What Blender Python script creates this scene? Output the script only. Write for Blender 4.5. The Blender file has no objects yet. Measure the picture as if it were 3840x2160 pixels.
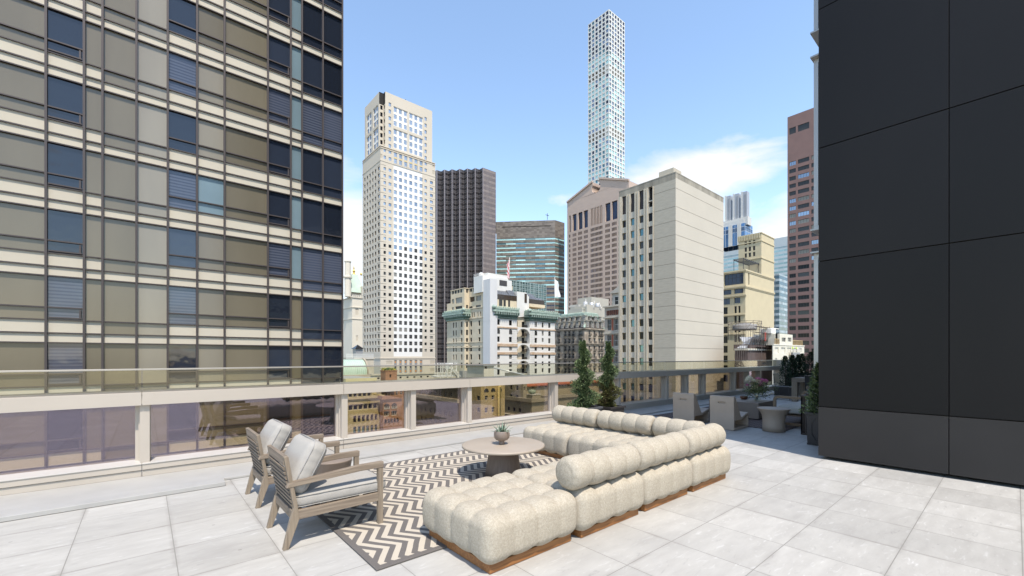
import bpy, bmesh, math, random
import numpy as np
from mathutils import Vector, Matrix
R = math.radians
S = bpy.context.scene
COL = S.collection
random.seed(7)

# ---------------------------------------------------------------- camera
F, HX, HY, H = 1614., 1920., 1337., 1.55         # focal length and horizon of the 3840 px wide photo
TH = R(49.5)
cc, ss = math.cos(TH), math.sin(TH)
cam = bpy.data.objects.new('camera', bpy.data.cameras.new('camera'))
COL.objects.link(cam)
cam.location = (0, 0, H)
cam.rotation_euler = (R(90), 0, -math.atan2(cc, ss))
cam.data.sensor_width = 36
cam.data.lens = 36 * F / 3840
cam.data.shift_y = (HY - 1080) / 3840
cam.data.clip_start = 0.05
cam.data.clip_end = 6000
S.camera = cam

# ---------------------------------------------------------------- light
SUN_EL, SUN_AZ = R(61), math.atan2(-.31, -.95)
sd = bpy.data.lights.new('sun', 'SUN'); sd.energy = 3.0; sd.angle = R(.5); sd.color = (1, .925, .825)
so = bpy.data.objects.new('sun', sd); COL.objects.link(so)
so.rotation_euler = Vector((math.cos(SUN_EL) * math.sin(SUN_AZ), math.cos(SUN_EL) * math.cos(SUN_AZ), math.sin(SUN_EL))).to_track_quat('Z', 'Y').to_euler()
so.location = (0, 0, 30)
S.view_settings.view_transform = 'Standard'; S.view_settings.look = 'None'
S.view_settings.exposure = 0.92; S.view_settings.gamma = 1
W = bpy.data.worlds.new('World'); S.world = W; W.use_nodes = True
SKYTINT = (1.32, 1.26, 1.16, 1); CLOUD = (4.1, 3.95, 3.75, 1)
def sky():
    nt = W.node_tree; N = nt.nodes; L = nt.links
    bg = N['Background']
    sk = N.new('ShaderNodeTexSky'); sk.sky_type = 'NISHITA'; sk.sun_disc = False
    sk.sun_elevation = SUN_EL; sk.sun_rotation = SUN_AZ % (2 * math.pi)
    sk.altitude = 50; sk.air_density = 1.0; sk.dust_density = 0.3; sk.ozone_density = 2.0
    tc = N.new('ShaderNodeTexCoord')
    def math_(op, a, b=None, c=None, clamp=False):
        n = N.new('ShaderNodeMath'); n.operation = op; n.use_clamp = clamp
        for i, v in enumerate((a, b, c)):
            if v is None: continue
            if isinstance(v, (int, float)): n.inputs[i].default_value = v
            else: L.new(v, n.inputs[i])
        return n.outputs[0]
    sep = N.new('ShaderNodeSeparateXYZ'); L.new(tc.outputs['Generated'], sep.inputs[0])
    z = sep.outputs[2]
    mp = N.new('ShaderNodeMapping'); mp.inputs['Scale'].default_value = (2.6, 2.6, 6.5); L.new(tc.outputs['Generated'], mp.inputs[0])
    nz = N.new('ShaderNodeTexNoise'); nz.inputs['Scale'].default_value = 1.7; nz.inputs['Detail'].default_value = 9; nz.inputs['Roughness'].default_value = .56; nz.inputs['Distortion'].default_value = .35
    L.new(mp.outputs[0], nz.inputs[0])
    def blob(px, py, w, gain):          # a bank of cloud in one direction of the sky
        l = (px - HX) / F; v = Vector((cc + ss * l, ss - cc * l, (HY - py) / F)).normalized()
        d = N.new('ShaderNodeVectorMath'); d.operation = 'DISTANCE'; d.inputs[1].default_value = (v.x, v.y, v.z * 2.3)
        m = N.new('ShaderNodeMapping'); m.inputs['Scale'].default_value = (1, 1, 2.3); L.new(tc.outputs['Generated'], m.inputs[0]); L.new(m.outputs[0], d.inputs[0])
        return math_('MULTIPLY', math_('SUBTRACT', 1, math_('DIVIDE', d.outputs['Value'], w), clamp=True), gain)
    b = math_('MAXIMUM', blob(2560, 650, .22, .44), blob(2800, 650, .20, .36))
    b = math_('MAXIMUM', b, blob(1240, 900, .42, .62))
    b = math_('MAXIMUM', b, blob(2900, 860, .3, .45))
    b = math_('MAXIMUM', b, blob(2110, 760, .14, .3))
    back = math_('MULTIPLY', math_('MULTIPLY', math_('SUBTRACT', -.12, sep.outputs[1]), 3, clamp=True), .10)  # unseen cloud added behind the camera as white fill
    b = math_('ADD', b, math_('MAXIMUM', back, math_('MULTIPLY', math_('MULTIPLY', math_('SUBTRACT', z, .70), 5, clamp=True), .12)))  # more cloud added overhead, out of view, for the same neutral fill
    low = math_('MULTIPLY', math_('SUBTRACT', 1, math_('DIVIDE', z, .33), clamp=True), .22)
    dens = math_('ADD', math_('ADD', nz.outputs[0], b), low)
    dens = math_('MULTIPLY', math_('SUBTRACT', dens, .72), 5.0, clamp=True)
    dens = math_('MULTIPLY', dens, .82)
    hue = N.new('ShaderNodeMix'); hue.data_type = 'RGBA'; hue.blend_type = 'MULTIPLY'; hue.inputs[0].default_value = 1
    L.new(sk.outputs[0], hue.inputs[6]); hue.inputs[7].default_value = SKYTINT
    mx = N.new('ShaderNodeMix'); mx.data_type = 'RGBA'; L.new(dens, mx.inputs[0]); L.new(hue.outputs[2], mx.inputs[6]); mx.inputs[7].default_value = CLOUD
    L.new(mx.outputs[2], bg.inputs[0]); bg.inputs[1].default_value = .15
sky()

# ---------------------------------------------------------------- helpers
def tag(o, label=None, cat=None, group=None, kind=None):
    if label: o['label'] = label
    if cat: o['category'] = cat
    if group: o['group'] = group
    if kind: o['kind'] = kind
    return o
def thing(name, label, cat, loc=(0, 0, 0), rz=0, group=None):
    o = bpy.data.objects.new(name, None); COL.objects.link(o)
    o.location = loc; o.rotation_euler = (0, 0, rz); o.empty_display_size = .2
    return tag(o, label, cat, group)
def wloc(o):
    v = Vector((0, 0, 0))
    while o: v = v + o.location; o = o.parent
    return v
def copy_tree(o, parent=None):
    c = o.copy(); COL.objects.link(c); c.parent = parent
    for ch in list(o.children): copy_tree(ch, c)
    return c
class MB:
    """collects shapes and links them as one mesh object"""
    def __init__(s): s.v = []; s.f = []; s.m = []; s.sm = []
    def add(s, vs, fs, mi=0, smooth=False):
        b = len(s.v); s.v += [tuple(p) for p in vs]
        for f in fs: s.f.append([b + i for i in f]); s.m.append(mi); s.sm.append(smooth)
        return s
    def build_each(s, name, mats, parent, per=1, join=6):
        """link every run of `per` boxes as an object of its own"""
        nv, nf = 8 * per, join * per
        for k in range(len(s.v) // nv):
            q = MB(); q.v = s.v[k * nv:(k + 1) * nv]; q.f = [[i - k * nv for i in f] for f in s.f[k * nf:(k + 1) * nf]]; q.m = s.m[k * nf:(k + 1) * nf]; q.sm = [False] * nf
            q.build(name, mats, parent)
    def box(s, x0, y0, z0, x1, y1, z1, mi=0):
        return s.add([(x0, y0, z0), (x1, y0, z0), (x1, y1, z0), (x0, y1, z0), (x0, y0, z1), (x1, y0, z1), (x1, y1, z1), (x0, y1, z1)],
                     [(0, 3, 2, 1), (4, 5, 6, 7), (0, 1, 5, 4), (1, 2, 6, 5), (2, 3, 7, 6), (3, 0, 4, 7)], mi)
    def prism(s, pts, z0, z1, mi=0):                 # plan outline (ccw) carried up
        n = len(pts)
        return s.add([(x, y, z0) for x, y in pts] + [(x, y, z1) for x, y in pts],
                     [tuple(range(n - 1, -1, -1)), tuple(range(n, 2 * n))] + [(i, (i + 1) % n, n + (i + 1) % n, n + i) for i in range(n)], mi)
    def extr(s, pts, ax, a, b, mi=0):                # side outline carried along x or y
        n = len(pts)
        P = (lambda t, p: (t, p[0], p[1])) if ax == 'x' else (lambda t, p: (p[0], t, p[1]))
        return s.add([P(a, p) for p in pts] + [P(b, p) for p in pts],
                     [tuple(range(n - 1, -1, -1)), tuple(range(n, 2 * n))] + [(i, (i + 1) % n, n + (i + 1) % n, n + i) for i in range(n)], mi)
    def lathe(s, prof, c=(0, 0, 0), n=32, mi=0, smooth=True, sx=1, sy=1):
        vs = []; fs = []
        for r, z in prof:
            for k in range(n):
                a = 2 * math.pi * k / n; vs.append((c[0] + r * sx * math.cos(a), c[1] + r * sy * math.sin(a), c[2] + z))
        for i in range(len(prof) - 1):
            for k in range(n):
                fs.append((i * n + k, i * n + (k + 1) % n, (i + 1) * n + (k + 1) % n, (i + 1) * n + k))
        return s.add(vs, fs, mi, smooth)
    def tube(s, pts, r, n=8, mi=0, smooth=True, r2=None):
        vs = []; fs = []; m = len(pts)
        P = [Vector(p) for p in pts]
        for i, p in enumerate(P):
            d = (P[min(i + 1, m - 1)] - P[max(i - 1, 0)]).normalized()
            up = Vector((0, 0, 1)) if abs(d.z) < .95 else Vector((0, 1, 0))
            a = d.cross(up).normalized(); b = d.cross(a)
            rr = r if r2 is None else r + (r2 - r) * i / (m - 1)
            for k in range(n):
                t = 2 * math.pi * k / n; vs.append(p + a * (rr * math.cos(t)) + b * (rr * math.sin(t)))
        for i in range(m - 1):
            for k in range(n): fs.append((i * n + k, i * n + (k + 1) % n, (i + 1) * n + (k + 1) % n, (i + 1) * n + k))
        fs.append(tuple(range(n - 1, -1, -1))); fs.append(tuple(range((m - 1) * n, m * n)))
        return s.add(vs, fs, mi, smooth)
    def bar(s, p, q, w, h=None, mi=0):               # straight bar of rectangular section
        h = h or w; p = Vector(p); q = Vector(q); d = (q - p).normalized()
        up = Vector((0, 0, 1)) if abs(d.z) < .95 else Vector((0, 1, 0))
        a = d.cross(up).normalized() * w / 2; b = a.cross(d).normalized() * h / 2
        vs = [p - a - b, p + a - b, p + a + b, p - a + b, q - a - b, q + a - b, q + a + b, q - a + b]
        return s.add(vs, [(0, 1, 2, 3), (7, 6, 5, 4), (4, 5, 1, 0), (5, 6, 2, 1), (6, 7, 3, 2), (7, 4, 0, 3)], mi)
    def mesh(s, name, mats, off=(0, 0, 0)):
        me = bpy.data.meshes.new(name)
        me.from_pydata([(x - off[0], y - off[1], z - off[2]) for x, y, z in s.v], [], s.f)
        for m in (mats if isinstance(mats, (list, tuple)) else [mats]): me.materials.append(m)
        me.polygons.foreach_set('material_index', s.m); me.polygons.foreach_set('use_smooth', s.sm); me.update()
        return me
    def build(s, name, mats, parent=None, bev=0, local=False, fix=False):
        off = wloc(parent) if (parent and not local) else (0, 0, 0)
        me = s.mesh(name, mats, off)
        if fix:
            b = bmesh.new(); b.from_mesh(me); bmesh.ops.recalc_face_normals(b, faces=b.faces); b.to_mesh(me); b.free()
        o = bpy.data.objects.new(name, me); COL.objects.link(o); o.parent = parent
        if bev:
            m = o.modifiers.new('bevel', 'BEVEL'); m.width = bev; m.segments = 2; m.limit_method = 'ANGLE'; m.angle_limit = R(50)
        return o

# ---------------------------------------------------------------- materials
def mat(name, col, rough=.7, metal=0, var=0, vscale=2., bump=0, bscale=30., spec=.5, stretch=(1, 1, 1), col2=None, detail=4, objvar=0):
    m = bpy.data.materials.new(name); m.use_nodes = True
    nt = m.node_tree; N = nt.nodes; L = nt.links; B = N['Principled BSDF']
    B.inputs['Roughness'].default_value = rough; B.inputs['Metallic'].default_value = metal; B.inputs['Specular IOR Level'].default_value = spec
    c = (*col, 1)
    tc = N.new('ShaderNodeTexCoord'); mp = N.new('ShaderNodeMapping'); mp.inputs['Scale'].default_value = stretch
    L.new(tc.outputs['Object'], mp.inputs[0])
    src = None
    if var or col2:
        nz = N.new('ShaderNodeTexNoise'); nz.inputs['Scale'].default_value = vscale; nz.inputs['Detail'].default_value = detail; L.new(mp.outputs[0], nz.inputs[0])
        mx = N.new('ShaderNodeMix'); mx.data_type = 'RGBA'
        rm = N.new('ShaderNodeMapRange'); rm.inputs[1].default_value = .32; rm.inputs[2].default_value = .68; L.new(nz.outputs[0], rm.inputs[0]); L.new(rm.outputs[0], mx.inputs[0])
        mx.inputs[6].default_value = c
        c2 = (*col2, 1) if col2 else tuple(x * (1 - var) for x in col) + (1,)
        mx.inputs[7].default_value = c2; src = mx.outputs[2]
    if objvar:
        oi = N.new('ShaderNodeObjectInfo'); hs = N.new('ShaderNodeHueSaturation'); rm = N.new('ShaderNodeMapRange')
        rm.inputs[3].default_value = 1 - objvar; rm.inputs[4].default_value = 1 + objvar; L.new(oi.outputs['Random'], rm.inputs[0]); L.new(rm.outputs[0], hs.inputs['Value'])
        if src: L.new(src, hs.inputs['Color'])
        else: hs.inputs['Color'].default_value = c
        src = hs.outputs[0]
    if src: L.new(src, B.inputs['Base Color'])
    else: B.inputs['Base Color'].default_value = c
    if bump:
        n2 = N.new('ShaderNodeTexNoise'); n2.inputs['Scale'].default_value = bscale; n2.inputs['Detail'].default_value = 3; L.new(mp.outputs[0], n2.inputs[0])
        bp = N.new('ShaderNodeBump'); bp.inputs['Strength'].default_value = bump; bp.inputs['Distance'].default_value = .01; L.new(n2.outputs[0], bp.inputs['Height']); L.new(bp.outputs[0], B.inputs['Normal'])
    return m
def nodes(name):
    m = bpy.data.materials.new(name); m.use_nodes = True
    N = m.node_tree.nodes; L = m.node_tree.links
    def mth(op, a, b=None, c=None, clamp=False):
        n = N.new('ShaderNodeMath'); n.operation = op; n.use_clamp = clamp
        for i, v in enumerate((a, b, c)):
            if v is None: continue
            if isinstance(v, (int, float)): n.inputs[i].default_value = v
            else: L.new(v, n.inputs[i])
        return n.outputs[0]
    return m, N, L, N['Principled BSDF'], mth
def mixc(N, L, f, a, b, mode='MIX'):
    n = N.new('ShaderNodeMix'); n.data_type = 'RGBA'; n.blend_type = mode
    for s_, v in ((0, f), (6, a), (7, b)):
        if isinstance(v, (int, float)): n.inputs[s_].default_value = v
        elif isinstance(v, tuple): n.inputs[s_].default_value = (*v, 1) if len(v) == 3 else v
        else: L.new(v, n.inputs[s_])
    return n.outputs[2]

def tile_mat():
    m, N, L, B, mth = nodes('porcelain_paving')
    tc = N.new('ShaderNodeTexCoord'); sp = N.new('ShaderNodeSeparateXYZ'); L.new(tc.outputs['Object'], sp.inputs[0])
    T = .636
    x = mth('DIVIDE', mth('SUBTRACT', sp.outputs[0], .82), T); y = mth('DIVIDE', mth('SUBTRACT', sp.outputs[1], 1.24), T)
    def edge(v): f = mth('FRACT', v); return mth('MINIMUM', f, mth('SUBTRACT', 1, f))
    e = mth('MINIMUM', edge(x), edge(y))
    joint = mth('LESS_THAN', e, .0052)
    cb = N.new('ShaderNodeCombineXYZ'); L.new(mth('FLOOR', x), cb.inputs[0]); L.new(mth('FLOOR', y), cb.inputs[1])
    wn = N.new('ShaderNodeTexWhiteNoise'); wn.noise_dimensions = '2D'; L.new(cb.outputs[0], wn.inputs[0])
    ad = N.new('ShaderNodeVectorMath'); ad.operation = 'MULTIPLY_ADD'; L.new(wn.outputs[1], ad.inputs[0]); ad.inputs[1].default_value = (40, 40, 40)
    mp = N.new('ShaderNodeMapping'); mp.inputs['Rotation'].default_value = (0, 0, R(18)); mp.inputs['Scale'].default_value = (1.2, 4.2, 1); L.new(tc.outputs['Object'], mp.inputs[0]); L.new(mp.outputs[0], ad.inputs[2])
    n1 = N.new('ShaderNodeTexNoise'); n1.inputs['Scale'].default_value = 2.1; n1.inputs['Detail'].default_value = 7; n1.inputs['Roughness'].default_value = .62; L.new(ad.outputs[0], n1.inputs[0])
    n2 = N.new('ShaderNodeTexNoise'); n2.inputs['Scale'].default_value = 5.5; n2.inputs['Detail'].default_value = 5; n2.inputs['Distortion'].default_value = 1.2; L.new(ad.outputs[0], n2.inputs[0])
    n3 = N.new('ShaderNodeTexNoise'); n3.inputs['Scale'].default_value = .7; n3.inputs['Detail'].default_value = 3; L.new(tc.outputs['Object'], n3.inputs[0])
    r1 = N.new('ShaderNodeMapRange'); r1.inputs[1].default_value = .3; r1.inputs[2].default_value = .7; L.new(n1.outputs[0], r1.inputs[0])
    col = mixc(N, L, r1.outputs[0], (.36, .345, .32), (.435, .42, .39))
    col = mixc(N, L, mth('MULTIPLY', mth('SUBTRACT', n2.outputs[0], .60, clamp=True), 4.2, clamp=True), col, (.54, .53, .51))
    col = mixc(N, L, mth('MULTIPLY', mth('SUBTRACT', .36, n2.outputs[0], clamp=True), 3.5, clamp=True), col, (.20, .195, .19))
    col = mixc(N, L, mth('MULTIPLY', mth('SUBTRACT', n3.outputs[0], .52, clamp=True), 2.0, clamp=True), col, (.27, .262, .25))
    # dirt gathered beside the joints, a few drip stains
    n4 = N.new('ShaderNodeTexNoise'); n4.inputs['Scale'].default_value = 3.1; n4.inputs['Detail'].default_value = 6; L.new(tc.outputs['Object'], n4.inputs[0])
    dirt = mth('MULTIPLY', mth('MULTIPLY', mth('SUBTRACT', 1, mth('DIVIDE', e, .05), clamp=True), mth('SUBTRACT', n4.outputs[0], .44, clamp=True)), 2.6, clamp=True)
    col = mixc(N, L, dirt, col, (.22, .20, .18))
    n5 = N.new('ShaderNodeTexVoronoi'); n5.inputs['Scale'].default_value = 2.3; L.new(tc.outputs['Object'], n5.inputs[0])
    col = mixc(N, L, mth('MULTIPLY', mth('LESS_THAN', n5.outputs[0], .035), .45), col, (.2, .19, .17))
    hs = N.new('ShaderNodeHueSaturation'); L.new(col, hs.inputs['Color']); L.new(mth('MULTIPLY_ADD', wn.outputs[0], .16, .92), hs.inputs['Value'])
    L.new(mixc(N, L, joint, hs.outputs[0], (.23, .22, .20)), B.inputs['Base Color'])
    B.inputs['Roughness'].default_value = .62; B.inputs['Specular IOR Level'].default_value = .35
    bp = N.new('ShaderNodeBump'); bp.inputs['Strength'].default_value = .25; bp.inputs['Distance'].default_value = .003; L.new(n2.outputs[0], bp.inputs['Height']); L.new(bp.outputs[0], B.inputs['Normal'])
    return m
def rug_mat():
    m, N, L, B, mth = nodes('chevron_rug')
    tc = N.new('ShaderNodeTexCoord'); sp = N.new('ShaderNodeSeparateXYZ'); L.new(tc.outputs['Object'], sp.inputs[0])
    X, Y = sp.outputs[0], sp.outputs[1]           # object origin lies at the world origin
    nz = N.new('ShaderNodeTexNoise'); nz.inputs['Scale'].default_value = 6; L.new(tc.outputs['Object'], nz.inputs[0])
    t = mth('FRACT', mth('DIVIDE', mth('SUBTRACT', Y, 3.713), .432))
    tri = mth('ABSOLUTE', mth('SUBTRACT', mth('MULTIPLY', t, 2), 1))
    v = mth('DIVIDE', mth('ADD', mth('SUBTRACT', X, mth('MULTIPLY', tri, .145)), mth('MULTIPLY', mth('SUBTRACT', nz.outputs[0], .5), .012)), .111)
    v = mth('FRACT', mth('SUBTRACT', v, (1.56 - .145) / .111))
    light = mth('LESS_THAN', v, .5)
    inner = mth('MULTIPLY', mth('MULTIPLY', mth('GREATER_THAN', X, 1.27 + .05), mth('LESS_THAN', X, 4.9 - .05)), mth('MULTIPLY', mth('GREATER_THAN', Y, 2.99 + .05), mth('LESS_THAN', Y, 5.885 - .05)))
    ln = N.new('ShaderNodeTexWave'); ln.inputs['Scale'].default_value = 90; ln.inputs['Distortion'].default_value = 1.5; ln.bands_direction = 'DIAGONAL'; L.new(tc.outputs['Object'], ln.inputs[0])
    dk = mixc(N, L, ln.outputs[1], (.10, .09, .084), (.205, .188, .175))
    lt = mixc(N, L, ln.outputs[1], (.46, .40, .32), (.58, .52, .43))
    L.new(mixc(N, L, mth('MULTIPLY', light, inner), dk, lt), B.inputs['Base Color'])
    B.inputs['Roughness'].default_value = .95; B.inputs['Specular IOR Level'].default_value = .1
    bp = N.new('ShaderNodeBump'); bp.inputs['Strength'].default_value = .5; bp.inputs['Distance'].default_value = .004; L.new(ln.outputs[1], bp.inputs['Height']); L.new(bp.outputs[0], B.inputs['Normal'])
    return m
def fabric_mat(name, a, b, scale=260., bump=.6, slub=True):
    m, N, L, B, mth = nodes(name)
    tc = N.new('ShaderNodeTexCoord')
    vo = N.new('ShaderNodeTexVoronoi'); vo.inputs['Scale'].default_value = scale; L.new(tc.outputs['Object'], vo.inputs[0])
    nz = N.new('ShaderNodeTexNoise'); nz.inputs['Scale'].default_value = scale * .28; nz.inputs['Detail'].default_value = 4; L.new(tc.outputs['Object'], nz.inputs[0])
    f = mth('MULTIPLY', mth('SUBTRACT', nz.outputs[0], .36), 3.2, clamp=True)
    col = mixc(N, L, f, b, a)
    col = mixc(N, L, mth('MULTIPLY', vo.outputs[0], .75, clamp=True), col, tuple(x * .62 for x in b))
    L.new(col, B.inputs['Base Color']); B.inputs['Roughness'].default_value = .95; B.inputs['Specular IOR Level'].default_value = .12
    bp = N.new('ShaderNodeBump'); bp.inputs['Strength'].default_value = bump; bp.inputs['Distance'].default_value = .003; bp.invert = True
    L.new(vo.outputs[0], bp.inputs['Height']); L.new(bp.outputs[0], B.inputs['Normal'])
    return m
def wood_mat(name, a, b, scale=1.0, rough=.7, ax='X'):
    m, N, L, B, mth = nodes(name)
    tc = N.new('ShaderNodeTexCoord'); mp = N.new('ShaderNodeMapping')
    s_ = {'X': (2, 40, 40), 'Y': (40, 2, 40), 'Z': (40, 40, 2)}[ax]
    mp.inputs['Scale'].default_value = tuple(k * scale for k in s_); L.new(tc.outputs['Object'], mp.inputs[0])
    nz = N.new('ShaderNodeTexNoise'); nz.inputs['Scale'].default_value = 1.6; nz.inputs['Detail'].default_value = 5; nz.inputs['Distortion'].default_value = .4; L.new(mp.outputs[0], nz.inputs[0])
    f = mth('MULTIPLY', mth('SUBTRACT', nz.outputs[0], .34), 3, clamp=True)
    L.new(mixc(N, L, f, b, a), B.inputs['Base Color']); B.inputs['Roughness'].default_value = rough
    bp = N.new('ShaderNodeBump'); bp.inputs['Strength'].default_value = .35; bp.inputs['Distance'].default_value = .002; L.new(nz.outputs[0], bp.inputs['Height']); L.new(bp.outputs[0], B.inputs['Normal'])
    return m
def glass_mat(name, trans, refl, base, ior):
    m, N, L, B, mth = nodes(name); N.remove(B); out = N['Material Output']
    t = N.new('ShaderNodeBsdfTransparent'); t.inputs[0].default_value = (*trans, 1)
    g = N.new('ShaderNodeBsdfGlossy'); g.inputs['Color'].default_value = (*refl, 1); g.inputs['Roughness'].default_value = .01
    fr = N.new('ShaderNodeFresnel'); ge = N.new('ShaderNodeNewGeometry'); L.new(mth('MULTIPLY_ADD', ge.outputs['Backfacing'], 1 / ior - ior, ior), fr.inputs[0])
    mx = N.new('ShaderNodeMixShader'); L.new(mth('ADD', fr.outputs[0], base, clamp=True), mx.inputs[0]); L.new(t.outputs[0], mx.inputs[1]); L.new(g.outputs[0], mx.inputs[2]); L.new(mx.outputs[0], out.inputs[0])
    return m
def pane_mat(name, col, rough=.06, metal=.0, spec=.8, wob=.03, objvar=.25, inner=None):
    """window glass seen from outside: dark room tint under a clear reflection, slightly wavy"""
    m, N, L, B, mth = nodes(name)
    tc = N.new('ShaderNodeTexCoord'); oi = N.new('ShaderNodeObjectInfo')
    hs = N.new('ShaderNodeHueSaturation'); hs.inputs['Color'].default_value = (*col, 1)
    L.new(mth('MULTIPLY_ADD', oi.outputs['Random'], objvar * 2, 1 - objvar), hs.inputs['Value'])
    L.new(hs.outputs[0], B.inputs['Base Color'])
    if inner:                                       # blinds: fine horizontal slats
        sp = N.new('ShaderNodeSeparateXYZ'); L.new(tc.outputs['Object'], sp.inputs[0])
        st = mth('GREATER_THAN', mth('FRACT', mth('MULTIPLY', sp.outputs[2], inner[1])), .45)
        L.new(mixc(N, L, st, hs.outputs[0], inner[0]), B.inputs['Base Color'])
    B.inputs['Roughness'].default_value = rough; B.inputs['Metallic'].default_value = metal; B.inputs['Specular IOR Level'].default_value = spec
    nz = N.new('ShaderNodeTexNoise'); nz.inputs['Scale'].default_value = .9; nz.inputs['Detail'].default_value = 2; L.new(tc.outputs['Object'], nz.inputs[0])
    bp = N.new('ShaderNodeBump'); bp.inputs['Strength'].default_value = wob; bp.inputs['Distance'].default_value = .5; L.new(nz.outputs[0], bp.inputs['Height']); L.new(bp.outputs[0], B.inputs['Normal'])
    return m
M = {}
M['tile'] = tile_mat(); M['rug'] = rug_mat()
M['boucle'] = fabric_mat('cream_boucle', (.555, .495, .40), (.43, .38, .30), 210)
M['linen'] = fabric_mat('grey_linen', (.46, .435, .40), (.40, .378, .345), 700, .25)
M['offwhite'] = fabric_mat('pale_canvas', (.52, .495, .44), (.46, .435, .385), 500, .25)
M['teak'] = wood_mat('orange_teak', (.33, .145, .045), (.20, .08, .024), 1, .55)
M['driftX'] = wood_mat('weathered_teak', (.27, .215, .16), (.17, .13, .095), .8, .8)
M['driftZ'] = wood_mat('weathered_teak_upright', (.28, .225, .165), (.18, .14, .10), .8, .8, 'Z')
M['driftY'] = wood_mat('weathered_teak_cross', (.24, .19, .145), (.15, .12, .09), .8, .8, 'Y')
M['gap'] = mat('dark_gap', (.02, .018, .016), .9)
M['alum'] = mat('cream_aluminium', (.46, .41, .35), .38, .0, .05, 1.5, 0, spec=.5)
M['alum_lt'] = mat('light_aluminium', (.49, .465, .43), .3, 0, .04, 1.5)
M['sillstone'] = mat('pale_sill_metal', (.39, .38, .36), .45, 0, .10, 3, .1, 40)
M['coping'] = mat('bronze_coping', (.33, .29, .25), .3, .6)
M['rail'] = mat('bronze_rail', (.40, .37, .33), .3, .5)
M['guard'] = glass_mat('tinted_guard_glass', (.80, .74, .62), (.78, .72, 1.0), .08, 1.75)
M['clear'] = glass_mat('clear_rail_glass', (.93, .93, .86), (1, 1, 1), .0, 1.45)
M['vase'] = glass_mat('vase_glass', (.93, .96, .94), (1, 1, 1), .04, 1.6)
M['tabletop'] = mat('sandy_table_top', (.36, .30, .235), .5, 0, .08, 3, .05, 60)
M['tableleg'] = wood_mat('taupe_pedestal', (.20, .155, .12), (.15, .115, .09), .5, .6, 'Z')
M['taupe'] = mat('taupe_concrete', (.22, .175, .14), .55, 0, .12, 4, .1, 60)
M['pot'] = mat('brown_ceramic', (.22, .17, .135), .35, 0, .1, 10, .05, 50)
M['fibre'] = mat('taupe_fibre_cement', (.36, .285, .22), .55, 0, .08, 5, .08, 90)
M['black'] = mat('black_painted_metal', (.022, .02, .02), .45, 0, .2, 5)
M['planter'] = mat('dark_planter', (.035, .03, .029), .5, 0, .25, 5, .1, 40)
M['planter_gr'] = mat('charcoal_planter', (.075, .075, .08), .6, 0, .2, 5, .1, 40)
M['soil'] = mat('potting_soil', (.05, .035, .025), .95, 0, .5, 30, .6, 60)
M['bark'] = mat('bark', (.09, .06, .04), .9, 0, .5, 20, .5, 60, stretch=(1, 1, .2))
M['woodbowl'] = wood_mat('bowl_wood', (.13, .045, .018), (.07, .025, .01), 2, .4)
M['candle'] = mat('white_candle', (.8, .77, .7), .5)
M['clad'] = mat('black_cladding', (.009, .008, .008), .46, 0, .55, .35, .08, .8, spec=.22, objvar=.35, stretch=(1, 1, .4), detail=7)
M['clad2'] = mat('charcoal_cladding', (.030, .027, .026), .45, 0, .3, .6, spec=.3)
M['mullion'] = mat('silver_mullion', (.52, .51, .49), .35, .3, .08, 2)

# ================================================================ terrace
def at_ground(x0, y0, x1, y1, z0, z1): return MB().box(x0, y0, z0, x1, y1, z1)
o = at_ground(-14, -14, 24.6, 7.9, -.35, 0).build('deck', M['tile']); tag(o, kind='structure')

# --- parapet with glass guard, one long run along the edge
PX = [-10.2, -7.66, -5.12, -2.58, -.045, 2.473, 3.728, 4.986, 7.534, 10.09, 12.66, 13.95, 15.2, 17.78, 19.09, 20.35, 22.97]
JX = [2.495 + 2.516 * k for k in range(-5, 9)]
def parapet():
    t = thing('parapet', 'cream metal parapet with tinted glass panes and slim rail along the roof edge', 'parapet', (2.5, 7.2, 0))
    xa, xb = JX[0], JX[-1]
    MB().box(xa, 6.42, 0.004, xb, 7.19, .03).build('ledge', M['sillstone'], t, .003)
    for a, b in zip(JX[:-1], JX[1:]):
        b -= .006
        k = MB().box(a, 7.19, .03, b, 7.46, .107); k.box(a, 7.197, .107, b, 7.46, .115); k.box(a, 7.175, .115, b, 7.46, .186)
        k.build('kick_panel', M['alum'], t, .002)
        MB().extr([(7.165, .186), (7.46, .186), (7.46, .222), (7.165, .196)], 'x', a, b).build('sill', M['alum_lt'], t, .002)
        MB().box(a, 7.17, .932, b, 7.44, 1.094).build('beam', M['alum'], t, .003)
        MB().extr([(7.19, 1.094), (7.44, 1.094), (7.44, 1.118), (7.19, 1.10)], 'x', a, b).build('coping', M['coping'], t)
        MB().box(a + .004, 7.325, 1.105, b - .004, 7.337, 1.378).build('rail_glass', M['clear'], t)
        MB().box(a, 7.31, 1.372, b + .006, 7.352, 1.394).build('handrail', M['rail'], t, .003)
    for i, x in enumerate(PX):
        if x > xb: continue
        p = MB().box(x, 7.215, .20, x + .098, 7.30, .932); p.box(x - .014, 7.30, .20, x + .11, 7.345, .932); p.box(x - .045, 7.345, .205, x + .098, 7.43, .932)
        p.build('post', M['alum'], t, .003)
    for a, b in zip(PX[:-1], PX[1:]):
        if b > xb: break
        MB().box(a + .098, 7.398, .215, b - .045, 7.410, .935).build('glass_pane', M['guard'], t)
    MB().box(xb, 6.5, 0, xb + .1, 7.46, 1.394).build('end_post', M['alum'], t, .003)
parapet()
t = MB().prism([(-9, 6.12), (.737, 6.146), (.747, 6.40), (.62, 6.42), (-9, 6.42)], 0.004, .052).build('stone_step', M['sillstone'], None, .004)
tag(t, 'low pale stone step slab in front of the parapet ledge behind the armchairs', 'step')

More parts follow.
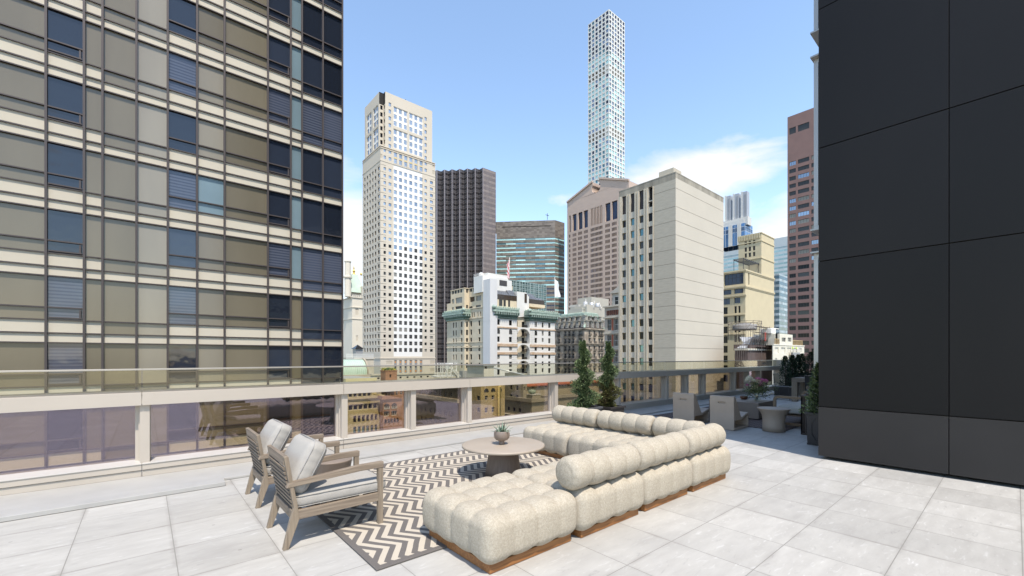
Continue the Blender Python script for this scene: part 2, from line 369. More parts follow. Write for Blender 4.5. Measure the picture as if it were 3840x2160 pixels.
# --- rugs
o = MB().box(1.27, 2.99, .004, 4.9, 5.885, .016).build('chevron_rug', M['rug'], None, .003)
tag(o, 'grey and cream chevron outdoor rug under the cream sectional', 'rug')
M['rug2'] = mat('dark_rug', (.035, .024, .022), .95, 0, 0, 3)
def rug2_mat():
    m, N, L, B, mth = nodes('dark_lattice_rug')
    tc = N.new('ShaderNodeTexCoord'); mp = N.new('ShaderNodeMapping'); mp.inputs['Rotation'].default_value = (0, 0, R(45)); L.new(tc.outputs['Object'], mp.inputs[0])
    b = N.new('ShaderNodeTexBrick'); b.inputs['Scale'].default_value = 3.2; b.offset = .5; b.inputs['Mortar Size'].default_value = .04; L.new(mp.outputs[0], b.inputs[0])
    b.inputs['Color1'].default_value = (.03, .02, .018, 1); b.inputs['Color2'].default_value = (.045, .03, .027, 1); b.inputs['Mortar'].default_value = (.17, .125, .11, 1)
    L.new(b.outputs[0], B.inputs['Base Color']); B.inputs['Roughness'].default_value = .95; return m
o = MB().box(10.08, 3.1, .004, 13.6, 6.15, .014).build('dark_rug', rug2_mat(), None, .003)
tag(o, 'dark brown patterned rug under the concrete fire table', 'rug')

# --- sectional sofa
def lobe(t):            # pillow section, 0 at the seam, 1 in the middle
    t = min(1., max(0., t)); return math.sqrt(1 - (1 - t) ** 2)
def cushion_mesh(seed=0, sx=.955, sy=.955, z0=.058, z1=.415, n=54, amp=.056):
    hx, hy, hz = sx / 2, sy / 2, (z1 - z0) / 2; r = .085
    me = bpy.data.meshes.new('tufted_cushion'); bm = bmesh.new()
    idx = {}
    seams = (-sx / 4, 0., sx / 4); half = sx / 8
    rnd = random.Random(3)
    def P(a, b, c):
        q = Vector((a * hx, b * hy, c * hz)); i = Vector((max(-hx + r, min(hx - r, q.x)), max(-hy + r, min(hy - r, q.y)), max(-hz + r, min(hz - r, q.z))))
        nrm = (q - i)
        if nrm.length < 1e-6: nrm = Vector((0, 0, c))
        nrm.normalize(); p = i + nrm * r
        def lb(v, w):
            if w < .02: return 0
            d = min(abs(v - s_) for s_ in seams); return (lobe(d / half) - 1) * w
        wx = 1 - nrm.x ** 2; wy = 1 - nrm.y ** 2; side = 1 - abs(nrm.z)
        d = lb(p.x, wx) + lb(p.y, wy)
        dd = amp * d * (.62 if side < .5 else .27 if p.z > 0 else .27 + .10 * p.z / hz)
        top = max(0, nrm.z)
        # belly of the sides and domed top
        dd += .018 * (1 - (p.z / hz) ** 2) * side
        dd += top * .010 * (1 - (p.x / hx) ** 2) * (1 - (p.y / hy) ** 2)
        # puckers running out of the seams
        for v, o_, w in ((p.x, p.y + p.z, wx), (p.y, p.x + p.z, wy)):
            k = min(abs(v - s_) for s_ in seams)
            if w > .3: dd += .0022 * math.exp(-k * 55) * math.sin(o_ * 170)
        # small sags and dents, different on each variant
        dd += .0045 * math.sin(p.x * 9 + seed * 2.1) * math.sin(p.y * 8 + seed * 1.3) + .0025 * math.sin(p.x * 23 + p.z * 15 + seed) * math.sin(p.y * 19 + seed * 3)
        p = p + nrm * dd
        return p + Vector((0, 0, z0 + hz))
    def V(a, b, c):
        k = (round(a * 500), round(b * 500), round(c * 500))
        if k not in idx: idx[k] = bm.verts.new(P(a, b, c))
        return idx[k]
    m = 30
    def grid(f, nu, nv):
        for i in range(nu):
            for j in range(nv):
                u0, u1, v0, v1 = -1 + 2 * i / nu, -1 + 2 * (i + 1) / nu, -1 + 2 * j / nv, -1 + 2 * (j + 1) / nv
                bm.faces.new([V(*f(u0, v0)), V(*f(u1, v0)), V(*f(u1, v1)), V(*f(u0, v1))])
    grid(lambda u, v: (u, v, 1), n, n); grid(lambda u, v: (v, u, -1), n, n)
    grid(lambda u, v: (u, -1, v), n, m); grid(lambda u, v: (-u, 1, v), n, m)
    grid(lambda u, v: (1, u, v), n, m); grid(lambda u, v: (-1, -u, v), n, m)
    for f in bm.faces: f.smooth = True
    bm.to_mesh(me); bm.free(); me.materials.append(M['boucle']); return me
CUSH = [cushion_mesh(k) for k in range(3)]; NC = [0]
def module(x, y, label, cat='sofa module', rot=0):
    t = thing('sofa_module', label, cat, (x + .478, y + .478, .0), rot, 'cream tufted sectional modules')
    c = bpy.data.objects.new('cushion', CUSH[NC[0] % 3]); NC[0] += 1; COL.objects.link(c); c.parent = t
    MB().box(-.428, -.428, .004, .428, .428, .07).build('plinth', M['teak'], t, .003, local=True)
    return t
module(1.812, 2.372, 'nearest cream tufted ottoman standing loose in front of the sectional row', 'ottoman').name = 'ottoman'
module(2.775, 2.352, 'cream tufted seat module next to the ottoman at the row end')
module(3.742, 2.350, 'cream tufted seat module in the middle of the near row')
module(4.712, 2.345, 'cream tufted corner seat module where both sofa rows meet')
module(4.70, 3.315, 'cream tufted seat module in the middle of the far row', rot=R(90))
module(4.695, 4.285, 'cream tufted seat module at the far end beside the parapet', rot=R(90))
def bolster_mesh(L=.952, Rr=.148, lobes=4, seed=1):
    rnd = random.Random(seed); vs = []; fs = []; na, ns = 112, 34 * lobes
    # smooth noise-free profile: flat sewn end, rounded shoulder, lobes between
    prof = [(0.0001, -.011), (.2 * Rr, -.010), (.4 * Rr, -.005)]
    ring = []
    sh = .072
    for k in range(13):
        a = math.pi / 2 * k / 12; ring.append((Rr - sh + sh * math.sin(a), .0 + sh * (1 - math.cos(a))))
    half = [(prof[i][0], prof[i][1]) for i in range(3)] + ring
    xs = []
    for r_, x_ in half: xs.append((x_, r_))
    for k in range(1, ns): xs.append((sh + (L - 2 * sh) * k / ns, Rr))
    for r_, x_ in reversed(half): xs.append((L - x_, r_))
    lw = L / lobes
    ph = [rnd.random() * 6.28 for _ in range(lobes + 1)]
    for x_, r_ in xs:
        k = round(x_ / lw); d = abs(x_ - k * lw) if 0 < k < lobes else 9
        f = lobe(d / (lw * .5)) if d < 9 else 1
        for j in range(na):
            a = 2 * math.pi * j / na
            rr = r_ * (1 - .17 * (1 - f))
            if d < .05: rr += .0032 * math.exp(-d * 60) * math.sin(a * 34 + ph[k])
            e = min(x_, L - x_)
            if e < .09 and r_ > .5 * Rr: rr += .0022 * math.sin(a * 9 + 1) * (1 - e / .09)
            rr *= 1 + .012 * math.sin(a * 2 + x_ * 7)
            vs.append((x_ - L / 2, rr * math.cos(a), rr * math.sin(a) * .985))
    n = len(xs)
    for i in range(n - 1):
        for j in range(na): fs.append((i * na + j, (i + 1) * na + j, (i + 1) * na + (j + 1) % na, i * na + (j + 1) % na))
    mb = MB().add(vs, fs, 0, True)
    return mb.mesh('bolster_roll', M['boucle'])
BM_ = [bolster_mesh(seed=k) for k in (1, 2)]; B3 = bolster_mesh(.70, .148, 3, 5)
def bolster(me, x, y, rz, label, roll=0):
    o = bpy.data.objects.new('bolster', me); COL.objects.link(o); o.location = (x, y, .553); o.rotation_euler = (roll, 0, rz)
    tag(o, label, 'bolster cushion', 'cream roll bolsters on the sectional')
bolster(BM_[0], 3.18, 2.478, R(180), 'nearest cream roll bolster with its round end facing the ottoman')
bolster(BM_[1], 4.145, 2.482, 0, 'middle cream roll bolster along the near sofa row', .5)
bolster(BM_[0], 5.11, 2.486, R(2), 'cream roll bolster at the outer corner nearest the concrete chairs', 1.5)
bolster(B3, 5.55, 2.99, R(90), 'short visible cream roll bolster tucked behind the corner', .4)
bolster(BM_[1], 5.545, 3.83, R(91), 'middle cream roll bolster along the far sofa row', .2)
bolster(BM_[0], 5.53, 4.80, R(90), 'farthest cream roll bolster in front of the spiral topiaries', 2.2)

# --- coffee table, agave
TX, TY, TZ = 3.55, 4.33, .415
t = thing('coffee_table', 'round sand coloured coffee table with a flared pedestal on the chevron rug', 'coffee table', (TX, TY, .016))
MB().lathe([(.0001, .399), (.52, .399), (.535, .394), (.537, .372), (.53, .366), (.0001, .366)], (0, 0, 0), 96).build('table_top', M['tabletop'], t, local=True)
MB().lathe([(.0001, .366), (.185, .366), (.192, .30), (.205, .2), (.222, .1), (.236, 0), (.0001, 0)], (0, 0, 0), 64).build('pedestal', M['tableleg'], t, local=True)
t = thing('agave_pot', 'grey green agave in a footed brown pot on the round coffee table', 'potted plant', (3.52, 4.325, TZ + .001))
MB().lathe([(.0001, 0), (.038, 0), (.037, .02), (.034, .036), (.045, .045), (.078, .06), (.097, .083), (.103, .11), (.103, .135), (.096, .165), (.093, .172), (.086, .172), (.088, .15), (.0001, .15)], n=48).build('pot', M['pot'], t, local=True)
M['agave'] = mat('agave_leaf', (.13, .20, .13), .45, 0, .3, 12, col2=(.30, .36, .27))
def agave():
    mb = MB(); rnd = random.Random(4)
    spec = [(i * 137.5, 8 + 68 * (1 - ((i + .5) / 17)) , .13 + .05 * rnd.random()) for i in range(17)]
    for az, tilt, ln in spec:
        a = R(az); e = R(88 - tilt); n = 7
        d = Vector((math.cos(a), math.sin(a), 0)); s_ = Vector((-math.sin(a), math.cos(a), 0)); p = Vector((0, 0, .145)) + d * .012
        rows = []
        for k in range(n + 1):
            u = k / n; w = .0155 * (math.sin(math.pi * min(1, u * .85 + .22)) ** .8) * (1 - u ** 3) + .0004
            dirv = d * math.cos(e) + Vector((0, 0, math.sin(e))); nn = dirv.cross(s_).normalized()
            rows.append((p.copy(), w, nn)); p = p + dirv * (ln / n); e -= .05
        vs = []; fs = []
        for q, w, nn in rows: vs += [q + s_ * w - nn * w * .4, q, q - s_ * w - nn * w * .4, q + nn * .004]
        for k in range(n):
            b = 4 * k
            fs += [(b, b + 4, b + 5, b + 1), (b + 1, b + 5, b + 6, b + 2), (b + 2, b + 6, b + 7, b + 3), (b + 3, b + 7, b + 4, b)]
        mb.add(vs, fs, 0, True)
    return mb
agave().build('leaves', M['agave'], t, local=True)
MB().lathe([(.0001, .152), (.086, .152)], n=24).build('soil', M['soil'], t, local=True)

# --- armchairs
def rounded_slab(w, d, h, r, n=12, puff=.02, piping=True):
    """soft box cushion centred at the origin, w along x, d along y"""
    bm = bmesh.new(); idx = {}
    hx, hy, hz = w / 2, d / 2, h / 2; r = min(r, hz * .98)
    def P(a, b, c):
        q = Vector((a * hx, b * hy, c * hz)); i = Vector((max(-hx + r, min(hx - r, q.x)), max(-hy + r, min(hy - r, q.y)), max(-hz + r, min(hz - r, q.z))))
        nr = q - i; nr = nr.normalized() if nr.length > 1e-6 else Vector((0, 0, c)); p = i + nr * r
        p.z += abs(nr.z) * math.copysign(puff, c if abs(c) > .01 else 1) * (1 - a * a) * (1 - b * b)
        p += nr * .0022 * math.sin(a * 17 + b * 5) * (1 - abs(nr.z))
        return p
    def V(*k_):
        k = tuple(round(x * 600) for x in k_)
        if k not in idx: idx[k] = bm.verts.new(P(*k_))
        return idx[k]
    def grid(f, nu, nv):
        for i in range(nu):
            for j in range(nv):
                u0, u1, v0, v1 = -1 + 2 * i / nu, -1 + 2 * (i + 1) / nu, -1 + 2 * j / nv, -1 + 2 * (j + 1) / nv
                bm.faces.new([V(*f(u0, v0)), V(*f(u1, v0)), V(*f(u1, v1)), V(*f(u0, v1))])
    N_ = 26; m = 8
    grid(lambda u, v: (u, v, 1), N_, N_); grid(lambda u, v: (v, u, -1), N_, N_)
    grid(lambda u, v: (u, -1, v), N_, m); grid(lambda u, v: (-u, 1, v), N_, m); grid(lambda u, v: (1, u, v), N_, m); grid(lambda u, v: (-1, -u, v), N_, m)
    for f in bm.faces: f.smooth = True
    me = bpy.data.meshes.new('soft_cushion'); bm.to_mesh(me); bm.free(); return me
def ringpath(w, d, z, r, k=5):
    pts = []
    for cx, cy, a0 in ((w / 2 - r, d / 2 - r, 0), (-w / 2 + r, d / 2 - r, 90), (-w / 2 + r, -d / 2 + r, 180), (w / 2 - r, -d / 2 + r, 270)):
        for i in range(k + 1):
            a = R(a0 + 90 * i / k); pts.append((cx + r * math.cos(a), cy + r * math.sin(a), z))
    return pts + [pts[0]]
M['piping'] = mat('grey_piping', (.30, .29, .28), .8)
def armchair(x, y, label):
    t = thing('armchair', label, 'armchair', (x, y, .0), 0, 'weathered teak armchairs facing the sofa')
    hw = .315                                          # half width
    for sy in (-1, 1):
        yo, yi = sy * hw, sy * (hw - .045); a, b = min(yo, yi), max(yo, yi)
        # rear leg and back post in one sawn piece
        MB().extr([(-.024, 0), (.016, 0), (.096, .222), (.086, .33), (.05, .53), (.014, .748), (-.018, .744), (.02, .53), (.056, .32), (.028, .224)], 'y', a, b).build('rear_leg', M['driftZ'], t, .003, local=True, fix=True)
        MB().extr([(.766, 0), (.812, 0), (.812, .53), (.766, .53)], 'y', a, b).build('front_leg', M['driftZ'], t, .003, local=True, fix=True)
        MB().extr([(-.0, .492), (.02, .533), (.60, .582), (.815, .584), (.815, .530), (.60, .53)], 'y', a - .004, b + .004).build('armrest', M['driftX'], t, .004, local=True, fix=True)
        MB().extr([(.07, .222), (.766, .228), (.766, .302), (.075, .298)], 'y', a + .004, b - .004).build('seat_rail', M['driftX'], t, .002, local=True, fix=True)
    MB().box(.75, -hw + .045, .228, .79, hw - .045, .302).build('front_rail', M['driftY'], t, .002, local=True)
    MB().box(.045, -hw + .045, .222, .085, hw - .045, .297).build('rear_rail', M['driftY'], t, .002, local=True)
    q = MB(); q.box(-.014, -hw + .045, .672, .018, hw - .045, .745); q.build('top_rail', M['driftY'], t, .003, local=True)
    for k in range(9):                                   # louvred slats
        z = .312 + .0395 * k; x_ = .062 - .082 * (z - .3) / .4
        MB().extr([(x_ - .004, z), (x_ + .012, z + .002), (x_ + .002, z + .030), (x_ - .014, z + .028)], 'y', -hw + .045, hw - .045).build('slat', M['driftY'], t, .001, local=True, fix=True)
    g = MB()
    for k in range(5): g.box(.10 + .15 * k, -hw + .045, .25, .15 + .15 * k, hw - .045, .27)
    g.build('seat_slats', M['driftY'], t, local=True)
    me = rounded_slab(.79, .575, .115, .045, puff=.012); me.materials.append(M['linen'])
    c = bpy.data.objects.new('seat_cushion', me); COL.objects.link(c); c.parent = t; c.location = (.468, 0, .358)
    pp = MB()
    for z in (-.036, .036): pp.tube(ringpath(.79, .575, z * 1.18, .05), .0038, 5)
    pp.build('piping', M['linen'], c, local=True)
    me = rounded_slab(.44, .56, .16, .06, puff=.035); me.materials.append(M['linen'])
    c = bpy.data.objects.new('back_cushion', me); COL.objects.link(c); c.parent = t; c.location = (.182, 0, .618); c.rotation_euler = (0, R(-62), 0)
    pp = MB()
    for z in (-.05, .05): pp.tube(ringpath(.432, .552, z, .07), .0045, 5)
    pp.build('piping', M['piping'], c, local=True)
    return t
a = armchair(.864, 4.105, 'nearer weathered teak armchair with pale grey cushions, front leg on the rug')
b = copy_tree(a); b.location = (.886, 5.34, 0); tag(b, 'farther weathered teak armchair with pale grey cushions, close to the parapet')
t = thing('drum_side_table', 'taupe tapered drum side table between the two teak armchairs', 'side table', (1.53, 4.775, 0))
MB().lathe([(.0001, .45), (.205, .45), (.21, .444), (.207, .435), (.15, .12), (.145, 0), (.0001, 0)], n=64).build('drum', M['taupe'], t, local=True)

# --- spiral topiaries
def leafcloud(name, pts, parent, mats, size=(.03, .009), seed=1, out=None, up=.6):
    """many small leaf blades at the given points; pts = (x, y, z, dirx, diry, mi)"""
    rnd = random.Random(seed); vs = []; fs = []; mi = []
    for x, y, z, dx, dy, k in pts:
        d = Vector((dx + rnd.gauss(0, .45), dy + rnd.gauss(0, .45), up + rnd.gauss(0, .5))).normalized()
        s_ = d.cross(Vector((rnd.gauss(0, 1), rnd.gauss(0, 1), rnd.gauss(0, 1)))).normalized()
        l = size[0] * rnd.uniform(.6, 1.3); w = size[1] * rnd.uniform(.7, 1.2); p = Vector((x, y, z)); b = len(vs)
        vs += [p - s_ * w * .4, p + s_ * w * .4, p + d * l * .55 + s_ * w, p + d * l, p + d * l * .55 - s_ * w]
        fs.append((b, b + 1, b + 2, b + 3, b + 4)); mi.append(k)
    me = bpy.data.meshes.new(name); me.from_pydata([tuple(v) for v in vs], [], fs)
    for m in mats: me.materials.append(m)
    me.polygons.foreach_set('material_index', mi); me.update()
    o = bpy.data.objects.new(name, me); COL.objects.link(o); o.parent = parent; return o
def leafmat(name, c, tr=.25):
    m = mat(name, c, .6, 0, .35, 14, spec=.3); return m
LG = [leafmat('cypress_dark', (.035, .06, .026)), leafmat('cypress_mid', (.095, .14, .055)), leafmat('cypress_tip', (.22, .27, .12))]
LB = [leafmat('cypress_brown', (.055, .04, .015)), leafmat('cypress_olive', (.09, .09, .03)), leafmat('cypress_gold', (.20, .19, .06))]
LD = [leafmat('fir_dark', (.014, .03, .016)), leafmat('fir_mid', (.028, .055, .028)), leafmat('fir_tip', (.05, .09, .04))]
def topiary(x, y, h0, h1, lean, phase, label, seed, brown=0, pl='planter_gr', turns=3.2, R0=.262):
    t = thing('spiral_topiary', label, 'topiary tree', (x, y, .0), 0, 'spiral cypresses behind the far sofa row')
    rnd = random.Random(seed)
    def cen(u): return (lean * u, -lean * .3 * u)
    tr = MB(); tr.tube([(cen(u)[0] + .015 * math.sin(u * 9), cen(u)[1] + .015 * math.cos(u * 8), h0 - .05 + (h1 - h0 - .1) * u) for u in [k / 10 for k in range(11)]], .024, 8, r2=.007)
    tr.build('trunk', M['bark'], t, local=True)
    pts = []
    n = 15000
    while len(pts) < n:
        u = rnd.random() ** 1.25; a = rnd.uniform(0, 2 * math.pi)
        sp = .5 + .5 * math.cos(a - phase - 2 * math.pi * turns * u)
        Rm = (R0 * (1 - u) ** .72 + .035) * (.30 + .85 * sp ** 1.1) * (1 + .18 * math.sin(a * 5 + u * 40) + .1 * math.sin(a * 11 + u * 70))
        q = rnd.random() ** .45; r = Rm * q
        z = h0 + (h1 - h0) * u + .035 * math.sin(a * 3 + u * 20)
        cx, cy = cen(u)
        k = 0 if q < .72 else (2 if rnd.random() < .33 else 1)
        if brown and u < .36 + .05 * math.sin(a * 3): k += 3
        pts.append((cx + r * math.cos(a), cy + r * math.sin(a), z, math.cos(a), math.sin(a), k))
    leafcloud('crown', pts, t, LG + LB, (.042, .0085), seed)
    return t
def planter(x0, y0, x1, y1, h, mk, label, group=None, rim=.025, name='square_planter', trim=False):
    t = thing(name, label, 'planter', ((x0 + x1) / 2, (y0 + y1) / 2, 0), 0, group)
    w, d = (x1 - x0) / 2, (y1 - y0) / 2
    b = MB(); b.add([(-w * .94, -d * .94, .03), (w * .94, -d * .94, .03), (w * .94, d * .94, .03), (-w * .94, d * .94, .03), (-w, -d, h - .04), (w, -d, h - .04), (w, d, h - .04), (-w, d, h - .04)],
                    [(0, 3, 2, 1), (0, 1, 5, 4), (1, 2, 6, 5), (2, 3, 7, 6), (3, 0, 4, 7)]); b.build('box', M[mk], t, local=True)
    r = MB()
    for a in ((-w - rim, -d - rim, w + rim, -d + .02), (-w - rim, d - .02, w + rim, d + rim), (-w - rim, -d + .02, -w + .02, d - .02), (w - .02, -d + .02, w + rim, d - .02)): r.box(a[0], a[1], h - .04, a[2], a[3], h)
    r.build('rim', M[mk], t, .003, local=True)
    MB().box(-w * .97, -d * .97, 0.004, w * .97, d * .97, .035).build('foot', M[mk], t, .003, local=True)
    MB().box(-w + .02, -d + .02, h - .09, w - .02, d - .02, h - .035).build('soil', M['soil'], t, local=True)
    if trim:
        c = .34 * d; zc = h * .5; hh = h * .33; p = MB()
        ring = [(-.62 * d, zc - hh * .5), (-c, zc - hh), (c, zc - hh), (.62 * d, zc - hh * .5), (.62 * d, zc + hh * .5), (c, zc + hh), (-c, zc + hh), (-.62 * d, zc + hh * .5)]
        for k in range(8):
            q0, q1 = ring[k], ring[(k + 1) % 8]; p.bar((-w * .97 - .004, q0[0], q0[1]), (-w * .97 - .004, q1[0], q1[1]), .016, .016)
        p.build('octagon_trim', M['black'], t, local=True)
    return t
planter(6.98, 5.82, 7.52, 6.36, .47, 'planter_gr', 'charcoal square planter holding the left spiral topiary', 'planters behind the sofa')
planter(7.86, 5.84, 8.38, 6.36, .42, 'planter', 'dark brown square planter holding the browning spiral topiary', 'planters behind the sofa')
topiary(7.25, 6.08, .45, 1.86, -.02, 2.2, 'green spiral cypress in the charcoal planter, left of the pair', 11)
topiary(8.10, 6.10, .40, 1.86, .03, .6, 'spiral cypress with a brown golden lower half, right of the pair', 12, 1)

# ================================================================ shaded seating area
def cut(o, mb):
    """cut the closed shape mb out of mesh object o"""
    c = mb.build('cutter', o.data.materials[0], o.parent, local=True, fix=True)
    c.matrix_basis = o.matrix_basis.copy()
    m = o.modifiers.new('cut', 'BOOLEAN'); m.operation = 'DIFFERENCE'; m.object = c; m.solver = 'EXACT'
    bpy.context.view_layer.update()
    me = bpy.data.meshes.new_from_object(o.evaluated_get(bpy.context.evaluated_depsgraph_get()))
    o.modifiers.remove(m); o.data = me; bpy.data.objects.remove(c)
def concrete_chair(x, y, label):
    t = thing('lounge_chair', label, 'lounge chair', (x, y, .004), 0, 'fibre cement lounge chairs')
    top = [(0, .0), (.74, 0), (.765, .03), (.775, .16), (.772, .30), (.755, .328), (.70, .322), (.41, .25), (.375, .258), (.35, .30), (.10, .68), (.07, .708), (.03, .714), (.004, .695), (0, .60), (.012, .35)]
    b = MB().extr(top, 'y', 0, .505).build('seat_shell', M['fibre'], t, local=True, fix=True)
    cut(b, MB().extr([(.05, .045), (.70, .045), (.725, .10), (.732, .24), (.70, .262), (.42, .195), (.20, .20), (.06, .20), (.045, .12)], 'y', -.1, .62))
    # handle slot through the back
    pts = []
    for cy, a0 in ((.315, -90), (.19, 90)):
        for k in range(7): a = R(a0 + 30 * k); pts.append((cy + .016 * math.cos(a), .565 + .016 * math.sin(a)))
    mb = MB().add([(-.05, p[0], p[1]) for p in pts] + [(.035, p[0], p[1]) for p in pts], [tuple(range(14))[::-1], tuple(range(14, 28))] + [(i, (i + 1) % 14, 14 + (i + 1) % 14, 14 + i) for i in range(14)])
    cut(b, mb)
    m = b.modifiers.new('bevel', 'BEVEL'); m.width = .012; m.segments = 3; m.limit_method = 'ANGLE'; m.angle_limit = R(40)
    MB().box(.036, .182, .548, .042, .323, .582).build('handle_recess', M['gap'], t, local=True)  # dark plate stands in for the shade inside the slot
    return t
concrete_chair(9.325, 3.812, 'taupe moulded lounge chair with a slot handle, nearer of the two seen from behind')
concrete_chair(9.36, 4.69, 'taupe moulded lounge chair with a slot handle, beside the parapet side')
t = thing('fire_table', 'square dark taupe concrete fire table on the dark rug', 'fire table', (11.29, 4.04, .014))
MB().box(.03, .03, 0, .95, 1.17, .04).build('plinth', M['gap'], t, local=True)
MB().box(0, 0, .02, .98, 1.2, .408).build('body', M['taupe'], t, .006, local=True)
t = thing('wooden_bowl', 'small dark wooden bowl on the fire table', 'bowl', (12.03, 4.66, .424))
MB().lathe([(.0001, 0), (.055, 0), (.085, .02), (.095, .05), (.092, .082), (.085, .084), (.084, .05), (.05, .018), (.0001, .014)], n=32).build('bowl', M['woodbowl'], t, local=True)

# flower vase
t = thing('flower_vase', 'clear glass vase of white and pink peonies with trailing greenery on the fire table', 'flower vase', (11.97, 4.32, .423))
MB().lathe([(.0001, .004), (.072, .004), (.078, .03), (.078, .16), (.07, .2), (.067, .2), (.074, .16), (.074, .03), (.068, .01), (.0001, .01)], n=32).build('vase', M['vase'], t, local=True)
def petals(mb, c, r, rnd, n=46, mi=0, dirz=.6):
    for k in range(n):
        u = (k + .5) / n; th = math.acos(1 - 1.55 * u); ph = k * 2.39996
        d = Vector((math.sin(th) * math.cos(ph), math.sin(th) * math.sin(ph), math.cos(th)))
        s_ = d.cross(Vector((0, 0, 1))).normalized(); w = d.cross(s_)
        rr = r * rnd.uniform(.86, 1.06); p = Vector(c) + d * rr * .55; q = Vector(c) + d * rr
        a = r * .34
        mb.add([p - s_ * a * .5, p + s_ * a * .5, q + s_ * a * .95 - w * a * .2, q + d * r * .10 - w * a * .7, q - s_ * a * .95 - w * a * .2], [(0, 1, 2, 3, 4)], mi, False)
M['pink'] = mat('pink_petal', (.74, .22, .44), .6, 0, .35, 40); M['white_p'] = mat('cream_petal', (.78, .74, .60), .6, 0, .15, 40)
M['stem'] = mat('flower_stem', (.12, .17, .06), .6, 0, .4, 30)
rnd = random.Random(9)
RV = Vector((ss, -cc, 0))                               # photo-right on the ground, used only to lay the blooms out
for k, (l, z, r, mk) in enumerate([(-.20, .54, .085, 'white_p'), (-.27, .50, .062, 'white_p'), (-.13, .50, .06, 'white_p'), (.02, .52, .07, 'pink'), (.11, .50, .062, 'pink'), (.035, .41, .078, 'pink'), (.21, .48, .068, 'pink'), (-.27, .39, .035, 'pink')]):
    mb = MB(); p = RV * l + Vector((-.6, -.75, 0)) * .03 * (k % 3)
    petals(mb, (p.x, p.y, z), r, rnd, 60)
    mb.build('peony', M[mk], t, local=True)
mb = MB()
for k in range(26):
    a = rnd.uniform(0, 6.28); q = rnd.uniform(.05, .26); z = rnd.uniform(.3, .5)
    mb.tube([(rnd.uniform(-.04, .04), rnd.uniform(-.04, .04), .02), (.03 * math.cos(a), .03 * math.sin(a), .2), (q * .6 * math.cos(a), q * .6 * math.sin(a), (z + .22) / 2 + .04), (q * math.cos(a), q * math.sin(a), z)], .0028, 5)
mb.build('stems', M['stem'], t, local=True)
pts = []
for k in range(1500):
    l = rnd.gauss(0, .125); w = rnd.gauss(0, .10); z = rnd.uniform(.20, .47) - (abs(l) > .12) * rnd.uniform(0, .16)
    p = RV * l + Vector((cc, ss, 0)) * w; pts.append((p.x, p.y, z, p.x * 3, p.y * 3, rnd.choice((1, 1, 2, 0))))
leafcloud('greenery', pts, t, [leafmat('sage_dark', (.05, .08, .03)), leafmat('sage', (.12, .15, .06)), leafmat('sage_pale', (.26, .28, .13))], (.05, .009), 5, up=-.1)
pts = []
for k in range(260):
    c = rnd.choice([(-.07, .36), (.27, .43), (-.05, .5), (.10, .44)]); p = RV * (c[0] + rnd.gauss(0, .028)); pts.append((p.x + rnd.gauss(0, .02) - .05, p.y + rnd.gauss(0, .02) - .06, c[1] + rnd.gauss(0, .025), 0, 0, 0))
leafcloud('star_flowers', pts, t, [mat('straw_flower', (.66, .58, .34), .7)], (.045, .005), 6, up=.2)

t = thing('concrete_stool', 'taupe round stool table with a flared rim beside the outdoor sofa', 'stool', (9.95, 3.27, .004))
MB().lathe([(.0001, 0), (.209, 0), (.206, .12), (.206, .24), (.213, .31), (.245, .38), (.292, .45), (.306, .468), (.300, .474), (.0001, .474)], n=72).build('body', M['fibre'], t, local=True)

# outdoor sofa
t = thing('outdoor_sofa', 'outdoor sofa with rounded brown wood arms and a pale seat cushion, against the glass facade', 'sofa', (10.62, 2.62, .016))
M['brownwood'] = wood_mat('brown_teak', (.235, .16, .095), (.15, .10, .06), .8, .5)
L_ = 1.95
for x_ in (0, L_):
    pts = []
    y0, y1, z0, z1, r = 0.02, .86, .07, .645, .06
    for cy, cz, a0 in ((y1 - r, z1 - r, 0), (y0 + r, z1 - r, 90), (y0 + r, z0 + r, 180), (y1 - r, z0 + r, 270)):
        for i in range(6): a = R(a0 + 90 * i / 5); pts.append((x_ + .03, cy + r * math.cos(a), cz + r * math.sin(a)))
    mb = MB()
    for i in range(len(pts)): mb.bar(pts[i], tuple(np.array(pts[(i + 1) % len(pts)]) + 1e-4), .058, .052)
    mb.box(x_ + .005, .1, 0, x_ + .055, .16, .05); mb.box(x_ + .005, .72, 0, x_ + .055, .78, .05)
    mb.build('arm_frame', M['brownwood'], t, local=True)
mb = MB(); mb.box(.02, .80, .215, L_ + .04, .85, .275); mb.box(.02, .06, .215, L_ + .04, .11, .275)
for k in range(9): mb.box(.1 + .21 * k, .11, .235, .18 + .21 * k, .80, .258)
mb.build('seat_frame', M['brownwood'], t, .003, local=True)
MB().box(.02, .04, .55, L_ + .04, .08, .64).build('back_rail', M['brownwood'], t, .003, local=True)
for nm, (w, d, h), loc, rx in (('seat_cushion', (1.86, .74, .17), (L_ / 2 + .03, .46, .365), 0), ('back_cushion', (1.82, .42, .17), (L_ / 2 + .03, .17, .60), -72)):
    me = rounded_slab(w, d, h, .05, puff=.01); me.materials.append(M['offwhite']); c = bpy.data.objects.new(nm, me); COL.objects.link(c); c.parent = t; c.location = loc; c.rotation_euler = (R(rx), 0, 0)
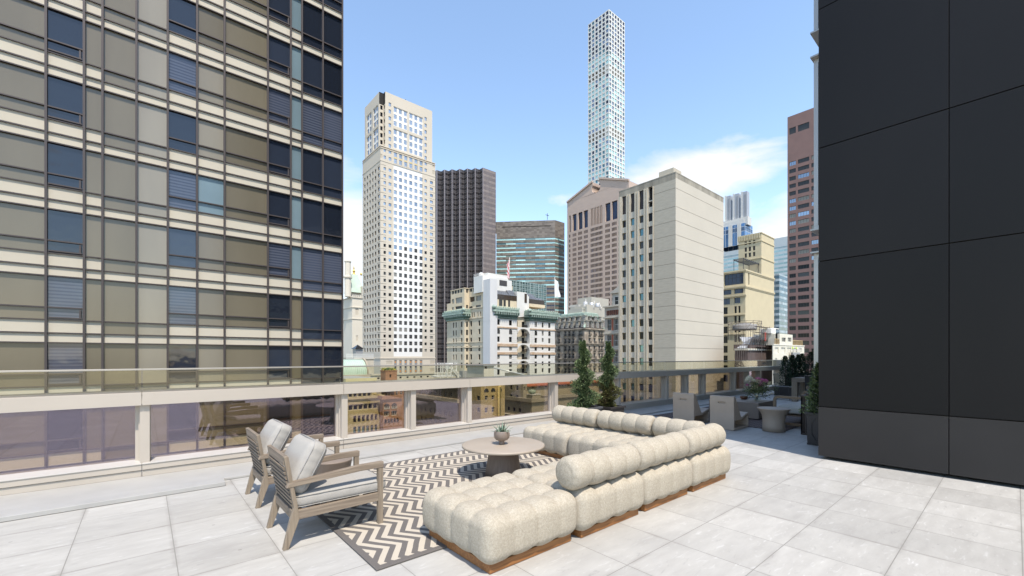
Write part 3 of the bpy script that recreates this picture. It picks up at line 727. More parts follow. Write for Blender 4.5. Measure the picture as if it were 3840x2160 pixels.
def lantern(x, y, w, h, label):
    t = thing('lantern', label, 'lantern', (x, y, .004), 0, 'slatted floor lanterns')
    b = M['black'] if False else M['lant']
    f = MB(); f.box(0, 0, 0, w, w, .028); f.box(0, 0, h - .05, w, w, h - .02); f.box(w * .22, w * .22, h - .02, w * .78, w * .78, h + .02)
    f.build('frame', b, t, .002, local=True)
    s_ = MB(); n = 4
    for i in range(n + 1):
        u = (w - .022) * i / n
        for px, py in ((u, 0), (u, w - .022), (0, u), (w - .022, u)): s_.box(px, py, .028, px + .018, py + .018, h - .05)
    s_.build('slats', b, t, local=True)
    MB().lathe([(.0001, .03), (.058, .03), (.058, .36), (.05, .366), (.0001, .36)], (w / 2, w / 2, 0), 32).build('candle', M['candle'], t, local=True)
M['lant'] = wood_mat('dark_slat_wood', (.06, .036, .024), (.03, .018, .013), 1, .5, 'Z')
lantern(9.905, 2.475, .30, .80, 'nearer tall dark slatted floor lantern holding a white candle')
lantern(10.28, 2.43, .26, .86, 'farther dark slatted floor lantern with a taller cap, half hidden')
planter(8.87, 2.0, 9.27, 2.40, .57, 'planter', 'dark square planter with octagon moulding beside the black cladding', trim=True, name='moulded_planter')
def conifer(x, y, z0, z1, r, n, seed, label, group=None, mats=LD, name='conifer'):
    t = thing(name, label, 'conifer', (x, y, 0), 0, group); rnd = random.Random(seed); pts = []
    MB().tube([(0, 0, z0 - .04), (.01, .005, (z0 + z1) / 2), (0, 0, z1 - .05)], .02, 7, r2=.006).build('trunk', M['bark'], t, local=True)
    while len(pts) < n:
        u = rnd.random(); a = rnd.uniform(0, 6.283); q = rnd.random() ** .5
        Rm = r * ((1 - u) ** .8 + .10) * (.55 + .45 * abs(math.sin(a * 2.5 + u * 26 + seed))) * (1 + .25 * math.sin(u * 47 + a * 3))
        pts.append((Rm * q * math.cos(a), Rm * q * math.sin(a), z0 + (z1 - z0) * u, math.cos(a), math.sin(a), 0 if q < .6 else (2 if rnd.random() < .3 else 1)))
    leafcloud('crown', pts, t, mats, (.05, .010), seed, up=.5); return t
conifer(9.02, 2.24, .52, 1.42, .24, 3500, 31, 'young conifer in the moulded planter beside the black cladding', mats=LG, name='potted_conifer')
for k, (x, y, h) in enumerate([(19.6, 5.95, .36), (20.75, 5.9, .78), (22.0, 5.9, .80)]):
    planter(x - .5, y - .33, x + .55, y + .33, h, 'planter', ['low black planter box at the far end of the parapet', 'tall black planter box behind the dining table', 'last black planter box at the far end, half hidden by the facade'][k], 'black planters at the end of the terrace', name='planter_box')
for k, (x, y, h, r) in enumerate([(19.45, 5.98, 1.56, .36), (20.2, 5.95, 1.60, .26), (20.75, 5.9, 1.62, .28), (21.25, 5.9, 1.66, .26), (22.1, 5.8, 1.74, .42)]):
    conifer(x, y, .3 if k == 0 else .7, h, r, 3000, 40 + k, ['leftmost dark conifer at the end of the terrace, reaching lowest', 'second dark conifer from the left in the planter row', 'third dark conifer from the left in the planter row', 'fourth dark conifer from the left, with a narrow tip', 'widest dark conifer at the right end of the planter row'][k], 'dark conifers at the end of the terrace')
# dining table and wire chairs
t = thing('dining_table', 'chunky grey brown wooden dining table far along the shaded terrace', 'dining table', (17.0, 2.9, .004))
MB().box(0, 0, .67, 1.0, 2.14, .81).build('table_top', M['driftY'], t, .004, local=True)
for x_, y_ in ((0.003, 1.97), (.83, 1.97), (0.003, .01), (.83, .01)): MB().box(x_, y_, 0, x_ + .165, y_ + .165, .67).build('leg', M['driftZ'], t, .004, local=True)
def wire_chair(x, y, rz, label):
    t = thing('dining_chair', label, 'dining chair', (x, y, .004), rz, 'black dining chairs')
    f = MB()
    for sx in (-.24, .24): f.tube([(sx, -.22, .45), (sx, -.25, .012), (sx, .25, .012), (sx, .20, .45), (sx, .27, .93)], .011, 6)
    f.tube([(-.24, -.25, .012), (.24, -.25, .012)], .011, 6); f.tube([(-.24, .25, .012), (.24, .25, .012)], .011, 6)
    f.build('sled_frame', M['black'], t, local=True)
    MB().box(-.24, -.24, .44, .24, .22, .475).build('seat', M['black'], t, .006, local=True)
    MB().extr([(.205, .60), (.225, .60), (.285, .93), (.265, .93)], 'x', -.24, .24).build('backrest', M['black'], t, .004, local=True)
wire_chair(16.35, 4.15, R(90), 'black sled based dining chair in front of the wooden dining table')
wire_chair(17.5, 5.42, R(0), 'black sled based dining chair at the parapet end of the dining table')

# ================================================================ dark building on the right
def right_building():
    t = thing('building', 'black clad high rise with stacked glass bays rising straight from the terrace', 'building', (7.8, 1.95, 0))
    MB().box(8.2, -26, 0, 30, 1.70, 56).box(7.84, -26, .10, 8.2, 1.91, 56).build('wall', M['gap'], t)
    zs = [.05, .795, 3.0, 4.72, 6.83, 9.0, 11.2, 13.4, 15.6, 20, 30, 40, 56]
    for k, (a, b) in enumerate(zip(zs[:-1], zs[1:])):
        ys = [1.95, .55, -.85, -2.25, -3.65, -5.05, -8, -14, -26] if k < 8 else [1.95, -26]
        for p, q in zip(ys[:-1], ys[1:]):
            MB().box(7.782 if k == 0 else 7.8, q + .008, a, 7.84, p, b - .012).build('cladding_panel', M['clad2'] if k == 0 else M['clad'], t, .002)
        MB().box(7.84, 1.91, a, 8.6, 1.95, b - .012).build('cladding_panel', M['clad2'] if k == 0 else M['clad'], t)
    # stacked projecting window bays
    G = pane_mat('bay_glass', (.03, .045, .06), .03, .0, 1.0, .01)
    for z0, z1 in ((0.004, 3.42), (3.86, 6.97), (7.44, 10.55), (11.0, 14.1), (14.6, 17.7)):
        for k in range(7):
            xa = 9.30 + 3.0 * k; xb = xa + 2.95
            f = MB(); f.box(xa, 1.7, z0, xb, 2.40, z0 + .07); f.box(xa, 1.7, z1 - .08, xb, 2.40, z1)
            if z0 > 1: f.box(xa - .10, 1.7, z0 - .03, xb, 2.43, z0 + .0)
            if z1 < 3.5 or z0 > 1: f.box(xa - .10, 1.7, z1, xb, 2.43, z1 + .03)
            for x_ in (xa, (xa + xb) / 2 - .03, xb - .06): f.box(x_, 2.33, z0 + .07, x_ + .06, 2.40, z1 - .08)
            f.box(xa, 1.70, z0 + .07, xa + .05, 1.80, z1 - .08)
            f.build('bay_frame', M['mullion'], t, .002)
            MB().box(xa + .02, 1.80, z0 + .07, xa + .04, 2.34, z1 - .08).box(xa + .05, 2.36, z0 + .07, xb, 2.375, z1 - .08).build('window', G, t)
right_building()

# ================================================================ city
class Fac:
    """an upright facade plane: u runs to the right along it, n into the building"""
    def __init__(s, x, y, a):
        s.x, s.y, s.a = x, y, a; s.ux, s.uy = math.cos(a), math.sin(a)
    def p(s, u, n, z): return (s.x + s.ux * u - s.uy * n, s.y + s.uy * u + s.ux * n, z)
    def ud(s, px):
        l = (px - HX) / F; dx, dy = cc + ss * l, ss - cc * l
        det = -s.ux * dy + dx * s.uy                     # O + U u = D d
        d = (-s.ux * s.y + s.uy * s.x) / det
        u = (dx * d - s.x) * s.ux + (dy * d - s.y) * s.uy
        return u, d
    def u(s, px): return s.ud(px)[0]
    def z(s, px, py): return H - (py - HY) / F * s.ud(px)[1]
def corner(px, d):
    l = (px - HX) / F; return ((cc + ss * l) * d, (ss - cc * l) * d)
def facade(mb, f, u0, u1, v0, v1, rects, mi=0):
    """wall sheet with recesses and openings; rect = (u0, v0, u1, v1, depth, material index or None for a hole)"""
    us = sorted({round(u, 3) for u in [u0, u1] + [r[i] for r in rects for i in (0, 2)] if u0 - 1e-6 <= u <= u1 + 1e-6})
    vs = sorted({round(v, 3) for v in [v0, v1] + [r[i] for r in rects for i in (1, 3)] if v0 - 1e-6 <= v <= v1 + 1e-6})
    nu, nv = len(us) - 1, len(vs) - 1
    ua = np.array(us); va = np.array(vs)
    D = np.zeros((nu, nv)); K = np.full((nu, nv), mi)
    for r in rects:
        i0, i1 = np.searchsorted(ua, round(r[0], 3) - 1e-4), np.searchsorted(ua, round(r[2], 3) - 1e-4)
        j0, j1 = np.searchsorted(va, round(r[1], 3) - 1e-4), np.searchsorted(va, round(r[3], 3) - 1e-4)
        D[i0:i1, j0:j1] = r[4]; K[i0:i1, j0:j1] = -1 if r[5] is None else r[5]
    V = []; Fq = []; Ms = []
    def quad(a, b, c, d, m): k = len(V); V.extend((a, b, c, d)); Fq.append((k, k + 1, k + 2, k + 3)); Ms.append(m)
    for j in range(nv):
        i = 0
        while i < nu:
            k = i
            while k + 1 < nu and D[k + 1, j] == D[i, j] and K[k + 1, j] == K[i, j]: k += 1
            if K[i, j] >= 0: quad(f.p(us[i], D[i, j], vs[j]), f.p(us[k + 1], D[i, j], vs[j]), f.p(us[k + 1], D[i, j], vs[j + 1]), f.p(us[i], D[i, j], vs[j + 1]), int(K[i, j]))
            i = k + 1
        for i in range(1, nu):
            a, b = D[i - 1, j], D[i, j]
            if a != b: quad(f.p(us[i], a, vs[j]), f.p(us[i], b, vs[j]), f.p(us[i], b, vs[j + 1]), f.p(us[i], a, vs[j + 1]), mi)
    for j in range(1, nv):
        for i in range(nu):
            a, b = D[i, j - 1], D[i, j]
            if a != b: quad(f.p(us[i], b, vs[j]), f.p(us[i + 1], b, vs[j]), f.p(us[i + 1], a, vs[j]), f.p(us[i], a, vs[j]), mi)
    b0 = len(mb.v); mb.v += V; mb.f += [[b0 + q for q in x] for x in Fq]; mb.m += Ms; mb.sm += [False] * len(Fq)
def win_shape(w, h, fb, nx, ny, arch=False, ft=.06):
    """frame (material 0) around one pane (material 1), bottom left corner at the origin"""
    mb = MB()
    if arch:
        r = w / 2; hh = max(0.01, h - r); n = 10
        out = [(0, 0), (w, 0)] + [(r + r * math.cos(math.pi * k / n), hh + r * math.sin(math.pi * k / n)) for k in range(n + 1)]
        mb.add([(x, .015, z) for x, z in out], [tuple(range(len(out)))], 1)
        c = (r, hh)
    else: mb.add([(0, .015, 0), (w, .015, 0), (w, .015, h), (0, .015, h)], [(0, 1, 2, 3)], 1)
    if fb > 0:
        if not arch:
            mb.box(0, -ft, 0, w, .01, fb); mb.box(0, -ft, h - fb, w, .01, h); mb.box(0, -ft, fb, fb, .01, h - fb); mb.box(w - fb, -ft, fb, w, .01, h - fb)
        else: mb.box(0, -ft, 0, w, .01, fb); mb.box(0, -ft, fb, fb, .01, hh); mb.box(w - fb, -ft, fb, w, .01, hh)
        for i in range(1, nx): x = w * i / nx; mb.box(x - fb * .35, -ft * .6, fb, x + fb * .35, .01, h - fb if not arch else hh)
        for j in range(1, ny): z = h * j / ny; mb.box(fb, -ft * .6, z - fb * .35, w - fb, .01, z + fb * .35)
    return mb
WC = {}
def add_windows(t, wins, name='window', limit=100):
    """wins: (fac, u, z, w, h, depth, style, glass key); the nearest and largest hundred are parts, the rest one part"""
    if not wins: return
    def size(q): x, y, _ = q[0].p(q[1], 0, q[2]); return q[3] * q[4] / (x * x + y * y)
    wins = sorted(wins, key=size, reverse=True)
    rest = MB(); mats = []; off = wloc(t)
    for k, (f, u, z, w, h, dep, st, gk) in enumerate(wins):
        fm, fb, nx, ny, arch = st
        key = (round(w, 2), round(h, 2), fm, fb, nx, ny, arch, gk)
        if k < limit:
            if key not in WC: WC[key] = win_shape(w, h, fb, nx, ny, arch).mesh(name, [M[fm], M[gk]])
            o = bpy.data.objects.new(name, WC[key]); COL.objects.link(o); o.parent = t
            o.location = Vector(f.p(u, dep, z)) - off; o.rotation_euler = (0, 0, f.a)
        else:
            s_ = win_shape(w, h, fb, nx, ny, arch); b = len(rest.v); rest.v += [f.p(u + x, dep + y, z + zz) for x, y, zz in s_.v]
            ids = []
            for q in (fm, gk):
                if q not in mats: mats.append(q)
                ids.append(mats.index(q))
            rest.f += [[b + i for i in fc] for fc in s_.f]; rest.m += [ids[i] for i in s_.m]; rest.sm += s_.sm
    if rest.f: tag(rest.build(name, [M[q] for q in mats], t), kind='stuff')
def pick(rnd, spec):
    r = rnd.random() * sum(w for _, w in spec)
    for k, w in spec:
        r -= w
        if r <= 0: return k
    return spec[-1][0]
M['w_dark'] = pane_mat('dark_window', (.012, .012, .014), .12, 0, .18)
M['w_shade'] = pane_mat('shaded_window', (.05, .05, .048), .12, 0, .3)
M['w_blind'] = pane_mat('curtained_window', (.25, .235, .20), .3, 0, .4)
M['w_sky'] = pane_mat('mirror_window', (.46, .48, .50), .08, .7, .6, .04, .12)
M['w_sky2'] = pane_mat('grey_mirror_window', (.30, .34, .39), .08, .8, .6, .04, .2)
M['w_teal'] = pane_mat('teal_window', (.10, .22, .24), .08, .35, .7, .04, .35)
M['w_teal2'] = pane_mat('pale_teal_window', (.42, .66, .63), .2, .12, .6, .04, .25)
M['w_navy'] = pane_mat('navy_window', (.016, .024, .055), .06, .05, .5, .03, .3)
M['w_green'] = pane_mat('green_window', (.20, .30, .27), .1, .35, .6, .04, .3)
M['w_bronze'] = pane_mat('bronze_window', (.05, .035, .025), .1, 0, .3)
M['f_dark'] = mat('dark_frame', (.05, .043, .04), .5); M['f_white'] = mat('white_frame', (.6, .58, .54), .6); M['f_brass'] = mat('brass_frame', (.34, .24, .07), .5); M['f_grey'] = mat('grey_frame', (.25, .25, .25), .5)
def root(name, label, x, y, z=-60, cat='building', group=None): return thing(name, label, cat, (x, y, z), 0, group)
ZG = -60.
class Box:
    """box building: corner edge at pixel px, camera depth d; left face looks west (-X), right face looks south (-Y)"""
    def __init__(s, px, d, pl, pr, ytop, ybot=None):
        s.cx, s.cy = corner(px, d); s.d = d
        A = Fac(s.cx, s.cy, R(-90)); s.wa = -A.u(pl); s.A = Fac(s.cx, s.cy + s.wa, R(-90))
        s.B = Fac(s.cx, s.cy, 0); s.wb = s.B.u(pr)
        s.z1 = H - (ytop - HY) / F * d; s.z0 = ZG if ybot is None else H - (ybot - HY) / F * d
    def shell(s, mb, ra=[], rb=[], mi=0, roof=0, z0=None, z1=None):
        z0 = s.z0 if z0 is None else z0; z1 = s.z1 if z1 is None else z1
        facade(mb, s.A, 0, s.wa, z0, z1, ra, mi); facade(mb, s.B, 0, s.wb, z0, z1, rb, mi)
        x0, y0, x1, y1 = s.cx, s.cy, s.cx + s.wb, s.cy + s.wa
        mb.add([(x1, y0, z0), (x1, y1, z0), (x1, y1, z1), (x1, y0, z1), (x0, y1, z0), (x0, y1, z1)], [(0, 1, 2, 3), (1, 4, 5, 2)], mi)
        mb.add([(x0, y0, z1), (x1, y0, z1), (x1, y1, z1), (x0, y1, z1)], [(0, 1, 2, 3)], roof)
def grid_wins(rnd, f, cols, rows, dep, st, spec, rects, wins, skip=None):
    """cols = [(u0, u1)], rows = [(z0, z1)]"""
    for i, (a, b) in enumerate(cols):
        for j, (c, d) in enumerate(rows):
            if skip and skip(i, j): continue
            rects.append((a, c, b, d, dep, None))
            sp = spec(i, j) if callable(spec) else spec
            wins.append((f, a, c, b - a, d - c, dep, st, pick(rnd, sp)))
def px_cols(f, prs): return [(f.u(a), f.u(b)) for a, b in prs]
def rows_down(ztop, h, pitch, n, zmin=-59): return [(ztop - k * pitch - h, ztop - k * pitch) for k in range(n) if ztop - k * pitch - h > zmin]

# ---- left glass tower with cream bands
M['cream_band'] = mat('cream_spandrel', (.52, .465, .365), .6, 0, .04, .5)
M['olive'] = mat('olive_glass_panel', (.165, .14, .095), .22, .05, .16, .5, spec=.6, objvar=.12, stretch=(1, 1, .25))
M['greige'] = mat('grey_beige_panel', (.265, .235, .18), .2, .05, .22, .35, spec=.6, objvar=.12, stretch=(1, 1, .25))
M['blue_panel'] = mat('pale_blue_panel', (.17, .235, .26), .2, .05, .12, .5, spec=.6, objvar=.1)
M['w_blindnavy'] = pane_mat('blinds_behind_glass', (.05, .06, .09), .06, .05, .7, .02, .2, inner=((.085, .095, .125), 6))
M['w_tower'] = pane_mat('deep_blue_glass', (.022, .028, .042), .04, .1, .8, .035, .5)
M['bronze_m'] = mat('bronze_mullions', (.075, .06, .055), .45, .3)
def left_tower():
    Y0 = 30.; f = Fac(0, Y0, 0); rnd = random.Random(21)
    t = thing('building', 'glass tower with cream spandrel bands and dark bronze mullions, nearest on the left', 'building', (0, Y0, -60))
    base = [2.247, 3.538, 5.775, 7.062, 7.723, 9.01, 10.29]
    cols = []
    for k in range(3, -1, -1):
        for i in range(6): cols.append((base[i] - 9.33 * k, base[i + 1] - 9.33 * k, i, k))
        if k: cols.append((base[6] - 9.33 * k, base[0] - 9.33 * (k - 1), 6, k))
    zt = 2.226; fh = 3.19; wins = []; body = MB()
    zs = [zt + fh * j for j in range(-14, 14)]
    W_ = 28
    body.box(-26, Y0 + .02, -60, 10.27, Y0 + 24, zs[-1] + fh)
    body.build('wall', M['gap'], t)
    lat = MB(); band = {}
    for j, z in enumerate(zs):
        # z is a window head; below it: glass .473, transom, lower light .185, cream .2, cream .143
        zb = z - fh
        bm = MB()
        for a, b, i, k in cols:
            y_ = Y0 - .06 if i not in (3,) else Y0 - .04
            if i in (4, 5): bm.box(a + .02, y_, zb + .02, b - .02, Y0 - .0, zb + fh * .143 - .03)
            else:
                bm.box(a + .02, y_, zb + .02, b - .02, Y0, zb + fh * .143 - .03); bm.box(a + .02, y_, zb + fh * .143 + .03, b - .02, Y0, zb + fh * .343 - .03)
        bm.build('cream_band', M['cream_band'], t)
        fl = j - 14
        for a, b, i, k in cols:
            z0, z1 = zb + fh * (.143 if i in (4, 5) else .343) + .02, z - .02
            zt_ = z - fh * .473
            if i in (0, 1, 3):
                mk = {0: 'greige', 1: 'olive', 3: 'blue_panel' if j >= 16 else 'olive'}[i]
                if i == 3 and k: mk = 'olive'
                if i == 0 and fl == 3 and k == 0: mk = 'blue_panel'
                if i == 0 and rnd.random() < .12: mk = 'olive'
            elif i == 6: mk = rnd.choice(['w_tower', 'w_tower', 'w_blindnavy'])
            else: mk = pick(rnd, [('w_tower', 8), ('w_blindnavy', 2)]); mk = {(2, 0): mk}.get((i, 0), mk)
            if k and i in (4, 5): mk = 'olive' if i == 4 else 'greige'
            elif i in (4, 5): mk = 'w_blindnavy' if fl in (5, 2) else 'w_tower'
            if i == 2 and k == 0: mk = 'w_blindnavy' if fl in (5, 2) else 'w_tower'
            dist = abs(z) + (0 if k == 0 else 40)
            if z < -14: continue
            wins.append((a, z0, b - a, z1 - z0, mk, i, dist, zt_))
        lat.box(-26, Y0 - .15, zb - .035, 10.29, Y0 + .01, zb + .02)
        for a, b, i, k in cols:
            if i not in (4, 5): lat.box(a, Y0 - .13, zb + fh * .343 - .03, b, Y0 + .01, zb + fh * .343 + .02); lat.box(a, Y0 - .13, zb + fh * .143 - .03, b, Y0 + .01, zb + fh * .143 + .03)
            else: lat.box(a, Y0 - .13, zb + fh * .143 - .03, b, Y0 + .01, zb + fh * .143 + .02)
            q_ = .66 if i in (4, 5) else .473
            if i != 3: lat.box(a, Y0 - .13, z - fh * q_ - .03, b, Y0 + .01, z - fh * q_ + .03)
            if i == 2:
                q = .07; lat.box(a + q, Y0 - .16, zb + fh * .343 + .06, b - q, Y0 - .0, zb + fh * .343 + .12); lat.box(b - .17, Y0 - .16, zb + fh * .343 + .12, b - .10, Y0, z - fh * .5)
    for a in sorted({c[0] for c in cols} | {10.29}): lat.box(a - .045, Y0 - .17, -60, a + .045, Y0 + .01, zs[-1])
    lat.build('mullion_grid', M['bronze_m'], t)
    wins.sort(key=lambda q: q[6]); seen = [0, 0]; rest = {}
    for a, z0, w, h, mk, i, dist, zt_ in wins:
        g = mk.startswith('w_'); c_ = 0 if g else 1
        if seen[c_] < 100:
            seen[c_] += 1
            o = MB().add([(a + .03, Y0 - .03, z0), (a + w - .03, Y0 - .03, z0), (a + w - .03, Y0 - .03, z0 + h), (a + .03, Y0 - .03, z0 + h)], [(0, 1, 2, 3)]).build('window' if g else 'wall_panel', M[mk], t)
        else: rest.setdefault((g, mk), MB()).add([(a + .03, Y0 - .03, z0), (a + w - .03, Y0 - .03, z0), (a + w - .03, Y0 - .03, z0 + h), (a + .03, Y0 - .03, z0 + h)], [(0, 1, 2, 3)])
    for g in (True, False):
        mb = MB(); ks = [k for k in rest if k[0] == g]
        for n_, k in enumerate(ks):
            r_ = rest[k]; b = len(mb.v); mb.v += r_.v; mb.f += [[b + i for i in fc] for fc in r_.f]; mb.m += [n_] * len(r_.f); mb.sm += r_.sm
        if mb.f: tag(mb.build('window' if g else 'wall_panel', [M[k[1]] for k in ks], t), kind='stuff')
    # corner return in glass, facing east
    MB().box(10.27, Y0, -60, 10.30, Y0 + 3, zs[-1]).build('corner_glass', M['w_navy'], t)
left_tower()

# ---- beige slab with window strip
M['beige'] = mat('beige_panel', (.52, .465, .375), .85, 0, .05, .15, .1, 6)
M['beige_rib'] = mat('beige_concrete', (.50, .44, .34), .85, 0, .14, .5, .15, 4, stretch=(1, 1, .2))
M['beige_brick'] = mat('beige_brickwork', (.45, .40, .315), .9, 0, .12, 1.2, .2, 5, stretch=(.5, .5, 3))
M['stain'] = mat('weathered_coping', (.36, .32, .25), .9, 0, .45, .5, .1, 3, stretch=(1, 1, .12))
M['joint'] = mat('dark_joint', (.26, .225, .18), .9)  # darker beige for the recessed panel joints
def beige_slab():
    b = Box(2533.7, 110, 2321.5, 2713.6, 647); rnd = random.Random(5)
    t = root('building', 'tall plain beige slab with a narrow strip of windows on its left side', b.cx, b.cy)
    A, B = b.A, b.B; zx = lambda y: 600 + y / 1.8118; xx = lambda x: 2080 + x / 1.8118
    ra, rb, wins = [], [], []
    js = [A.z(2533.7, zx(y)) for y in (190, 315)]; p = 3.62; z0 = js[0]
    uj = A.u(xx(672))
    ra.append((uj, -60, b.wa, b.z1 - 1.6, 0, 2))
    for k in range(30):
        z = z0 - (0 if k == 0 else (js[0] - js[1]) + (k - 1) * p)
        if z < -59: break
        ra.append((uj, z, b.wa, z + .10, .05, 3)); rb.append((.25, z, b.wb - .35, z + .10, .05, 3))
    ra.append((0, b.z1 - 1.6, b.wa, b.z1, 0, 4)); rb.append((0, b.z1 - 1.3, b.wb, b.z1, 0, 4))
    cols = px_cols(A, [(xx(459), xx(484)), (xx(516), xx(541)), (xx(575), xx(603)), (xx(637), xx(665))])
    zt = A.z(xx(589), zx(378)); hw = zt - A.z(xx(589), zx(427)); pit = (zt - A.z(xx(589), zx(1256))) / 10
    rows = rows_down(zt, hw, pit, 28)
    for i, c_ in enumerate(cols):
        spec = [('w_teal', 3), ('w_dark', 4), ('w_shade', 3)] if i < 3 else [('w_dark', 1), ('w_bronze', 2)]
        grid_wins(rnd, A, [c_], rows if i < 3 else [(a - .25, q) for a, q in rows], .35, ('f_brass', .09, 1, 1, False) if i < 3 else ('f_dark', .05, 1, 1, False), spec, ra, wins)
        top = A.z(xx(589), zx(207)); bt = A.z(xx(589), zx(335))
        if i < 3: ra.append((c_[0], bt, c_[1], top, .35, None)); wins.append((A, c_[0], bt, c_[1] - c_[0], top - bt, .35, ('f_dark', .06, 2, 2, False), 'w_bronze'))
        else:
            for q0, q1 in ((182, 275), (282, 320)):
                za, zb = A.z(xx(650), zx(q1)), A.z(xx(650), zx(q0)); ra.append((c_[0], za, c_[1], zb, .9, None)); wins.append((A, c_[0], za, c_[1] - c_[0], zb - za, .9, ('f_dark', .06, 1, 1, False), 'w_dark'))
    mb = MB(); b.shell(mb, ra, rb, 0, 4)
    # left strip is ribbed concrete: recolour by sheet position
    mb.build('wall', [M['beige'], M['beige_rib'], M['beige_brick'], M['joint'], M['stain']], t)
    rib = MB()
    for x0, x1 in ((488, 498), (503, 512), (546, 556), (561, 571), (608, 618), (622, 633), (438, 452), (668, 672)):
        u0, u1 = A.u(xx(x0)), A.u(xx(x1)); q = [A.p(u0, -.28, 0), A.p(u1, 0, 0)]
        rib.box(min(q[0][0], q[1][0]), min(q[0][1], q[1][1]), -60, max(q[0][0], q[1][0]), max(q[0][1], q[1][1]), b.z1 - 1.6)
    rib.build('ribs', M['beige_rib'], t)
    cp = MB(); cp.box(b.cx - .04, b.cy - .04, b.z1, b.cx + b.wb + .02, b.cy + b.wa + .02, b.z1 + .25); cp.build('coping', M['stain'], t)
    u = A.u(xx(694)); q = A.p(u, 1, 0); MB().box(q[0], q[1] - 4.2, b.z1 + .5, q[0] + 4, q[1], b.z1 + 2.0).build('roof_hut', M['beige_rib'], t)
    add_windows(t, wins)
beige_slab()

# ---- very tall white gridded tower
M['white_conc'] = mat('white_concrete', (.62, .61, .57), .7, 0, .04, .05)
def slim_tower():
    b = Box(2283.6, 455, 2205, 2343, 34); rnd = random.Random(8)
    t = root('building', 'very tall slim white tower with a square window grid', b.cx, b.cy)
    wins = []; ra = []; rb = []; pit = 4.72; n = 60
    d1 = b.z1 - b.A.z(2283.6, 465 / 1.906); r1 = int(round((d1 - 1) / pit)); d2 = b.z1 - b.A.z(2283.6, 905 / 1.906); r2 = int(round((d2 - 1) / pit))
    for f, w, rects in ((b.A, b.wa, ra), (b.B, b.wb, rb)):
        cw = w / 6; m = cw * .17
        for j in range(n):
            zt = b.z1 - 1.0 - j * pit; opn = j in (r1, r1 + 1, r2, r2 + 1)
            for i in range(6):
                a, c = i * cw + m, (i + 1) * cw - m; zb = zt - 3.35
                rects.append((a, zb, c, zt, 4.2 if opn else .4, 1 if opn else None))
                if not opn: wins.append((f, a, zb, c - a, 3.35, .4, ('f_grey', .16, 1, 1, False), pick(rnd, [('w_navy', 6), ('w_sky2', 3), ('w_teal', 2)] if j < 9 else [('w_teal2', 8), ('w_sky2', 3), ('w_navy', 1), ('w_teal', 3)])))
    mb = MB(); b.shell(mb, ra, rb, z0=b.z1 - n * pit - 3); mb.build('wall', [M['white_conc'], M['w_bronze']], t)
    MB().box(b.cx, b.cy, -60, b.cx + b.wb, b.cy + b.wa, b.z1 - n * pit - 3).build('lower_wall', M['white_conc'], t)
    add_windows(t, wins)
slim_tower()

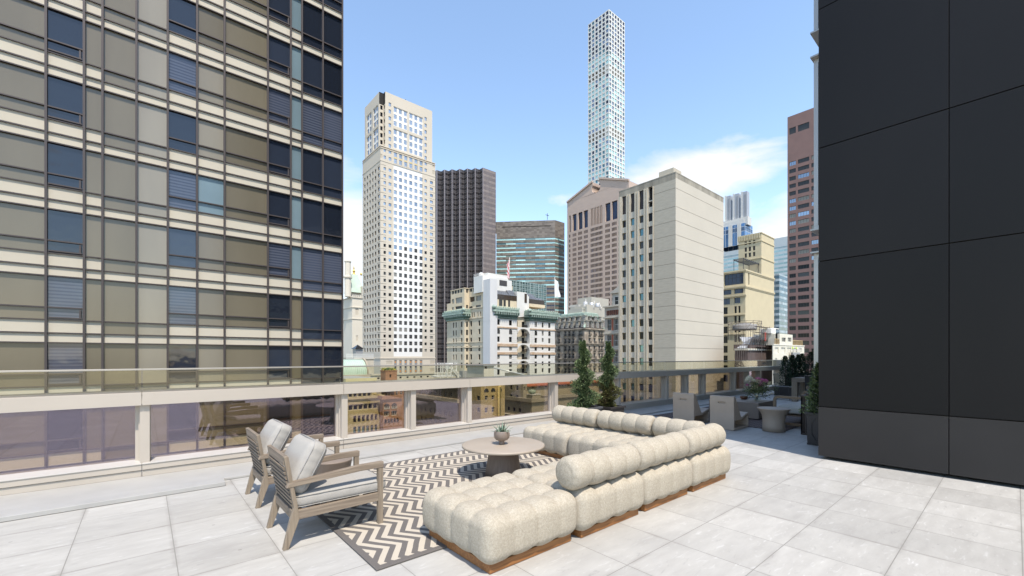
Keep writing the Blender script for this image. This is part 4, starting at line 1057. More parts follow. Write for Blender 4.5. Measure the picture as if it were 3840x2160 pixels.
# ---- white limestone tower with notched corner
M['limestone'] = mat('cream_limestone', (.55, .485, .39), .85, 0, .06, .06); M['marble'] = mat('white_marble', (.73, .70, .65), .6, 0, .03, .1)
M['limestone2'] = mat('tan_limestone', (.46, .40, .31), .85, 0, .1, .2); M['goldp'] = mat('gold_panel', (.55, .44, .24), .7); M['orange'] = mat('orange_panel', (.55, .24, .06), .7)
def marble_tower():
    rnd = random.Random(31); zx = lambda y: 300 + y / 1.907; xx = lambda x: 1280 + x / 1.907
    b = Box(xx(280), 222, xx(152), xx(672), zx(478)); A, B = b.A, b.B
    t = root('building', 'tall cream and white stone tower with a notched upper corner', b.cx, b.cy)
    pit = 3.62; ra, rb, wins = [], [], []
    zr = B.z(xx(385), zx(690)); hw = 2.1
    zbig = B.z(xx(385), zx(620))
    # white marble field
    u0, u1 = B.u(xx(374)), B.u(xx(579)); zm = B.z(xx(480), zx(640))
    rb.append((u0, B.z(xx(650), 900 + 1130 / 2.587), u1, zm + 1, .12, 1))
    mcol = px_cols(B, [(xx(377 + 36.6 * k), xx(377 + 36.6 * k + 21)) for k in range(6)])
    rows = [(zr - k * pit - hw, zr - k * pit) for k in range(-1, 26)]
    zlow = B.z(xx(480), 900 + 1140 / 2.587)
    rows = [r for r in rows if r[0] > zlow]
    sp = lambda i, j: [('w_sky', 8), ('w_sky2', 2)] if j < 11 else ([('w_sky2', 3), ('w_dark', 5), ('w_shade', 2)] if j < 14 else [('w_dark', 6), ('w_shade', 3), ('w_blind', 1)])  # bright upper and dark lower panes: reflections put into the glass colours
    st = ('f_grey', .10, 2, 2, False)
    grid_wins(rnd, B, mcol, rows, .35, st, sp, rb, wins)
    ex = px_cols(B, [(xx(338), xx(358)), (xx(595), xx(612)), (xx(302), xx(319))]) + px_cols(B, [(xx(634), xx(655))])
    grid_wins(rnd, B, ex, [(a + .15, q - .35) for a, q in rows], .35, ('f_grey', .06, 1, 1, False), sp, rb, wins)
    for a, q in rows:                                    # dark string courses at both edges
        for c0, c1 in ((xx(274), xx(320)), (xx(632), xx(670))): rb.append((B.u(c0), q + .55, B.u(c1), q + .72, .15, 3))
        ra.append((0, q + .55, 2.8, q + .72, .15, 3)); ra.append((b.wa - 4.5, q + .55, b.wa - .3, q + .72, .15, 3))
    wa = b.wa
    ac = [(wa * (.09 + .152 * k), wa * (.09 + .152 * k) + wa * .075) for k in range(5)] + [(wa * .86, wa * .955)]
    spa = lambda i, j: [('w_sky2', 6), ('w_sky', 2)] if j < 7 else [('w_dark', 8), ('w_shade', 2)]  # west side panes likewise brighter above, standing in for reflected sky
    grid_wins(rnd, A, ac, rows, .35, ('f_dark', .08, 1, 1, False), spa, ra, wins)
    # ornamental band
    zo0, zo1 = B.z(xx(480), zx(625)), B.z(xx(480), zx(548))
    for i, (c0, c1) in enumerate(mcol):
        rb.append((c0, zo0, c1, zo1, .3, None)); wins.append((B, c0, zo0, c1 - c0, (zo1 - zo0) * .42, .3, st, 'w_sky')); wins.append((B, c0, zo0 + (zo1 - zo0) * .58, c1 - c0, (zo1 - zo0) * .42, .3, st, 'w_sky'))
        rb.append((c0, zo0 + (zo1 - zo0) * .42, c1, zo0 + (zo1 - zo0) * .58, .1, 4))
    for k in (zo0, zo0 + 3.7):
        for c0, c1 in ((xx(276), xx(294)), (xx(650), xx(668))): rb.append((B.u(c0), k + .6, B.u(c1), k + 2.6, .1, 2))
        for c_ in ex[:3]: rb.append((c_[0], k + .5, c_[1], k + 2.3, .3, None)); wins.append((B, c_[0], k + .5, c_[1] - c_[0], 1.8, .3, ('f_grey', .06, 1, 1, False), 'w_sky'))
    # base course with coloured panels
    zb1, zb0 = B.z(xx(480), 900 + 1165 / 2.587), B.z(xx(480), 900 + 1290 / 2.587); h_ = zb1 - zb0
    for c0, c1 in mcol:
        rb.append((c0 + .1, zb0, c1 - .1, zb1, .3, 5))
        for q, m_ in ((.78, 6), (.42, 3), (.08, 6)): rb.append((c0 + .5, zb0 + h_ * q, c1 - .5, zb0 + h_ * (q + .14), .25, m_))
    for q in (.06, .70): rb.append((B.u(xx(320)), zb0 + h_ * q, B.u(xx(365)), zb0 + h_ * (q + .25), .1, 2)); rb.append((B.u(xx(635)), zb0 + h_ * q, B.u(xx(668)), zb0 + h_ * (q + .25), .1, 2))
    mats = [M['limestone'], M['marble'], M['limestone2'], M['gap'], M['goldp'], M['f_grey'], M['orange']]
    mb = MB(); b.shell(mb, ra, rb); mb.build('wall', mats, t)
    cr = MB()
    for z, o_ in ((b.z1 - .4, .16), (zo1 + .9, .14), (zo0 - .9, .14), (zb1 + .8, .25)): cr.box(b.cx - o_, b.cy - o_, z, b.cx + b.wb + o_, b.cy + b.wa + o_, z + .45)
    cr.build_each('string_course', M['limestone'], t)
    # upper block, set back, with a cut out corner
    x0 = b.cx + .5; y0 = b.cy + .5; x1 = x0 + Fac(x0, y0, 0).u(xx(650)); y1 = y0 - Fac(x0, y0, R(-90)).u(xx(167)); nt = 2.3
    zt = H - (zx(80) - HY) / F * (b.d + 2); ra, rb = [], []
    U = Fac(x0 + nt, y0, 0); wu = x1 - x0 - nt; V = Fac(x0, y1, R(-90)); wv = y1 - y0 - nt
    fh = pit; cols = [(U.u(xx(a)), U.u(xx(a + 21))) for a in (377, 413, 449, 489, 524, 559)]
    ztp = U.z(xx(385), zx(195)); rws = [(ztp - k * fh - 2.4 - (.9 if k > 2 else 0), ztp - k * fh - (.9 if k > 2 else 0)) for k in range(6)]
    for a, q in ((cols[0][0] - .3, cols[2][1] + .3), (cols[3][0] - .3, cols[5][1] + .3)):
        for r0, r1_ in ((rws[2][0] - .3, rws[0][1] + .3), (rws[5][0] - .3, rws[3][1] + .3)): rb.append((a, r0, q, r1_, .3, 1))
    grid_wins(rnd, U, cols, rws, .45, st, [('w_sky', 1)], rb, wins)
    sc = px_cols(U, [(xx(338), xx(356)), (xx(595), xx(611))]); grid_wins(rnd, U, sc, [(a + .3, q - .1) for a, q in [(ztp + 1.4 - k * fh - 2.4, ztp + 1.4 - k * fh) for k in range(7)]], .3, ('f_grey', .06, 1, 1, False), [('w_sky', 1)], rb, wins)
    vc = [(wv * q, wv * q + wv * .12) for q in (.16, .34, .62, .78)]
    for a, q in ((vc[0][0] - .3, vc[1][1] + .3), (vc[2][0] - .3, vc[3][1] + .3)):
        for r0, r1_ in ((rws[2][0] - .3, rws[0][1] + .3), (rws[5][0] - .3, rws[3][1] + .3)): ra.append((a, r0, q, r1_, .3, 1))
    grid_wins(rnd, V, vc, rws, .45, ('f_grey', .08, 1, 2, False), [('w_sky2', 1)], ra, wins)
    mb = MB(); facade(mb, U, 0, wu, b.z1, zt, rb, 0); facade(mb, V, 0, wv, b.z1, zt, ra, 0)
    N1 = Fac(x0 + nt, y0 + nt, R(-90)); N2 = Fac(x0, y0 + nt, 0); nr = []
    for k in range(6):
        z = ztp - .2 - k * fh - 2.5
        for f_ in (N1, N2): q = [(.6, z, 1.9, z + 2.2, .3, None)]; facade(mb, f_, 0, nt, z - .7, z + fh - .7 if k else z + 2.6, q, 0); wins.append((f_, .6, z, 1.3, 2.2, .3, ('f_dark', .08, 1, 1, False), 'w_dark'))
        zl = z - .7
    for f_ in (N1, N2): facade(mb, f_, 0, nt, ztp + .0 - .1, zt - .3, [], 3); facade(mb, f_, 0, nt, b.z1, zl, [], 0)
    mb.add([(x0 + nt, y0, zt), (x1, y0, zt), (x1, y1, zt), (x0, y1, zt), (x0, y0 + nt, zt), (x0 + nt, y0 + nt, zt)], [(0, 1, 2, 3, 4, 5)], 0)
    mb.add([(x1, y0, b.z1), (x1, y1, b.z1), (x1, y1, zt), (x1, y0, zt), (x0, y1, b.z1), (x0, y1, zt)], [(0, 1, 2, 3), (1, 4, 5, 2)], 0)
    mb.prism([(x0 - .6, y0 - .6), (x0 + nt, y0 - .6), (x0 + nt, y0 + nt), (x0 - .6, y0 + nt)], b.z1, zl - 2.5, 0)
    mb.build('upper_wall', mats, t); add_windows(t, wins)
    w_ = MB(); w_.box(x0 + wu * .55, y0 + 3, zt, x0 + wu * .55 + .2, y0 + 3.2, zt + 2.4); w_.box(x0 + wu * .5, y0 + 3, zt + 1.6, x0 + wu * .8, y0 + 3.15, zt + 1.75); w_.box(x0 + wu * .75, y0 + 3, zt, x0 + wu * .75 + .2, y0 + 3.2, zt + 2); w_.build('roof_antenna', M['f_dark'], t)
marble_tower()

# ---- dark serrated tower
M['bronzeglass'] = None
def stripe_mat(name, a, b, line, fh, cw, rough=.12, metal=.35, band=.5, ax='N', lw=.06, objv=0, noise=0):
    """curtain wall: alternating glass and spandrel bands with mullion lines"""
    m, N, L, B, mth = nodes(name); tc = N.new('ShaderNodeTexCoord'); sp = N.new('ShaderNodeSeparateXYZ'); L.new(tc.outputs['Object'], sp.inputs[0])
    z = mth('DIVIDE', sp.outputs[2], fh); fz = mth('FRACT', z); u = mth('DIVIDE', mth('SUBTRACT', sp.outputs[0], sp.outputs[1]), cw); fu = mth('FRACT', u)
    isb = mth('GREATER_THAN', fz, band)
    cb = N.new('ShaderNodeCombineXYZ'); L.new(mth('FLOOR', mth('MULTIPLY', z, 2)), cb.inputs[0]); L.new(mth('FLOOR', u), cb.inputs[1]); wn = N.new('ShaderNodeTexWhiteNoise'); wn.noise_dimensions = '2D'; L.new(cb.outputs[0], wn.inputs[0])
    col = mixc(N, L, isb, a, b)
    hs = N.new('ShaderNodeHueSaturation'); L.new(col, hs.inputs['Color']); L.new(mth('MULTIPLY_ADD', wn.outputs[0], noise * 2, 1 - noise), hs.inputs['Value'])
    e = mth('MINIMUM', mth('MINIMUM', fu, mth('SUBTRACT', 1, fu)), 1); lu = mth('LESS_THAN', e, lw / cw)
    ez = mth('MINIMUM', mth('ABSOLUTE', mth('SUBTRACT', fz, band)), mth('MINIMUM', fz, mth('SUBTRACT', 1, fz))); lz = mth('LESS_THAN', ez, lw / fh)
    ln = mth('MAXIMUM', lu, lz)
    L.new(mixc(N, L, ln, hs.outputs[0], line), B.inputs['Base Color'])
    L.new(mth('MULTIPLY_ADD', mth('MAXIMUM', isb, ln), .35, rough), B.inputs['Roughness']); L.new(mth('MULTIPLY', mth('SUBTRACT', 1, mth('MAXIMUM', isb, ln)), metal), B.inputs['Metallic'])
    return m
def dark_tower():
    rnd = random.Random(41); D = 322.; zt = 1.55 + 708.7 / F * (D * 1.0)
    cx, cy = corner(1810.5, D)
    t = root('building', 'dark bronze glass tower with a serrated saw tooth front', cx, cy)
    m1 = stripe_mat('bronze_curtain_wall', (.026, .023, .024), (.042, .037, .038), (.17, .155, .155), 3.9, 1.45, band=.55, lw=.075, noise=.3)
    m2 = stripe_mat('bronze_curtain_wall_pale', (.16, .125, .11), (.20, .165, .15), (.09, .07, .065), 3.9, 2.9, band=.5, lw=.07, noise=.12, rough=.3, metal=.1)  # paler copy for the end wall, its reflected light put into the colour
    B = Fac(cx, cy, 0); wb = B.u(1859.5)
    MB().add([(cx, cy, -60), (cx + wb, cy, -60), (cx + wb, cy, zt), (cx, cy, zt)], [(0, 1, 2, 3)]).build('end_wall', m2, t)
    n = 7; st = 4.33; pts = [(cx + wb, cy + 60), (cx + wb, cy)]
    x, y = cx, cy; face = MB(); edge = MB(); P = [(x, y)]
    for k in range(n):
        y2 = y + st; face.add([(x, y2, -60), (x, y, -60), (x, y, zt), (x, y2, zt)], [(0, 1, 2, 3)]); P.append((x, y2))
        edge.box(x - .12, y - .12, -60, x + .42, y + .3, zt + .02)
        x2 = x - st * .93
        if k < n - 1: face.add([(x2, y2, -60), (x, y2, -60), (x, y2, zt), (x2, y2, zt)], [(0, 1, 2, 3)]); P.append((x2, y2))
        x, y = x2, y2
    face.build('serrated_curtain_wall', m1, t); edge.build('corner_fin', mat('pale_bronze_fin', (.30, .25, .235), .3, .3), t)
    P2 = [(P[i][0], P[i][1]) for i in range(len(P))] + [(cx + wb, P[-1][1]), (cx + wb, cy)]
    MB().add([(p[0], p[1], zt) for p in P2], [tuple(range(len(P2)))]).build('roof', M['gap'], t)
    MB().box(cx + wb * .3, cy + 6, -60, cx + wb - .2, P[-1][1], zt - .5).build('core', M['gap'], t)
dark_tower()

# ---- green banded office block behind
M['granite'] = mat('grey_granite', (.125, .11, .098), .35, 0, .3, .25, detail=2)
def granite_mat():
    m, N, L, B, mth = nodes('granite_slabs'); tc = N.new('ShaderNodeTexCoord'); mp = N.new('ShaderNodeMapping'); mp.inputs['Rotation'].default_value = (0, 0, 0); L.new(tc.outputs['Object'], mp.inputs[0])
    sp = N.new('ShaderNodeSeparateXYZ'); L.new(mp.outputs[0], sp.inputs[0]); cb = N.new('ShaderNodeCombineXYZ')
    L.new(mth('FLOOR', mth('DIVIDE', mth('SUBTRACT', sp.outputs[0], sp.outputs[1]), 3.4)), cb.inputs[0]); L.new(mth('FLOOR', mth('DIVIDE', sp.outputs[2], 1.28)), cb.inputs[1])
    wn = N.new('ShaderNodeTexWhiteNoise'); wn.noise_dimensions = '2D'; L.new(cb.outputs[0], wn.inputs[0])
    L.new(mixc(N, L, wn.outputs[0], (.115, .092, .072), (.215, .18, .145)), B.inputs['Base Color']); B.inputs['Roughness'].default_value = .4; return m
M['granite'] = granite_mat()
def green_block():
    rnd = random.Random(51); zx = lambda y: 800 + y / 3.813; xx = lambda x: 1840 + x / 3.813
    D = 392.; cx, cy = corner(xx(922), D); z1 = H - (zx(97) - HY) / F * D
    t = root('building', 'dark granite office block with green ribbon windows behind the others', cx, cy)
    lx = (xx(80) - HX) / F; d2 = D * (HY - zx(97)) / (HY - zx(122)); px, py = corner(xx(80), d2)
    A = Fac(px, py, math.atan2(cy - py, cx - px)); wa = math.hypot(cx - px, cy - py); B = Fac(cx, cy, 0); wb = B.u(xx(1056))
    mb = MB(); wins = []
    ztop = B.z(xx(922), zx(346)); fh = B.z(xx(922), zx(346)) - B.z(xx(922), zx(406)); n = 28
    for f, w in ((A, wa), (B, wb)):
        rc = []; k = max(1, int(round(w / 8.5))); cw = w / k
        for j in range(n):
            zt = ztop - j * fh
            for i in range(k):
                rc.append((i * cw, zt - 1.55, (i + 1) * cw, zt, .25, None)); low = j > 11
                wins.append((f, i * cw, zt - 1.55, cw, 1.55, .25, ('f_grey', .10, 5, 1, False), pick(rnd, [('w_teal2', 8), ('w_green', 2), ('w_teal', 1)] if not low else [('w_teal', 4), ('w_navy', 3), ('w_teal2', 4)])))
        if f is A: rc.append((A.u(xx(157)), A.z(xx(500), zx(193)), A.u(xx(862)), A.z(xx(500), zx(183)), .6, 1))
        facade(mb, f, 0, w, -60, z1, rc, 0)
    mb.add([(px, py, z1), (cx, cy, z1), (cx + wb, cy, z1), (cx + wb, py + 30, z1), (px, py + 30, z1)], [(0, 1, 2, 3, 4)], 0)
    mb.add([(cx + wb, cy, -60), (cx + wb, py + 30, -60), (cx + wb, py + 30, z1), (cx + wb, cy, z1)], [(0, 1, 2, 3)], 0)
    mb.build('wall', [M['granite'], M['gap']], t); add_windows(t, wins)
    a = MB(); q = B.p(-6, 4, z1); a.box(q[0], q[1], z1, q[0] + .3, q[1] + .3, z1 + 6); a.box(q[0] - 2, q[1], z1 + 4, q[0] + 2, q[1] + .3, z1 + 4.4); a.build('roof_antenna', M['f_dark'], t)
green_block()
def green_annex():
    zx = lambda y: 800 + y / 3.813; xx = lambda x: 1840 + x / 3.813
    b = Box(xx(285), 262, xx(250), xx(790), zx(948))
    t = root('building', 'low green glass curtain wall annex with pale mullions', b.cx, b.cy)
    m = stripe_mat('green_curtain_wall', (.075, .12, .11), (.045, .075, .07), (.30, .36, .34), 2.6, 4.0, band=.6, lw=.13, noise=.3)
    mb = MB(); b.shell(mb, [], []); mb.build('curtain_wall', m, t)
    f = MB()
    for k in range(14): u = b.wb * k / 13; q = b.B.p(u, 0, 0); f.box(q[0] - .14, q[1] - .3, -60, q[0] + .14, q[1], b.z1)
    f.build('fins', mat('pale_green_fin', (.34, .40, .38), .4, .2), t)
green_annex()

# ---- pink granite tower with broken pediment
M['pink_granite'] = mat('pink_granite', (.50, .38, .305), .75, 0, .07, .15, .1, 3, stretch=(1, 1, 3))
def pediment_tower():
    rnd = random.Random(61); zx = lambda y: 600 + y / 1.8118; xx = lambda x: 2080 + x / 1.8118
    b = Box(xx(505), 332, xx(85), xx(640), zx(140)); A = b.A
    t = root('building', 'pink stone tower with a broken pediment and a round notch at its peak', b.cx, b.cy)
    ra, wins = [], []
    groups = [((97, 107), 1), ((121, 147), 4), ((158, 187), 4), ((197, 225), 4), ((243, 325), 9), ((343, 375), 4), ((387, 421), 4), ((431, 470), 4), ((480, 492), 1)]
    zt = A.z(xx(285), zx(455)); pit = (zt - A.z(xx(285), zx(878))) / 12; hh = pit * .62
    rows = [(zt - k * pit - hh, zt - k * pit) for k in range(26)]
    for (a, q), n in groups:
        u0, u1 = A.u(xx(a)), A.u(xx(q)); cw = (u1 - u0) / n
        cs = [(u0 + cw * k + cw * .12, u0 + cw * (k + 1) - cw * .12) for k in range(n)]
        grid_wins(rnd, A, cs, rows, .22, ('f_dark', .05, 1, 1, False), [('w_dark', 5), ('w_navy', 2), ('w_bronze', 2)], ra, wins)
    za, zb = A.z(xx(285), zx(438)), A.z(xx(285), zx(318))
    for a, q in ((98, 108), (122, 148), (160, 188), (197, 225), (344, 378), (388, 426)):
        ra.append((A.u(xx(a)), za, A.u(xx(q)), zb, 1.2, None)); wins.append((A, A.u(xx(a)), za, A.u(xx(q)) - A.u(xx(a)), zb - za, 1.2, ('f_dark', .12, 3 if q - a > 12 else 1, 4, False), 'w_navy'))
    u0, u1 = A.u(xx(243)), A.u(xx(325)); cw = (u1 - u0) / 8
    for k in range(8): ra.append((u0 + cw * (k + .2), za, u0 + cw * (k + .8), zb, 1.2, None)); wins.append((A, u0 + cw * (k + .2), za, cw * .6, zb - za, 1.2, ('f_dark', .08, 1, 1, False), 'w_dark'))
    mb = MB(); b.shell(mb, ra, []); mb.build('wall', M['pink_granite'], t)
    # pediment: gable with a round notch
    um = b.wa / 2; zp = b.z1 + 10.8; ur = 4.5; zc = zp - 6.6
    n = 20; arc = []
    g0 = zp - (ur * .62) * (zp - b.z1) / um * 1.0
    for k in range(n + 1):
        a = math.pi - (.72) + (math.pi + 1.44) * k / n; arc.append((um + ur * math.cos(a), zc + ur * math.sin(a)))
    L0 = arc[0][0]; R0_ = arc[-1][0]
    slope = (zp - b.z1) / um
    pts = [(0, b.z1), (L0 - .0, b.z1 + slope * L0)] + arc + [(R0_, zp - .6), (b.wa, b.z1)]
    # left flank, notch, right flank as one outline
    V = [A.p(u, 0, z) for u, z in pts] + [A.p(u, 14, z) for u, z in pts]; m_ = len(pts)
    mb = MB().add(V, [tuple(range(m_)), tuple(range(2 * m_ - 1, m_ - 1, -1))] + [(i, (i + 1) % m_, m_ + (i + 1) % m_, m_ + i) for i in range(m_)])
    o = mb.build('pediment', M['pink_granite'], t, fix=True)
    dk = MB(); ring = [(um + ur * 1.02 * math.cos(2 * math.pi * k / 24), zc + ur * 1.02 * math.sin(2 * math.pi * k / 24)) for k in range(24)]
    dk.add([A.p(u, 9, z) for u, z in ring], [tuple(range(24))]); dk.build('notch_back', M['gap'], t)
    cp = MB()
    for p_, q_ in ((pts[0], pts[1]), (pts[-2], pts[-1])):
        cp.add([A.p(p_[0], -.9, p_[1] - .2), A.p(q_[0], -.9, q_[1] - .2), A.p(q_[0], -.9, q_[1] + 1.3), A.p(p_[0], -.9, p_[1] + 1.3), A.p(p_[0], 1, p_[1] - .2), A.p(q_[0], 1, q_[1] - .2), A.p(q_[0], 1, q_[1] + 1.3), A.p(p_[0], 1, p_[1] + 1.3)],
               [(0, 1, 2, 3), (4, 7, 6, 5), (3, 2, 6, 7), (0, 4, 5, 1), (0, 3, 7, 4), (1, 5, 6, 2)])
    cp.build('raking_cornice', M['pink_granite'], t, fix=True)
    rf = MB(); rf.add([A.p(um, 0, zp - .7), A.p(b.wa, 0, b.z1 + .1), A.p(b.wa, b.wb, b.z1 + .1), A.p(um, b.wb, zp - .7), A.p(0, 0, b.z1 + .1), A.p(0, b.wb, b.z1 + .1)], [(0, 1, 2, 3)], 0); rf.build('roof', M['pink_granite'], t)
    add_windows(t, wins)
pediment_tower()

# ---- street level
o = MB().add([(-900, -900, -60), (1500, -900, -60), (1500, 1500, -60), (-900, 1500, -60)], [(0, 1, 2, 3)]).build('ground', mat('asphalt', (.06, .06, .062), .9, 0, .3, .05)); tag(o, kind='structure')

M['buff'] = mat('buff_wall', (.52, .47, .385), .9, 0, .14, .5, .15, 4)
# ---- white hotel with green copper cornices
M['hotel_white'] = mat('white_painted_stone', (.66, .635, .58), .85, 0, .06, .4, .1, 5)
M['hotel_tan'] = mat('tan_hotel_stone', (.58, .50, .365), .85, 0, .12, .4, .15, 4)
M['shaft'] = mat('pale_grey_render', (.60, .585, .56), .85, 0, .08, .3, .1, 3, stretch=(1, 1, .3))
M['copper'] = mat('green_copper', (.20, .275, .215), .7, 0, .35, 1.4, .3, 4, col2=(.38, .45, .38))
M['copper_dk'] = mat('dark_green_copper', (.095, .175, .13), .7, 0, .4, 1.2)
M['rust'] = mat('rusty_string_course', (.50, .40, .29), .85, 0, .35, .8, col2=(.42, .26, .15), stretch=(1, 1, 3))
M['skylight'] = mat('skylight_glass', (.17, .17, .17), .25, .1, .5, 1.5)
M['yellowst'] = mat('yellow_penthouse', (.62, .515, .355), .85, 0, .08, .3)
def cornice(t, x0, y0, x1, y1, z0, z1, ov, faces='wsn'):
    """bracketed copper cornice round a block; x0..x1, y0..y1 the wall planes"""
    h = z1 - z0; m = MB()
    for a, b, o_, k in ((0, .22, .35, 1), (.22, .34, .55 * ov, 1), (.55, .72, ov, 0), (.72, .80, ov * .8, 0), (.80, .93, ov * .92, 0)):
        m.box(x0 - o_, y0 - o_, z0 + h * a, x1 + (o_ if 'e' in faces else 0), y1 + o_, z0 + h * b, k)
    m.box(x0 - .2, y0 - .2, z0 + h * .34, x1 + .1, y1 + .1, z0 + h * .55, 1)
    b = m; n = max(3, int((x1 - x0) / 1.15))
    for k in range(n + 1):
        x = x0 + (x1 - x0) * k / n; b.box(x - .22, y0 - ov * .96, z0 + h * .34, x + .22, y0 - .1, z0 + h * .56)
        b.lathe([(.34, 0), (.36, .25), (.2, .55), (.02, .7)], (x, y0 - ov * .75, z0 + h * .93), 6, 0, False)
    n = max(3, int((y1 - y0) / 1.15))
    for k in range(n + 1):
        y = y0 + (y1 - y0) * k / n; b.box(x0 - ov * .96, y - .22, z0 + h * .34, x0 - .1, y + .22, z0 + h * .56)
        b.lathe([(.34, 0), (.36, .25), (.2, .55), (.02, .7)], (x0 - ov * .75, y, z0 + h * .93), 6, 0, False)
    for k in range(int((x1 - x0) / .34)): b.box(x0 + .34 * k, y0 - .48, z0 + h * .03, x0 + .34 * k + .15, y0 - .3, z0 + h * .18)
    for k in range(int((y1 - y0) / .34)): b.box(x0 - .48, y0 + .34 * k, z0 + h * .03, x0 - .3, y0 + .34 * k + .15, z0 + h * .18)
    b.lathe([(.1, 0), (.7, .35), (.8, 1.0), (.5, 1.5), (.05, 1.7)], (x0 - ov * .8, y0 - ov * .8, z0 + h * .75), 8, 0, True)
    m.build('cornice', [M['copper'], M['copper_dk']], t)
def hotel():
    rnd = random.Random(71); z3x = lambda x: 1640 + x / 6.3; z3y = lambda y: 1010 + y / 6.3; z4x = lambda x: 1820 + x / 4.83; z4y = lambda y: 1100 + y / 4.83
    D = 168.; cx, cy = corner(1837.6, D); t = root('hotel', 'white and tan grand hotel with green copper cornices and a plain white chimney shaft', cx, cy, cat='building')
    S_ = Fac(cx, cy, 0); A0 = Fac(cx, cy, R(-90))
    zs = lambda px, py, f: f.z(px, py)
    ztop = H - (z3y(215) - HY) / F * D
    ws = S_.u(1856); da = -A0.u(z3x(1080))
    sh = MB(); sh.box(cx, cy, -60, cx + ws + 1.2, cy + da, ztop); sh.box(cx - .03, cy - .03, ztop - 16.5, cx + ws, cy + da, ztop - 16.3)
    sh.build('chimney_shaft', M['shaft'], t)
    # south blocks
    yw = cy + .8; B = Fac(cx, yw, 0); P = lambda px: B.u(px)
    x1, x2, x3, x4 = P(1856), P(1938.5), P(1986.7), P(2081)
    zc0, zc1 = B.z(1900, z4y(462)), B.z(1900, z4y(262))
    row_t = [B.z(z4x(230), z4y(y)) for y in (470, 632, 780, 935, 1090, 1242, 1378)]; pitch = (row_t[2] - row_t[5]) / 3
    while row_t[-1] > -50: row_t.append(row_t[-1] - pitch)
    hw = 2.15
    wins = []; mb = MB()
    def quoins(rc, u0, u1, zt, zb):
        z = zt
        while z > zb: rc.append((u0, z - .12, u1, z, .12, 0)); z -= .78
    def south(f, u0, u1, cols, narrow=(), zt=zc0, rc=None, arch=True):
        rc = rc if rc is not None else []
        for i, (a, q) in enumerate(cols):
            for j, z in enumerate(row_t):
                h_ = hw if i not in narrow or j in (0, 1) else 1.7
                rc.append((a, z - h_, q, z, .35, None)) if not (arch and j == 1 and i not in narrow) else None
                st = ('f_dark', .12, 1, 2, arch and j == 1 and i not in narrow)
                if st[4]: wins.append((f, a, z - h_, q - a, h_, -.02, st, 'w_dark' if rnd.random() < .6 else 'w_shade'))
                else: wins.append((f, a, z - h_, q - a, h_, .35, st, pick(rnd, [('w_dark', 5), ('w_shade', 3), ('w_blind', 3)])))
        facade(mb, f, u0, u1, -60, zt, rc, 0)
    rc = []; quoins(rc, x1 + .1, x1 + 1.1, row_t[0] - 3.6, -20); quoins(rc, x2 - 3.1, x2 - .3, row_t[0] - 3.6, -20)
    c1 = [(P(z4x(207)), P(z4x(262))), (P(z4x(430)), P(z4x(483)))]
    south(B, x1 - .3, x2, c1, (), zc0, rc)
    rc = []; quoins(rc, x3 + .5, x3 + 3.1, row_t[0] - 3.6, -20); quoins(rc, x4 - 2.6, x4 - .2, row_t[0] - 3.6, -20)
    c2 = [(P(z4x(893)), P(z4x(937))), (P(z4x(1023)), P(z4x(1056))), (P(z4x(1140)), P(z4x(1180)))]
    south(B, x3, x4, c2, (1,), zc0, rc)
    # light court between the blocks, bridged by arches
    dep = 2.6; Cb = Fac(cx, yw + dep, 0)
    zr = B.z(1960, z4y(20)); rc = []; cols = [(x2 + .9 + .3, x2 + 2.0 + .3), (x2 + 4.6, x2 + 6.2)]
    for j, z in enumerate(row_t):
        for i, (a, q) in enumerate(cols):
            hh = (1.0 if j else 2.2) if i == 0 else 2.5
            rc.append((a + .4, z - hh, q + .4, z, .3, None)); wins.append((Cb, a + .4, z - hh, q - a, hh, .3, ('f_dark', .07, 1, 1, False), 'w_dark'))
    facade(mb, Cb, x2 - 1, x3 + 2, -60, zr, rc, 1)
    for xx_, s_ in ((x2, 1), (x3, -1)):
        mb.add([(cx + xx_, yw, -60), (cx + xx_, yw + dep, -60), (cx + xx_, yw + dep, zc0), (cx + xx_, yw, zc0)], [(0, 1, 2, 3)], 0)
    mb.add([(cx + x4, yw, -60), (cx + x4, yw + 30, -60), (cx + x4, yw + 30, zc0), (cx + x4, yw, zc0)], [(0, 1, 2, 3)], 0)
    ar = MB(); wa_ = x3 - x2; n = 14
    for k in (1, 3, 5):
        zt = row_t[k] + .9; r = wa_ / 2 - .25; pts = [(x2, zt), (x2, zt - r * .9)] + [(x2 + wa_ / 2 - r * math.cos(math.pi * i / n), zt - r * .9 + (r * .75) * math.sin(math.pi * i / n)) for i in range(n + 1)] + [(x3, zt - r * .9), (x3, zt)]
        V = [(cx + u, yw - .1, z) for u, z in pts] + [(cx + u, yw + .6, z) for u, z in pts]; m_ = len(pts)
        # fan from the crown: strips between the straight head and the arch
        fs = []
        arc = list(range(2, 2 + n + 1)); top = [(x2 + wa_ * i / n, zt) for i in range(n + 1)]
        for i in range(n):
            p0, p1 = pts[arc[i]], pts[arc[i + 1]]; q0, q1 = top[i], top[i + 1]
            ar.add([(cx + p0[0], yw - .1, p0[1]), (cx + p1[0], yw - .1, p1[1]), (cx + q1[0], yw - .1, q1[1]), (cx + q0[0], yw - .1, q0[1]), (cx + p0[0], yw + .6, p0[1]), (cx + p1[0], yw + .6, p1[1]), (cx + q1[0], yw + .6, q1[1]), (cx + q0[0], yw + .6, q0[1])],
                   [(0, 1, 2, 3), (0, 4, 5, 1), (3, 2, 6, 7)], 0)
    ar.build('court_arches', M['hotel_white'], t)
    fe = MB()
